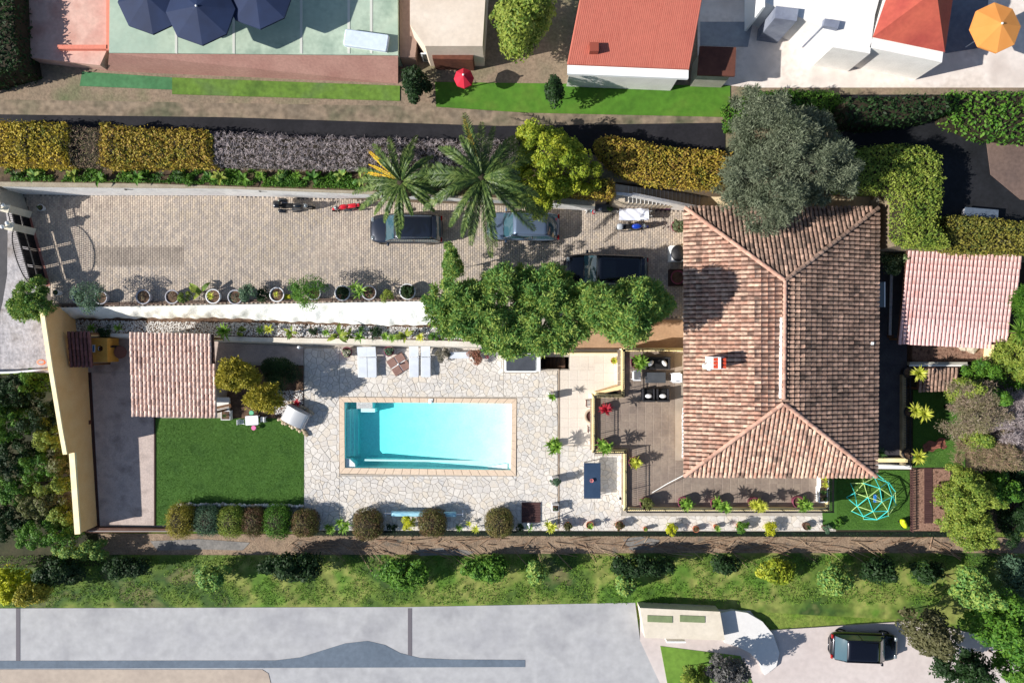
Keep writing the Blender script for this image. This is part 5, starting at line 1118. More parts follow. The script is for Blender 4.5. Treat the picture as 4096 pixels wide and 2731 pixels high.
hedge('dry_hedge','long leafless mauve grey hedge behind the palms','hedge',[(838,524),(1200,545),(1600,556),(2066,560),(2066,676),(1500,664),(842,648)],ZN,6.3,DEAD,TWIG,dens=420,leaf=.22,asp=.09,group='hedges along the retaining wall')
hedge('golden_hedge','curved golden hedge above the garden stairs','hedge',[(2385,558),(2440,542),(2560,566),(2700,594),(2890,604),(2925,625),(2915,742),(2780,738),(2620,724),(2515,696),(2440,645),(2398,600)],ZN,6.4,GOLD2,TWIG,group='hedges along the retaining wall')
hedge('golden_hedge','big golden hedge block at the upper right of the villa roof','hedge',[(3375,600),(3480,585),(3600,575),(3715,585),(3768,625),(3778,780),(3755,900),(3800,960),(3800,985),(3680,975),(3628,940),(3632,785),(3600,752),(3380,745)],ZN,6.8,YG,TWIG,group='hedges along the retaining wall')
hedge('green_hedge','grey green and yellow hedge behind the rose tiled shed','hedge',[(3802,862),(3900,865),(4180,900),(4180,1010),(3900,1008),(3802,1000)],ZN,6.2,mat('leaf_mixed_hedge',[(70,88,50),(104,112,50),(150,140,56),(80,84,70)],1,**LG),TWIG,group='hedges along the retaining wall')
hedge('ivy_mound','green and yellow ivy bushes behind the olive tree','bush',[(2900,420),(3000,372),(3150,358),(3330,362),(3380,400),(3300,470),(3000,500),(2910,520)],ZN,5.6,MG,TWIG)
tree('round_tree','round lime green tree between the palm and the stairs','tree',2200,672,8.6,172,168,ZN,LIME,n=190,rc=.36,per=130,leaf=.13,asp=.6,thick=.6)
hedge('golden_hedge','short golden hedge between the round tree and the stairs','hedge',[(2290,752),(2360,735),(2425,712),(2458,738),(2456,785),(2300,775)],ZN,6.2,GOLD2,TWIG,group='hedges along the retaining wall')
ground_plant(2150,808,ZN,'bush','low golden shrub hanging over the wall under the round tree',r=.9,h=1.6,pm=LIME,name='golden_bush',cat='bush')
tree('olive_tree','big grey green olive tree overhanging the upper edge of the villa roof','tree',3118,655,10.2,262,268,ZD,OLV,n=420,rc=.48,per=190,leaf=.20,asp=.2,thick=.42,inner=.3)
tree('evergreen_tree','left dark green tree with an upright tip over the white slope','tree',1955,1240,8.0,248,168,ZD,DG,group='dark evergreen trees',n=330,rc=.40,per=170,leaf=.23,asp=.25,thick=.36,inner=.2)
tree('evergreen_tree','middle dark green tree reaching down over the spa','tree',2205,1250,8.2,190,185,ZD,DG,group='dark evergreen trees',n=260,rc=.40,per=170,leaf=.23,asp=.25,thick=.36,inner=.2)
tree('evergreen_tree','right dark green tree beside the black off-road car','tree',2480,1238,9.3,205,132,ZD,DG,group='dark evergreen trees',n=260,rc=.40,per=170,leaf=.23,asp=.25,thick=.36,inner=.2)
tree('young_conifer','slim upright dark green conifer tip rising from the left evergreen','tree',1810,1062,7.0,40,74,ZD,DG,n=60,rc=.22,per=110,leaf=.2,asp=.2,thick=.6)
tree('citrus_tree','yellow green citrus tree, the larger one touching the tiled shelter','tree',950,1500,3.6,92,66,0,CIT,group='citrus trees',n=120,rc=.36,per=80,leaf=.19,asp=.34,inner=.15,thick=.35)
tree('citrus_tree','yellow citrus tree standing right above the silver grill','tree',1062,1592,3.3,74,60,0,CIT,group='citrus trees',n=95,rc=.36,per=80,leaf=.19,asp=.34,inner=.15,thick=.35)
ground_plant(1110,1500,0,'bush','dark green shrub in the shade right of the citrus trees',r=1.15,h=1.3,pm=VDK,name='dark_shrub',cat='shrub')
ground_plant(1188,1610,0,'rosette','small dark red spiky plant at the grill corner',r=.35,h=.2,pm=YUC(2))
tree('gate_bush','round dark green bush at the lower end of the gate','bush',135,1205,4.2,88,92,ZD,DG,n=80,rc=.3,per=140,leaf=.18,asp=.3,trunk=True)
def ball(px,py,label,m,rx=53,ry=54,top=1.25,group='clipped hedge balls'):
    c=P(px,py,top*.6); k=(H-top*.6)/H/SC; o=thing('clipped_bush',label,'bush',(c.x,c.y,0),0,group); n=7500
    d=RNG.normal(0,1,(n,3)); d/=np.linalg.norm(d,axis=1,keepdims=True); e=np.sign(d)*np.abs(d)**.75; rr=RNG.uniform(.86,1.04,(n,1)); rr=rr*(1+.09*wob(d[:,0:1]*2+px,d[:,1:2]*2+d[:,2:3],1.3,px*.1)); C=RNG.normal(0,.06 if 'lower row' in group else .015,(n,3))+e*rr*np.array([rx*k*1.02,ry*k*1.02,top*.5])+np.array([c.x,c.y,top*.52]); C=C+RNG.normal(0,.05 if 'lower row' in group else .015,C.shape)
    V,_=leaf_arrays(C,d,.075,.5,.5); leaf_obj('foliage',V,m,o); b=MB(); b.sphere((c.x,c.y,top*.5),1,12,8,(rx*k*.88,ry*k*.88,top*.42)); b.build('branches',TWIG,o); MB().tube([(c.x,c.y,-.1),(c.x,c.y,.5)],.06,6).build('stem',BARK,o)
BALLM=mat('leaf_topiary',[(92,68,54),(112,86,60),(96,104,44),(116,96,66)],1.6,rnd=.5,leaf=.15,rough=.6); BALLG=mat('leaf_topiary_green',[(84,92,44),(110,112,54),(124,104,66),(96,110,50)],1.6,rnd=.5,leaf=.15,rough=.6)
ball(1220,2092,'reddish brown hedge ball next to the lawn corner',BALLM); ball(1470,2098,'brown hedge ball left of the blue pool cover',BALLM,60,62); ball(1730,2090,'brown hedge ball in front of the middle of the blue pool cover',BALLM,56,54); ball(1997,2090,'squarish green brown hedge ball left of the brown deck',BALLG,57,57)
ball(722,2082,'golden clipped column bush at the left end of the lower row',mat('leaf_topiary_gold',[(120,116,44),(156,144,56),(110,120,50)],1.6,**LG),50,66,1.5,'shrubs in the lower row'); ball(832,2082,'blue green bush second from left in the lower row',BLG,50,58,1.2,'shrubs in the lower row'); ball(925,2085,'green and yellow bush third from left in the lower row',YG,50,60,1.2,'shrubs in the lower row'); ball(1015,2085,'brownish bush fourth from left in the lower row',BRN,44,56,1.1,'shrubs in the lower row'); ball(1110,2085,'bright green bush just left of the first brown hedge ball',MG,50,66,1.3,'shrubs in the lower row')
stn=thing('stone_border','row of rounded grey stones edging the bottom of the lawn','stone border',tuple(P(960,2022,0)))
for i in range(46):
    b=MB(); q=P(715+i*11+random.uniform(-3,3),2016+random.uniform(-3,3)+i*.18,0.1); rock(b,tuple(q),random.uniform(.10,.15)); b.build('stone',PEB,stn)
# palms
FR=mat('palm_green',[(34,54,26),(58,82,38),(92,112,54),(124,138,76)],1.5,rnd=.6,leaf=.15,rough=.45); FRY=mat('palm_yellow',[(190,170,40),(214,180,50),(200,130,40)],2,rnd=.6,leaf=.2)
def palm(px,py,zc,rpx,label,nf,zg,seed,yellow=3,ya=150):
    rg=random.Random(seed); c=P(px,py,zc); k=(H-zc)/H/SC; Rr=rpx*k; o=thing('palm_tree',label,'palm tree',(c.x,c.y,zg),0,'palm trees by the driveway')
    t=MB(); t.tube([(0,0,0),(0,0,(zc-zg)*.5),(0,0,zc-zg)],.26,12,.2); t.build('trunk',BARK,o,world=False)
    b=MB(); b.sphere((0,0,zc-zg),.32,10,6); b.build('crown_shaft',TWIG,o,world=False,smooth=True)
    for i in range(nf+yellow):
        isy=i>=nf; a=2*math.pi*(i*.382)+rg.uniform(-.15,.15) if not isy else R(ya+(i-nf)*13); up=rg.uniform(-.15,1.0) if not isy else .1; Lf=Rr*rg.uniform(.82,1.12)*(1 if up<.75 else .7); hx,hy=math.cos(a),math.sin(a)
        rise=up*1.3; pts=[];n=26
        for j in range(n+1):
            s=j/n; r=Lf*(s*(1-.12*s*up)); z=(zc-zg)+.15+rise*math.sin(min(1,s*1.35)*math.pi*.5)-(1.1+.9*(1-up))*Lf*.28*s**2.2; pts.append(Vector((hx*r,hy*r,z)))
        V=[];F=[]
        side=Vector((-hy,hx,0)); spray=rg.uniform(.12,.15)
        for j in range(3,62):
            s=j/62; p=pts[min(int(s*n),n-1)].lerp(pts[min(int(s*n)+1,n)],s*n-int(s*n)); tg=(pts[min(int(s*n)+1,n)]-pts[max(int(s*n)-0,0)]).normalized() if int(s*n)<n else (pts[-1]-pts[-2]).normalized()
            ll=Lf*spray*(.5 if isy else 1)*(math.sin(math.pi*min(1,s*.92+.06))**.6)*rg.uniform(.85,1.1)
            for sd in (1,-1):
                d=(side*sd*.72+tg*.85+Vector((0,0,.12+rg.uniform(-.35,.5)))).normalized(); q=p+d*ll-Vector((0,0,ll*.25)); w=tg*.036
                m_=p+d*ll*.5; o_=len(V); V+=[p-w*.6,p+w*.6,m_+w,q,m_-w]; F+=[(o_,o_+1,o_+2,o_+4),(o_+4,o_+2,o_+3)]
        f=MB(); f.add(V,F); fo_=f.build('frond',FRY if isy else FR,o,world=False)
        r_=MB(); r_.tube([pts[q] for q in range(0,n+1,3)],.03,5,.008); r_.build('rib',FR,fo_,world=False)
palm(1607,732,7.4,212,'smaller palm tree over the dark graphite car, with yellowing fronds',22,ZN,3,3,135)
palm(1928,715,8.4,290,'bigger palm tree over the steel blue hatchback',27,ZN,8,1,106)
# upper bed plants
bedl=struct(MB().prism(PL([(0,672),(840,672),(1500,688),(2400,712),(2400,790),(2100,798),(1500,766),(600,736),(0,728)],ZN),ZN-.03,ZN+.03).build('upper_bed',mat('upper_soil',[(60,48,36),(92,76,58),(70,74,36)],1.5,fine=(8,.35))),'long planting bed on top of the retaining wall')
def cover(poly,z,n,m,name,label,leaf=.1,h=.2,asp=.4):
    xs=[p[0] for p in poly];ys=[p[1] for p in poly];x=RNG.uniform(min(xs),max(xs),n*3);y=RNG.uniform(min(ys),max(ys),n*3);k=inpoly(x,y,poly)&(wob(x,y,1.3,5)>-.15);x=x[k][:n];y=y[k][:n]
    C=np.stack([x,y,z+RNG.uniform(0,h,len(x))],1);V,_=leaf_arrays(C,np.tile([0,0,1.],(len(x),1)),leaf,asp,.7); o=leaf_obj(name,V,m,None,kind='stuff'); o['label']=label; return o
cover(PL([(10,676),(840,676),(1500,692),(1700,700),(1700,770),(1500,760),(600,732),(10,724)],ZN),ZN+.02,13000,MG,'ground_cover','low green ground cover in the bed above the retaining wall',.13)
bedp=[(62,700,'rosette',3,'dark spiky plant at the left end of the upper bed'),(130,702,'big',3,'dark broad leaved plant second in the upper bed'),(290,700,'big',1,'yellow broad leaves below the brown hedge patch'),(390,712,'big',0,'green broad leaved plant left of the wall spotlight'),(545,706,'big',0,'bright green broad leaved plant right above the left wall spotlight'),(640,700,'rosette',3,'dark spiky plant below the golden brown hedge'),(712,700,'rosette',3,'second dark spiky plant below the golden brown hedge'),(750,718,'bush',0,'pale green small bush in the upper bed'),(835,712,'big',0,'large light green leaves at the left end of the dry hedge'),(880,706,'big',1,'yellow green leafy plant below the start of the dry hedge'),(972,712,'big',0,'leafy green plant above the right wall spotlight'),(1040,700,'rosette',0,'green star shaped plant left of the touring motorbike'),(1120,702,'bush',3,'dark green small bush above the touring motorbike'),(1188,700,'rosette',0,'bright green star shaped plant above the touring motorbike'),(1250,712,'big',0,'leafy green plant above the red dirt bike'),(1365,702,'big',3,'dark leafy plant above the red dirt bike'),(1440,712,'big',3,'bluish leafy plant at the left of the smaller palm')]
for x,y,k,c,l in bedp:
    ground_plant(x,y,ZN,k,l,r=.5 if k=='big' else .38,h=.45 if k=='big' else .3,n=7 if k=='big' else 24,pm=([MG,YG,YUC(2),DG][c] if k!='rosette' else YUC(c)),group='plants in the bed above the retaining wall')
# driveway pots
G_='plants along the lower edge of the driveway'
potted(315,1188,ZD,.42,.5,'grey','grey round pot nearly empty, leftmost large one by the driveway','twigs',YUC(3),ph=.2,group=G_)
potted(402,1190,ZD,.4,.5,'grey','round green bush between the two leftmost grey pots','bush',BLG,pr=1.0,ph=1.6,group=G_)
potted(572,1187,ZD,.44,.55,'grey','large grey pot holding dry brown stalks','twigs',DEADB,ph=.5,group=G_)
potted(688,1187,ZD,.42,.5,'grey','grey pot full of bare pinkish twigs','twigs',DEADB,ph=.9,group=G_)
ground_plant(722,1185,ZD,'bush','yellow green upright shrub right of the bare twig pot',r=.42,h=1.0,pm=YG,group=G_)
ground_plant(800,1165,ZD,'big','plant with long yellow green leaves reaching over the driveway',r=.75,h=.8,n=7,pm=YG,group=G_)
potted(852,1185,ZD,.44,.55,'white','whitish pot under the long yellow green leaves','yucca',YUC(1),pr=.35,ph=.3,group=G_)
potted(940,1188,ZD,.44,.55,'grey','grey pot half hidden by a blue green bush','twigs',BLG,ph=.6,group=G_)
ground_plant(982,1172,ZD,'bush','blue green bush leaning over its grey pot',r=.62,h=1.3,pm=BLG,group=G_)
ground_plant(1050,1178,ZD,'bush','dark low shrub left of a white rimmed pot',r=.5,h=.6,pm=VDK,group=G_)
potted(1107,1178,ZD,.44,.55,'white','white rimmed pot with a small yellow plant inside','yucca',YUC(1),pr=.25,ph=.1,group=G_)
ground_plant(1152,1190,ZD,'bush','small bright yellow plant between driveway pots',r=.25,h=.4,pm=BRT,group=G_)
ground_plant(1190,1165,ZD,'bush','dark green shrub with yellow shoots left of the widest bush',r=.55,h=1.0,pm=MG,group=G_)
potted(1255,1172,ZD,.42,.5,'grey','widest light green bush along the lower driveway edge','bush',MG,pr=1.05,ph=1.7,group=G_)
potted(1369,1172,ZD,.46,.55,'white','white rimmed pot of dark foliage right of the widest bush','bush',VDK,pr=.4,ph=.12,group=G_)
ground_plant(1428,1158,ZD,'rosette','upright cactus like plant between two white rimmed pots',r=.5,h=1.1,heads=3,n=14,pm=YUC(0),group=G_)
potted(1476,1170,ZD,.44,.55,'grey','grey rimmed pot filled with dark soil near the evergreen','twigs',YUC(3),ph=.1,group=G_)
ground_plant(1545,1182,ZD,'bush','light green low shrub between the two right pots',r=.5,h=.8,pm=YG,group=G_)
potted(1630,1166,ZD,.48,.55,'white','rightmost white rimmed pot, next to the evergreen trees','bush',VDK,pr=.42,ph=.1,group=G_)
# planks along pots
tb=thing('timber_edging','weathered brown timbers laid along the lower driveway edge','edging',tuple(P(900,1210,ZD)))
for i in range(18):
    x0=230+i*85; y=interp([(230,1222),(1000,1206),(1760,1194)],x0); y2=interp([(230,1222),(1000,1206),(1760,1194)],x0+80)
    for dy_ in (0,-7): MB().prism(PL([(x0,y+dy_),(x0+80,y2+dy_),(x0+80,y2+4+dy_),(x0,y+4+dy_)],ZD),ZD,ZD+.12).build('timber',mat('old_timber',[(70,54,48),(104,84,74),(130,112,100)],3,rnd=.5,stretch=(.3,2,2)),tb)
# gravel bed plants
G2='plants in the bed below the white slope'
for x,y,k,c,r,h,l in [(243,1330,'rosette',3,.45,1.2,'dark spiky palm like plant in the shade of the yellow wall'),(370,1312,'rosette',0,.45,.4,'green spiky plant above the tiny purple roof'),(415,1322,'bush',3,.45,.4,'dark low bush between two spiky plants left of the shelter'),(475,1312,'rosette',0,.42,.4,'bright spiky plant just left of the tiled shelter'),(897,1325,'rosette',0,.75,.9,'large spiky green plant at the right corner of the tiled shelter'),(960,1325,'bush',1,.3,.3,'faded low plant right of the large spiky one'),(1043,1322,'rosette',0,.42,.3,'spiky green plant, left one of a touching pair'),(1078,1317,'rosette',1,.48,.4,'spiky yellow green plant, right one of a touching pair'),(1161,1328,'big',1,.45,.6,'olive broad leaved plant above the citrus trees'),(1250,1325,'bush',3,.3,.3,'small dull plant left of the big banana leaves'),(1306,1330,'rosette',0,.35,.3,'small bright spiky plant left of the banana leaves'),(1350,1340,'big',1,.7,1.0,'wide banana like leaves over the cream wall'),(1392,1342,'big',1,.5,.7,'yellow curled leaves right of the banana plant'),(1438,1346,'rosette',0,.5,.5,'green spiky plant above the two left loungers'),(1446,1318,'rosette',3,.35,.5,'thin dark spiky plant close to the white slope'),(1503,1330,'bush',3,.4,.4,'greyish shrub above the flower pot by the parasol base'),(1542,1344,'rosette',0,.42,.3,'spiky plant, left one above the parasol base'),(1572,1350,'rosette',0,.42,.3,'spiky plant, right one above the parasol base'),(1619,1342,'big',1,.7,.8,'plant with long yellow green tongues above the right loungers'),(1681,1348,'rosette',1,.42,.3,'yellow green round spiky plant at the right end of the bed'),(1735,1346,'bush',0,.4,.3,'green low bush beside the evergreen trees')]:
    ground_plant(x,y,ZB,k,l,r=r,h=h,n=8 if k=='big' else 30,pm=([MG,YG,YUC(2),VDK][c] if k!='rosette' else YUC(c)),group=G2)
# pool side pots
potted(1387,1408,0,.33,.4,'pink','plum rimmed flower pot left of the shaded loungers','bush',mat('flower_white',[(190,170,160),(110,130,80),(220,210,206)],6,rnd=.8),pr=.28,ph=.12)
potted(1556,1405,0,.31,.4,'pink','plum rimmed pot above the brown parasol base','bush',BLG,pr=.26,ph=.15)
ground_plant(1772,1418,0,'bush','grey dry looking shrub right of the rightmost lounger',r=.5,h=.7,pm=mat('leaf_grey_dry',[(90,88,76),(120,116,100)],3,**LG))
potted(1905,1424,0,.3,.4,'white','pale pot with a reddish drooping plant near the spa','bush',mat('leaf_reddish',[(130,84,70),(160,110,90),(110,90,60)],3,**LG),pr=.5,ph=.2)
oddment(1925,1402,0,'blue bucket behind the reddish potted plant','bucket','bucket',BLU,(.26,.26,.3),'bucket'); oddment(1948,1428,0,'small red and white jug near the spa','jug','jug',RED,(.2,.18,.3),'bottle')
GW='white planters along the flagstone edge'
potted(2208,1586,0,.2,.75,'white','white square planter with a spiky plant, topmost of the flagstone edge row','yucca',YUC(0),pr=.42,ph=.35,sq=True,group=GW)
potted(2211,1780,0,.2,.55,'brown','drooping leafy plant in a low planter, second in the flagstone edge row','yucca',YUC(0),pr=.55,ph=.6,heads=4,sq=True,group=GW)
potted(2222,1925,0,.22,.75,'white','white planter with a grey leafed plant left of the blue table','bush',BLG,pr=.32,ph=.3,sq=True,group=GW)
potted(2222,2032,0,.22,.6,'white','white planter with sparse leaves, lowest of the flagstone edge row','twigs',BLG,ph=.3,sq=True,group=GW)
potted(2456,1442,0,.2,.45,'terracotta','small white faced pot with a light yucca below the side railing','yucca',YUC(1),pr=.36,ph=.2)
# terrace pots
GT='potted plants along the terrace railing'
potted(2550,1448,ZT,.42,.55,'pink','leafy yucca in a plum pot at the left end of the sofa','yucca',YUC(0),pr=.5,ph=.7,heads=4,group=GT)
potted(2418,1632,ZT,.3,.5,'brown','red cordyline, the only red plant on the terrace','yucca',YUC(2),pr=.55,ph=.7,n=46,group=GT)
potted(2412,1778,ZT,.36,.55,'pink','green yucca at the lower left inner corner of the railing','yucca',YUC(0),pr=.5,ph=.7,heads=3,n=30,group=GT)
potted(2537,1848,ZT,.34,.5,'pink','variegated plant in a pink pot just right of the railing step','yucca',YUC(1),pr=.38,ph=.35,heads=4,n=22,group=GT)
potted(2585,2012,ZT,.38,.55,'pink','round olive green plant in the lower left terrace corner','bush',mat('leaf_olive',[(84,96,44),(110,118,60)],3,**LG),pr=.42,ph=.3,group=GT)
potted(2736,2010,ZT,.36,.55,'pink','yucca with bright heads, second along the lower railing','yucca',YUC(0),pr=.42,ph=.6,heads=4,group=GT)
potted(2868,2014,ZT,.38,.55,'pink','feathery plant in a dark pot, third along the lower railing','yucca',YUC(0),pr=.55,ph=.8,heads=2,n=40,group=GT)
potted(3018,2012,ZT,.36,.55,'pink','tall many headed yucca, fourth along the lower railing','yucca',YUC(1),pr=.42,ph=.9,heads=5,n=34,group=GT)
potted(3195,2008,ZT,.36,.55,'pink','round headed yucca, fifth along the lower railing','yucca',YUC(0),pr=.44,ph=.9,heads=4,n=34,group=GT)
def trough(px,py,label,pm):
    q=P(px,py,ZT+.5); o=thing('planter_trough',label,'planter',(q.x,q.y,ZT)); MB().rbox((0,0,.22),(.56,.95,.44),.05).build('box',PW,o,world=False); MB().box((0,0,.445),(.42,.8,.02)).build('soil',SOIL,o,world=False)
    b=MB(); rosette(b,(-.02,.22,.5),.32,24,.05); rosette(b,(.03,-.2,.5),.3,24,.05); b.build('leaves',pm,o,world=False)
trough(3299,1926,'white trough with yellow green rosettes at the right terrace end',YUC(1)); trough(3295,1980,'longer white trough with sparse green rosette below the first one',YUC(3))
GE='potted yuccas on the east parapet'
for x,y,l,h in ((3636,1490,'topmost yellow green yucca on the east path parapet',1),(3640,1648,'middle two headed yucca on the east path parapet',2),(3634,1815,'lowest yellow yucca on the east path parapet',1)): potted(x,y,ZT,.34,.5,'black',l,'yucca',YUC(1),pr=.62,ph=1.0,heads=h,n=46,group=GE)
ground_plant(3518,1810,ZT,'rosette','dark spiky plant in the shade at the foot of the east path',r=.5,h=.4,pm=YUC(3))
ground_plant(3605,1045,ZD-.9,'bush','variegated white and green shrub left of the rose tiled shed',r=.75,h=2.0,pm=mat('leaf_variegated',[(44,66,30),(60,84,40),(190,206,150)],3,rnd=.75,leaf=.2))
# bottom row of small plants
GB_='plants in the row along the lower boundary'
low=[(1318,2112,'rosette',0,.36,.2,'green star plant left of the two headed one near the brown ball'),(1372,2098,'rosette',0,.5,.5,'many headed yucca left of the second brown ball'),(1565,2112,'bush',3,.35,.3,'dark plant below the left end of the blue pool cover'),(1632,2095,'bush',1,.55,.7,'bright yellow green plant below the pool cover'),(1836,2108,'rosette',0,.38,.2,'green star plant right of the third hedge ball'),(1876,2092,'rosette',1,.3,.3,'yellow green tuft near the end of the pool cover'),(1902,2112,'rosette',1,.4,.4,'yellow green spiky plant left of the squarish hedge ball'),(2078,2112,'bush',3,.3,.3,'small dark plant right of the squarish hedge ball'),(2120,2108,'rosette',0,.34,.2,'green star plant at the foot of the shower pipe')]
for x,y,k,c,r,h,l in low: ground_plant(x,y,0,k,l,r=r,h=h,heads=3 if 'headed' in l else 1,pm=([MG,BRT,YUC(2),VDK][c] if k!='rosette' else YUC(c)),group=GB_)
lowp=[(2200,2098,'white','yellow green yucca in a white pot at the flagstone edge','yucca',YUC(1),.42,3,.18),(2272,2102,'terracotta','dark green plant in a terracotta pot, first right of the edge strip','bush',mat('leaf_dull',[(60,70,40),(100,96,60)],4,**LG),.3,1,.24),(2360,2100,'terracotta','green tuft in a terracotta pot below the blue table','yucca',YUC(0),.32,1,.24),(2478,2100,'terracotta','reddish brown plant in a terracotta pot below the terrace corner','bush',BRN,.32,1,.26),(2583,2116,'terracotta','very small potted plant below the terrace corner','twigs',YUC(0),.1,1,.14),(2682,2112,'brown','bright yellow potted shrub along the lower path','bush',BRT,.42,1,.2),(2785,2116,'terracotta','dark red pot with bare stalks on the lower path','twigs',BRN,.2,1,.2),(2866,2108,'terracotta','light green yucca pot in the middle of the lower path','yucca',YUC(0),.3,1,.16),(2962,2104,'terracotta','green bush spilling from an orange terracotta pot','bush',MG,.45,1,.24),(3076,2108,'terracotta','sparse yellow leaved bush on long stems on the lower path','bush',BRT,.5,1,.16),(3227,2104,'brown','brown pot with a spiky tuft near the small lawn','yucca',YUC(3),.26,1,.24),(3302,2112,'brown','grey green small bush at the corner of the small lawn','bush',BLG,.3,1,.18)]
for x,y,k,l,pl,pm,r,hd,pr_ in lowp: potted(x,y,0,pr_,.35,k,l,pl,pm,pr=r,ph=.3,heads=hd,group=GB_)
ground_plant(3358,2095,0.02,'bush','green tuft at the lower left corner of the small lawn',r=.32,h=.5,pm=MG)
# lower boundary: dark mesh hedge and bank
bd=thing('boundary_hedge','thin dark green hedge strip along the lower edge of the property','hedge',tuple(P(2400,2134,0)))
poly=PL([(1220,2122),(3345,2128),(3790,2126),(3790,2148),(1240,2142)],0.1); MB().prism(poly,ZS,.02).build('mesh',mat('mesh_dark',[(12,22,16),(20,34,22)],2,fine=(20,.3)),bd)
x=RNG.uniform(P(1230,0).x,P(3790,0).x,9000); y=RNG.uniform(P(0,2146).y,P(0,2128).y,9000); V,_=leaf_arrays(np.stack([x,y,RNG.uniform(-.3,.08,9000)],1),np.tile([0,0,1.],(9000,1)),.07,.5); leaf_obj('foliage',V,VDK,bd)
BANK=mat('earth_bank',[(122,106,90),(150,130,110),(136,116,98),(112,104,94)],1.1,fine=(10,.3),bump=(14,.7))
struct(MB().prism(PL([(300,2132),(4300,2150),(4300,2230),(3900,2215),(2600,2215),(1700,2222),(900,2222),(300,2215)],ZS+.02),ZS-.1,ZS+.03).build('earth_bank',BANK),'brown earth bank covered with cut branches below the garden')
for (x0,y0,x1,y1,l) in ((600,2155,1000,2200,'left'),(1650,2190,1900,2222,'middle'),(2490,2145,2640,2200,'right')):
    struct(MB().prism(PL([(x0,y0+8),((x0+x1)/2,y0),(x1,y0+14),(x1-30,y1),((x0+x1)/2,y1-4),(x0+30,y1)],ZS+.05),ZS,ZS+.055).build('grey_sheeting',mat('grey_sheet',[(112,110,108),(134,130,126)],2,fine=(8,.2))),'grey blue sheeting showing through the earth bank, '+l+' patch')
b=MB()
for i in range(240):
    px=random.uniform(1150,4000); py=random.uniform(2150,2212); q=P(px,py,ZS+.08); a=random.gauss(0,.5); l=random.uniform(.4,2.4); b.tube([(q.x,q.y,q.z),(q.x+math.cos(a)*l*.5,q.y+math.sin(a)*l*.5,q.z+.08),(q.x+math.cos(a)*l,q.y+math.sin(a)*l+random.uniform(-.1,.1),q.z)],random.uniform(.012,.028),4)
o=b.build('cut_branches',mat('cut_branch',[(170,144,118),(140,112,92),(190,168,140)],3,rnd=.8),None,kind='stuff'); o['label']='cut branches strewn over the earth bank'
# left shrubs mass
struct(MB().prism(PL([(-1500,1500),(235,1500),(420,2260),(-1500,2300)],ZS),ZS-.1,ZS+.05).build('wild_ground',mat('wild_soil',[(34,38,22),(56,58,34),(70,64,44)],.8,fine=(6,.3))),'dark overgrown ground left of the yellow wall')
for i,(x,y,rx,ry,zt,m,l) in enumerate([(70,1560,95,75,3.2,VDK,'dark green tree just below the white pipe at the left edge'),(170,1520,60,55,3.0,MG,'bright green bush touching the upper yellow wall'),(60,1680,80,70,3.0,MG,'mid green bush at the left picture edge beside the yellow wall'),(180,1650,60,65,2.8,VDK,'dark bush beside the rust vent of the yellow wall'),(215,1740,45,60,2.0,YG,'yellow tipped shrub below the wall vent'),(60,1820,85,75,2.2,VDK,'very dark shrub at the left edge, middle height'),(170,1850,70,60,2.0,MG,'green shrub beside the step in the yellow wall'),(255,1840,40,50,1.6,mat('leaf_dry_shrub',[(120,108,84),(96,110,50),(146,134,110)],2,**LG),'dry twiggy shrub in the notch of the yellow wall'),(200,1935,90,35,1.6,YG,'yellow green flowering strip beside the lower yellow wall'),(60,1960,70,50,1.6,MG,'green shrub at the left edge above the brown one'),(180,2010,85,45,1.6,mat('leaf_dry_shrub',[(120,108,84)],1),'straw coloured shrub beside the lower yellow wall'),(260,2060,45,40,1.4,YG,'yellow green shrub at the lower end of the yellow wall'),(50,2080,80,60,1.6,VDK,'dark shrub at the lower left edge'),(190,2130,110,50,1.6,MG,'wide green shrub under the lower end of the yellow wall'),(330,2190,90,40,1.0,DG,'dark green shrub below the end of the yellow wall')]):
    tree('wild_shrub',l,'shrub',x,y,zt,rx*1.25,ry*1.25,ZS,m,group='wild shrubs left of the yellow wall',n=max(34,int(rx*ry/80)),rc=.3,per=105,leaf=.13,asp=.5,thick=.5,limbs=3)
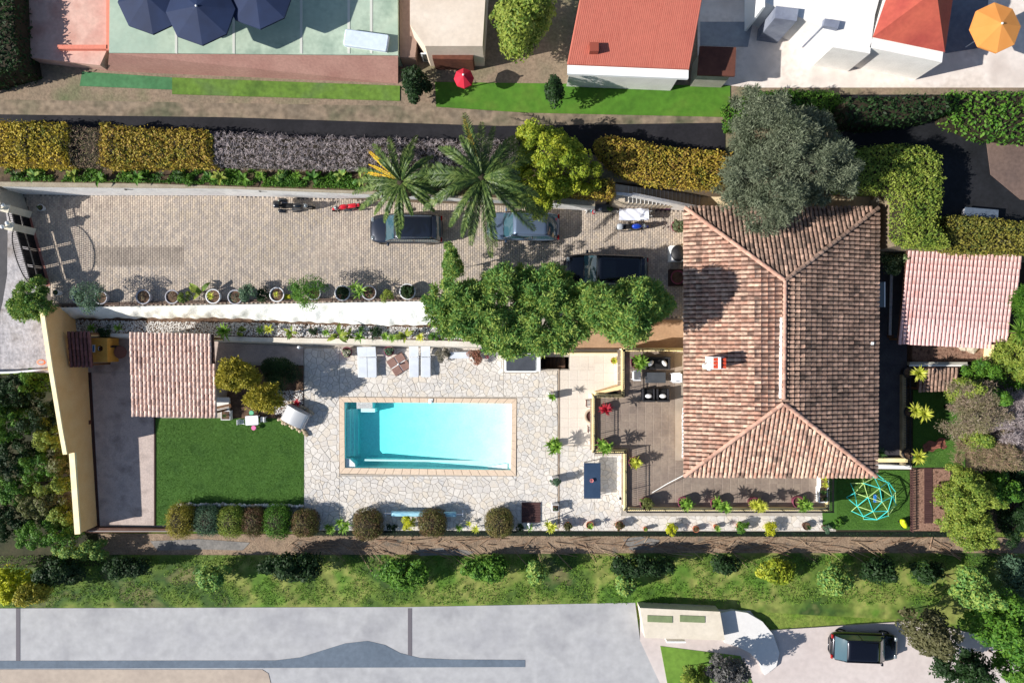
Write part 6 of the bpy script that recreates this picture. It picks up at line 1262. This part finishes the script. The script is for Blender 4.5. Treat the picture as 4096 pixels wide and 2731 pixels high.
# right shrubs mass
for i,(x,y,rx,ry,zt,m,l,lf,asp) in enumerate([(4070,1215,60,70,4.6,MG,'palm like green crown at the right edge beside the shed roof',.3,.1),(4040,1420,75,95,4.5,YG,'yellow green tree at the right edge below the shed roof',.13,.5),(3905,1490,55,45,3.5,MG,'small green tree right of the low brown roof',.13,.5),(3880,1640,100,110,5.0,mat('leaf_dry_mauve',[(140,120,104),(162,144,130),(122,122,78),(172,156,146)],1.1,**LG),'dry mauve brown tree right of the shaded lawn',.16,.16),(4010,1690,100,110,5.2,DEAD,'bare grey branched tree at the right edge',.3,.06),(3935,1800,110,80,5.0,DEADB,'bare brown tree below the dry mauve one',.26,.07),(3850,1960,95,90,4.6,YG,'yellow green tree beside the bark bed',.13,.5),(3960,1950,80,60,4.0,MG,'green tree right of the yellow green one',.13,.5),(3840,2060,70,70,4.0,YG,'olive yellow tree at the lower right of the bark bed',.13,.5),(3890,2135,75,55,3.6,YG,'lowest yellow green tree at the end of the bark bed',.13,.5),(4050,2040,70,110,2.4,VDK,'dark shaded shrub at the lower right edge',.13,.5),(4070,1560,50,70,3.8,MG,'green tree at the right edge above the bare one',.13,.5),(3835,1560,36,46,4.2,YG,'small yellow green tuft at the upper left of the dry tree',.13,.5),(3945,1585,34,30,5.4,MG,'little green crown poking out above the dry mauve tree',.13,.5),(3880,1750,30,40,5.3,YG,'little yellow green crown between the dry trees',.13,.5),(4070,1890,50,60,2.6,VDK,'dark shrub at the right edge below the bare tree',.13,.5)]):
    tree('garden_tree',l,'tree',x,y,zt,rx*1.15,ry*1.15,0,m,group='trees right of the villa',n=max(30,int(rx*ry/75)),rc=.34 if asp>.2 else .4,per=130 if asp>.2 else 260,leaf=lf,asp=asp,thick=.5,limbs=9,inner=.6 if asp>.2 else .1)
ground_plant(4078,1330,0,'rosette','large spiky palm lily at the right edge of the shed',r=1.0,h=3.8,n=80,pm=YUC(0),w=.07)
# ================================================================ SURROUNDINGS, NORTH (z 4.9)
def flat(pts,z,name,m,label,th=.02): return struct(MB().prism(PL(pts,z),z-.05,z+th).build(name,m),label)
flat([(-300,395),(700,410),(1600,425),(2100,450),(2900,470),(2900,492),(2000,505),(900,470),(-300,470)],ZN,'roadside_path',mat('sandy_path',[(112,102,88),(138,122,104),(92,92,72)],.5,fine=(3,.4)),'sandy path along the neighbouring gardens')
flat([(-300,455),(900,470),(2000,505),(2900,492),(2900,660),(2000,590),(900,560),(-300,520)],ZN,'back_lane',mat('lane_shadowed',[(24,24,30),(40,39,44)],.6,fine=(6,.25)),'lane running behind the hedges, hedge shadow in its dark colour',.03)  # dark asphalt with the hedge shadow painted into its colour
GT2=mat('roof_green_paving',[(140,160,144),(170,186,168),(152,172,156)],.5,fine=(4,.1)); PK=mat('pink_terrace',[(196,150,138),(210,172,158),(188,140,126)],.6,fine=(5,.12)); PKW=mat('pink_wall',[(160,118,108),(176,136,124)],.7,fine=(8,.14))
pk=thing('pink_terrace','raised pink terrace beside the green patio at the upper left','terrace',tuple(P(250,120,ZN))); MB().prism(PL([(60,-150),(430,-150),(432,190),(400,262),(60,225)],ZN+.8),ZN,ZN+.8).build('slab',PK,pk)
m=MB(); m.prism(PL([(425,-150),(440,-150),(440,200),(425,200)],ZN+1.1),ZN,ZN+1.1); m.prism(PL([(230,180),(430,180),(430,196),(230,196)],ZN+1.1),ZN,ZN+1.1); m.build('parapet',mat('salmon_render',[(214,130,110)],1,fine=(8,.1)),pk)
gp=thing('green_patio','long pale green patio with a pink front wall at the upper left','terrace',tuple(P(1000,100,ZN))); MB().prism(PL([(440,-150),(1590,-150),(1592,222),(436,212)],ZN+1.6),ZN,ZN+1.6).build('deck',GT2,gp)
m=MB(); a,b=P(436,214,ZN+1.6),P(1592,224,ZN+1.6); m.add([(a.x,a.y,ZN+1.6),(b.x,b.y,ZN+1.6),P(1592,335,ZN),P(430,285,ZN)],[(0,3,2,1)]); m.build('sloping_wall',PKW,gp)
for i,x in enumerate((700,930,1200,1390,1480)): MB().prism(PL([(x,-150),(x+10,-150),(x+10,216),(x,214)],ZN+1.6),ZN+1.6,ZN+1.62).build('joint',mat('pale_strip',[(196,198,190)],1),gp)
NAVY=mat('navy_canvas',[(26,38,66),(34,50,84)],1,rnd=.2,rough=.7)
def parasol(px,py,r,z,label,m,zg,group=None):
    q=P(px,py,z); o=thing('parasol',label,'parasol',(q.x,q.y,zg),0,group); h=z-zg; MB().tube([(0,0,0),(0,0,h)],.03,6).build('pole',WPL,o,world=False)
    for k in range(8):
        a0=k*math.pi/4+.05;a1=(k+1)*math.pi/4+.05; MB().add([(0,0,h),(math.cos(a0)*r,math.sin(a0)*r,h-.5),(math.cos(a1)*r,math.sin(a1)*r,h-.5),(math.cos(a0)*r,math.sin(a0)*r,h-.62),(math.cos(a1)*r,math.sin(a1)*r,h-.62)],[(0,1,2),(1,3,4,2)]).build('canopy_panel',m,o,world=False)
    MB().sphere((0,0,h+.03),.06,8,6).build('finial',WPL,o,world=False)
GP='navy parasols on the green patio'
parasol(585,-15,1.75,9.0,'leftmost navy parasol on the green patio',NAVY,ZN+1.6,GP); parasol(785,25,1.8,9.2,'middle navy parasol hanging lowest on the green patio',NAVY,ZN+1.6,GP); parasol(1020,-40,1.8,9.0,'rightmost navy parasol on the green patio',NAVY,ZN+1.6,GP)
lb=thing('patio_daybed','pale blue and white daybed at the right end of the green patio','daybed',tuple(P(1470,172,ZN+1.6)),R(-8)); MB().rbox((0,0,.3),(2.4,.9,.22),.1).build('mattress',mat('pale_blue_cloth',[(200,212,226)],1,fine=(5,.1)),lb,world=False); MB().box((0,0,.1),(2.3,.8,.2)).build('frame',WPL,lb,world=False)
flat([(330,288),(690,312),(690,360),(320,345)],ZN,'green_turf',mat('green_mat',[(60,110,70),(76,126,84)],.8,fine=(4,.2)),'green turf strip below the pink terrace',.04)
flat([(690,312),(1600,345),(1600,405),(690,378)],ZN,'grass_strip',mat('grass_patch',[(74,104,40),(96,128,48),(86,112,60)],.6,fine=(4,.25)),'grass strip below the pink wall',.05)
hedge('shadow_hedge','dark hedge standing in for a shadow at the extreme upper left corner','hedge',[(-200,-150),(40,-150),(50,200),(60,260),(-200,330)],ZN,7.2,VDK,TWIG,leaf=.2,dens=120)  # hedge added in place of a dark cast shadow
BH=mat('beige_roof',[(206,190,172),(220,206,190)],.5,fine=(5,.08))
bh=thing('beige_building','low beige flat roofed building between the patio and the yellow tree','building',tuple(P(1780,80,ZN))); MB().prism(PL([(1640,-150),(1950,-150),(1930,185),(1700,185),(1640,100)],ZN+2.8),ZN,ZN+2.8).build('wall',BH,bh); MB().prism(PL([(1596,-150),(1700,-150),(1660,230),(1600,230)],ZN+1.2),ZN,ZN+1.2).build('side_ramp',mat('brown_ramp',[(140,116,104),(160,136,122)],.6,fine=(5,.12)),bh)
MB().prism(PL([(1725,185),(1900,185),(1890,240),(1730,235)],ZN+1.6),ZN,ZN+1.6).build('porch_roof',mat('porch_brown',[(78,46,38),(110,66,50)],1,fine=(5,.2)),bh)
for i,x in enumerate((1720,1800,1860)): f=MB().box(tuple(P(x,230,ZN+.8)),(.9,.06,1.1)).build('window',PW,bh); MB().box(tuple(P(x,230,ZN+.8)-Vector((0,.03,0))),(.75,.04,.95)).build('pane',GLS,f)
flat([(1740,330),(2920,345),(2920,470),(2100,452),(1745,428)],ZN,'neighbour_lawn',mat('neighbour_grass',[(62,104,28),(76,120,34),(96,122,46)],.35,fine=(3,.2)),'vivid green lawn below the red roofed house',.05)
tree('fig_tree','yellow green tree left of the red roofed house','tree',2090,95,9.0,115,125,ZN,YG,n=60,rc=.6,per=190,leaf=.2)
tree('shadow_tree','dark conical stand-in for a tree shadow on the vivid lawn left of the red roof','tree',2215,375,8.0,34,58,ZN,VDK,n=22,rc=.35,per=120,leaf=.16,thick=.6)  # added tree shape takes the place of a narrow tree shadow
tree('shadow_tree','dark leafy stand-in for a black shadow right of the green patio end','tree',1665,345,7.0,52,70,ZN,VDK,n=22,rc=.45,per=150,leaf=.18,thick=.6)  # added foliage fills the patch of a black shadow
parasol(1853,300,.55,7.0,'small red parasol below the beige building',mat('red_canvas',[(190,40,60)],1),ZN)
RR=mat('plain_red_roof',[(172,92,78),(184,106,90),(178,98,84)],.4,rnd=.3,fine=(4,.07))
rh=thing('red_roofed_house','white house with a large plain orange red roof at the top','house',tuple(P(2540,100,ZN)))
ztop=9.4; q=[P(2352,-160,ztop),P(2835,-160,ztop),P(2755,278,8.6),P(2270,258,8.6)]; k=MB(); k.add(q+[p-Vector((0,0,.25)) for p in q],[(0,3,2,1),(0,1,5,4),(1,2,6,5),(2,3,7,6),(3,0,4,7)]); rr_=k.build('roof',RR,rh)
u=(q[3]-q[0]); v=(q[1]-q[0]); n_=u.cross(v).normalized(); n_=n_ if n_.z>0 else -n_; rb=MB()
for i in range(62):
    a=q[0]+v*(i+.5)/62; b=q[3]+(q[2]-q[3])*(i+.5)/62; rb.tube([a+n_*.01,b+n_*.01],.075,6)
o=rb.build('roof_tiles',RR,rr_); o['kind']='stuff'
MB().prism([tuple((p.lerp(sum(q,Vector())/4,.06))[:2]) for p in q],ZN,8.35).build('wall',WHITEW,rh); MB().add([q[3]+Vector((0,-.02,-.05)),q[2]+Vector((0,-.02,-.05)),q[2]+Vector((0,-.45,-.08)),q[3]+Vector((0,-.45,-.08)),q[2]+Vector((0,-.45,-.3)),q[3]+Vector((0,-.45,-.3))],[(0,3,2,1),(3,5,4,2)]).build('gutter',PW,rh)
MB().box(tuple(P(2375,195,8.95)),(.45,.45,.5)).build('chimney',mat('brick_red_dark',[(140,70,56)],1),rh)
PAT=mat('pale_paving',[(206,194,184),(222,212,204),(196,184,176)],.5,fine=(4,.1),rough=.8)
flat([(2790,-200),(4700,-200),(4700,352),(3000,352),(2790,330)],ZN,'neighbour_patio',PAT,'pale paved yard at the upper right',.04)
sd=thing('brown_shed','dark brown lean-to roof right of the red roofed house','shed',tuple(P(2870,240,ZN))); MB().prism(PL([(2800,185),(2945,190),(2940,305),(2790,300)],ZN+2.2),ZN+2.05,ZN+2.2).build('roof',mat('shed_brown',[(84,50,42),(104,64,52)],1,fine=(5,.15)),sd); MB().prism(PL([(2810,195),(2935,200),(2930,295),(2800,290)],ZN+2.2),ZN,ZN+2.05).build('wall',GWALL,sd)
flat([(2800,90),(3010,90),(2990,190),(2800,185)],ZN,'grey_yard',mat('grey_blue_floor',[(150,156,162),(120,124,136)],.5,fine=(4,.15)),'grey floor between the red roof and the white house',.06)
wh=thing('white_building','bright white flat roofed building at the upper right','building',tuple(P(3300,60,ZN))); MB().prism(PL([(3060,-160),(3560,-160),(3500,60),(3480,215),(3330,190),(3290,110),(3060,10)],ZN+2.6),ZN,ZN+2.6).build('wall',WHITEW,wh)
for x,y,w__,h__ in ((3105,55,90,60),(3300,95,60,40)): MB().prism(PL([(x,y-h__/2),(x+w__,y-h__/2+10),(x+w__-8,y+h__/2),(x-6,y+h__/2-12)],ZN+2.9),ZN,ZN+2.9).build('roof_box',mat('slate_roof_box',[(110,116,134),(140,146,160)],1,fine=(5,.1)),wh)
MB().prism(PL([(3050,-160),(3060,-160),(3060,30),(3050,30)],ZN+3),ZN,ZN+3).build('parapet',PW,wh)
for x,y in ((3315,173),(3420,205)): f=MB().box(tuple(P(x,y+8,ZN+1.2)),(.9,.1,1.1)).build('window',PW,wh); MB().box(tuple(P(x,y+11,ZN+1.2)),(.7,.1,.9)).build('pane',GLS,f)
dh=thing('dark_red_house','white walled house with a steep dark red hip roof at the upper right','house',tuple(P(3680,80,ZN))); A_,B_,C_,D_=P(3600,-160,8),P(3835,-160,8),P(3780,210,7.6),P(3490,150,7.6); rg_=P(3745,-40,9.6); MB().add([A_,B_,C_,D_,rg_],[(0,4,1),(1,4,2),(2,4,3),(3,4,0)]).build('roof',mat('deep_red_roof',[(150,66,58),(176,88,70)],.6,fine=(5,.12)),dh)
MB().prism([tuple(p[:2]) for p in (A_,B_,C_+Vector((-.1,-.5,0)),D_+Vector((-.1,-.5,0)))],ZN,7.5).build('wall',WHITEW,dh)
for x in (3520,3640): f=MB().box(tuple(P(x,190+(x-3520)*.2,ZN+1.6)),(.9,.1,1.1)).build('window',PW,dh); MB().box(tuple(P(x,193+(x-3520)*.2,ZN+1.6)),(.7,.1,.9)).build('pane',GLS,f)
parasol(4008,95,1.35,8.0,'orange parasol at the upper right corner',mat('orange_canvas',[(214,140,70),(220,150,80)],1),ZN)
cs=flat([(3780,-200),(3960,-200),(3940,190),(3780,215)],ZN,'slate_yard',mat('slate_floor',[(92,98,114),(112,116,128)],.5,fine=(4,.12)),'slate coloured yard left of the orange parasol',.07)
hedge('shadow_hedge_right','tall dark hedge standing in for the shadow right of the olive tree','hedge',[(3400,385),(3800,372),(3800,440),(3560,480),(3400,470)],ZN,7.4,VDK,TWIG,leaf=.2,dens=120)  # dark hedge added where the olive tree's shadow lies
hedge('green_hedge','green hedge at the right edge in the upper background','hedge',[(3800,365),(4250,365),(4250,560),(3960,540),(3800,470)],ZN,6.4,MG,TWIG,leaf=.2,dens=110)
flat([(3330,380),(4400,380),(4400,1000),(3700,1000),(3700,640),(3330,640)],ZN,'shadowed_verge',mat('shadowed_verge',[(22,24,28),(36,37,42)],.5,fine=(5,.3)),'asphalt verge behind the right hedges, darkened with painted shadow',.035)  # near-black tone includes cast shadow on top of dark asphalt
flat([(3930,470),(4080,520),(4400,700),(4400,820),(4080,800),(3960,700)],ZN,'brown_bank',mat('brown_bank',[(120,100,90),(100,84,78)],.4,fine=(5,.2)),'brown bare bank at the right edge',.07)
sk_=thing('skip_lid','grey blue flat sheet lying behind the right hedge','sheet',tuple(P(3925,852,ZN+.5)),R(-5)); MB().rbox((0,0,.02),(1.9,.5,.05),.03).build('panel',mat('sheet_blue_grey',[(84,96,112)],1,fine=(5,.2)),sk_,world=False); MB().box((0,0,-.2),(1.7,.4,.4)).build('base',POTM['grey'],sk_,world=False)
# ================================================================ SURROUNDINGS, SOUTH (z -1)
GRS=ZS
MEAD=mat('meadow',[(60,92,32),(88,122,42),(134,140,74),(96,118,48),(56,84,34),(120,116,76)],.28,fine=(2.5,.35))
flat([(-400,2215),(900,2218),(1700,2216),(2600,2210),(3900,2210),(4500,2215),(4500,2560),(3660,2480),(2560,2420),(-400,2440)],GRS,'meadow',MEAD,'green meadow strip below the garden',.04)
ml=cover(PL([(-100,2220),(4200,2220),(4200,2420),(2600,2410),(-100,2425)],GRS),GRS+.05,26000,mat('meadow_blade',[(70,106,34),(98,138,46),(134,150,70)],.3,rnd=.4,leaf=.2),'meadow_grass','tufts of meadow grass',.16,.15,.2)
PARK=mat('pale_concrete',[(150,150,154),(172,172,174),(158,158,162)],.35,fine=(2.2,.1)); 
flat([(-400,2432),(1640,2425),(2540,2408),(2560,2560),(2640,2731),(2700,2900),(-400,2900)],GRS,'car_park',PARK,'large pale grey concrete roof deck along the bottom',.06)
for x,l in ((75,'left'),(1640,'right')): flat([(x-8,2430),(x+8,2430),(x+8,2640),(x-8,2640)],GRS,'deck_joint',mat('joint_dark',[(104,100,106)],1),l+' dark joint across the pale concrete',.075)
flat([(-400,2640),(1100,2638),(1200,2626),(1290,2598),(1380,2570),(1470,2560),(1540,2576),(1600,2608),(1680,2628),(1800,2634),(2100,2636),(2100,2664),(-400,2672)],GRS,'blue_grey_strip',mat('strip_blue',[(92,104,118),(104,116,130)],.5,fine=(4,.1)),'blue grey strip along the lower picture edge',.08)
flat([(-400,2674),(1050,2674),(1075,2690),(1085,2731),(1000,2900),(-400,2900)],GRS,'beige_strip',mat('strip_beige',[(168,154,142),(182,168,154)],.5,fine=(3,.1)),'beige strip at the very bottom left',.085)
flat([(2560,2420),(3000,2440),(3060,2520),(3660,2480),(4200,2600),(4200,2900),(2700,2900),(2640,2731),(2560,2560)],GRS,'lower_yard',mat('lower_yard',[(190,178,174),(204,194,190)],.3,fine=(3,.08)),'pale pinkish yard at the lower right',.07)
vw=thing('viewing_hut','low white walled building with a curved white path at the bottom','building',tuple(P(2750,2500,GRS))); MB().prism(PL([(2560,2430),(2880,2445),(2900,2560),(2580,2550)],GRS+1.1),GRS,GRS+1.1).build('wall',mat('hut_cream',[(206,196,178),(216,206,190)],.6,fine=(4,.08)),vw); MB().prism(PL([(2880,2450),(2930,2440),(2990,2450),(3050,2485),(3095,2540),(3118,2610),(3105,2665),(3060,2700),(3040,2650),(3000,2610),(2950,2585),(2900,2570)],GRS+.35),GRS,GRS+.35).build('curved_wing',mat('hut_white',[(216,214,212)],1,fine=(4,.05)),vw)
for x in (2590,2720): MB().prism(PL([(x,2460),(x+100,2464),(x+100,2490),(x,2486)],GRS+1.15),GRS+1.1,GRS+1.14).build('roof_panel',mat('roof_panel_green',[(120,134,96)],1,fine=(4,.15)),vw)
f=MB().box(tuple(P(2700,2558,GRS+.6)),(1.2,.1,.7)).build('window',PW,vw)
flat([(2640,2580),(2960,2620),(3010,2731),(2990,2900),(2700,2900)],GRS,'small_green',mat('small_green',[(84,120,40),(104,138,52)],.4,fine=(3,.2)),'green patch in front of the white hut',.1)
sc_=ZD; ZD_keep=ZD; ZD=GRS+.08
car('parked_car','dark navy car parked alone at the lower right',3475,2600,4.4,1.8,1.5,P3,ang=178)
ZD=ZD_keep
for i,(x,y,rx,ry,zt,m,l) in enumerate([(70,2320,80,70,3.2,BRT,'bright golden yellow bush at the lower left corner'),(160,2360,60,40,2.4,CIT,'amber bush right of the golden yellow one'),(260,2270,110,50,3.5,VDK,'dark tree at the lower left above the amber bush'),(520,2250,100,40,2.5,VDK,'dark low tree below the yellow wall end'),(850,2290,70,50,2.4,DG,'small dark tree in the left part of the meadow'),(1180,2250,120,55,3.5,VDK,'broad dark tree in the left middle of the meadow'),(1620,2280,110,60,1.8,MG,'rounded green bush in the middle of the meadow'),(1950,2260,100,50,1.8,MG,'green bush below the squarish hedge ball'),(2150,2270,50,40,2.2,DG,'small dark bush below the flagstone edge'),(2560,2245,140,38,3.0,VDK,'dark bush cluster below the terrace corner'),(2500,2320,40,40,2.2,DG,'dark little bush under the cluster'),(2900,2240,60,30,2.4,VDK,'small dark bush below the lower path'),(3110,2270,70,50,1.6,LIME,'vivid light green bush in the right part of the meadow'),(3330,2300,70,60,3.2,DG,'rounded dark bush below the small lawn'),(3500,2260,80,50,3.2,VDK,'dark tree below the bark bed'),(3690,2510,95,85,4.5,mat('leaf_olive_brown',[(70,70,44),(92,92,60),(110,106,76)],.8,**LG),'olive brown round tree beside the navy car'),(3700,2270,70,40,2.5,VDK,'dark bush at the right end of the meadow'),(3880,2350,60,80,4.0,DG,'dark green tree left of the lower right grove'),(3980,2480,110,120,4.5,MG,'light green tree in the lower right grove'),(4060,2280,80,80,4.0,BLG,'blue green tree at the lower right edge'),(3830,2650,110,70,3.5,VDK,'dark shrub at the bottom right of the yard'),(4050,2660,80,70,3.5,MG,'green shrub in the bottom right corner'),(2900,2680,80,60,2.6,mat('leaf_grey_round',[(84,84,84),(112,110,108)],.8,**LG),'grey round bush by the curved white path'),(2780,2700,60,40,2.0,YG,'yellow green bush at the bottom beside the hut')]):
    tree('meadow_tree',l,'tree' if zt>3 else 'bush',x,y+(12 if y<2330 else 0),zt*.45 if y<2330 else zt,rx,ry,ZS,m,group='trees and bushes of the lower meadow',n=max(24,int(rx*ry/95)),rc=.4,per=70,leaf=.2,asp=.5,thick=.5,limbs=3)
print('objects',len(bpy.data.objects),'tris',sum(len(o.data.polygons) for o in bpy.data.objects if o.type=='MESH'))
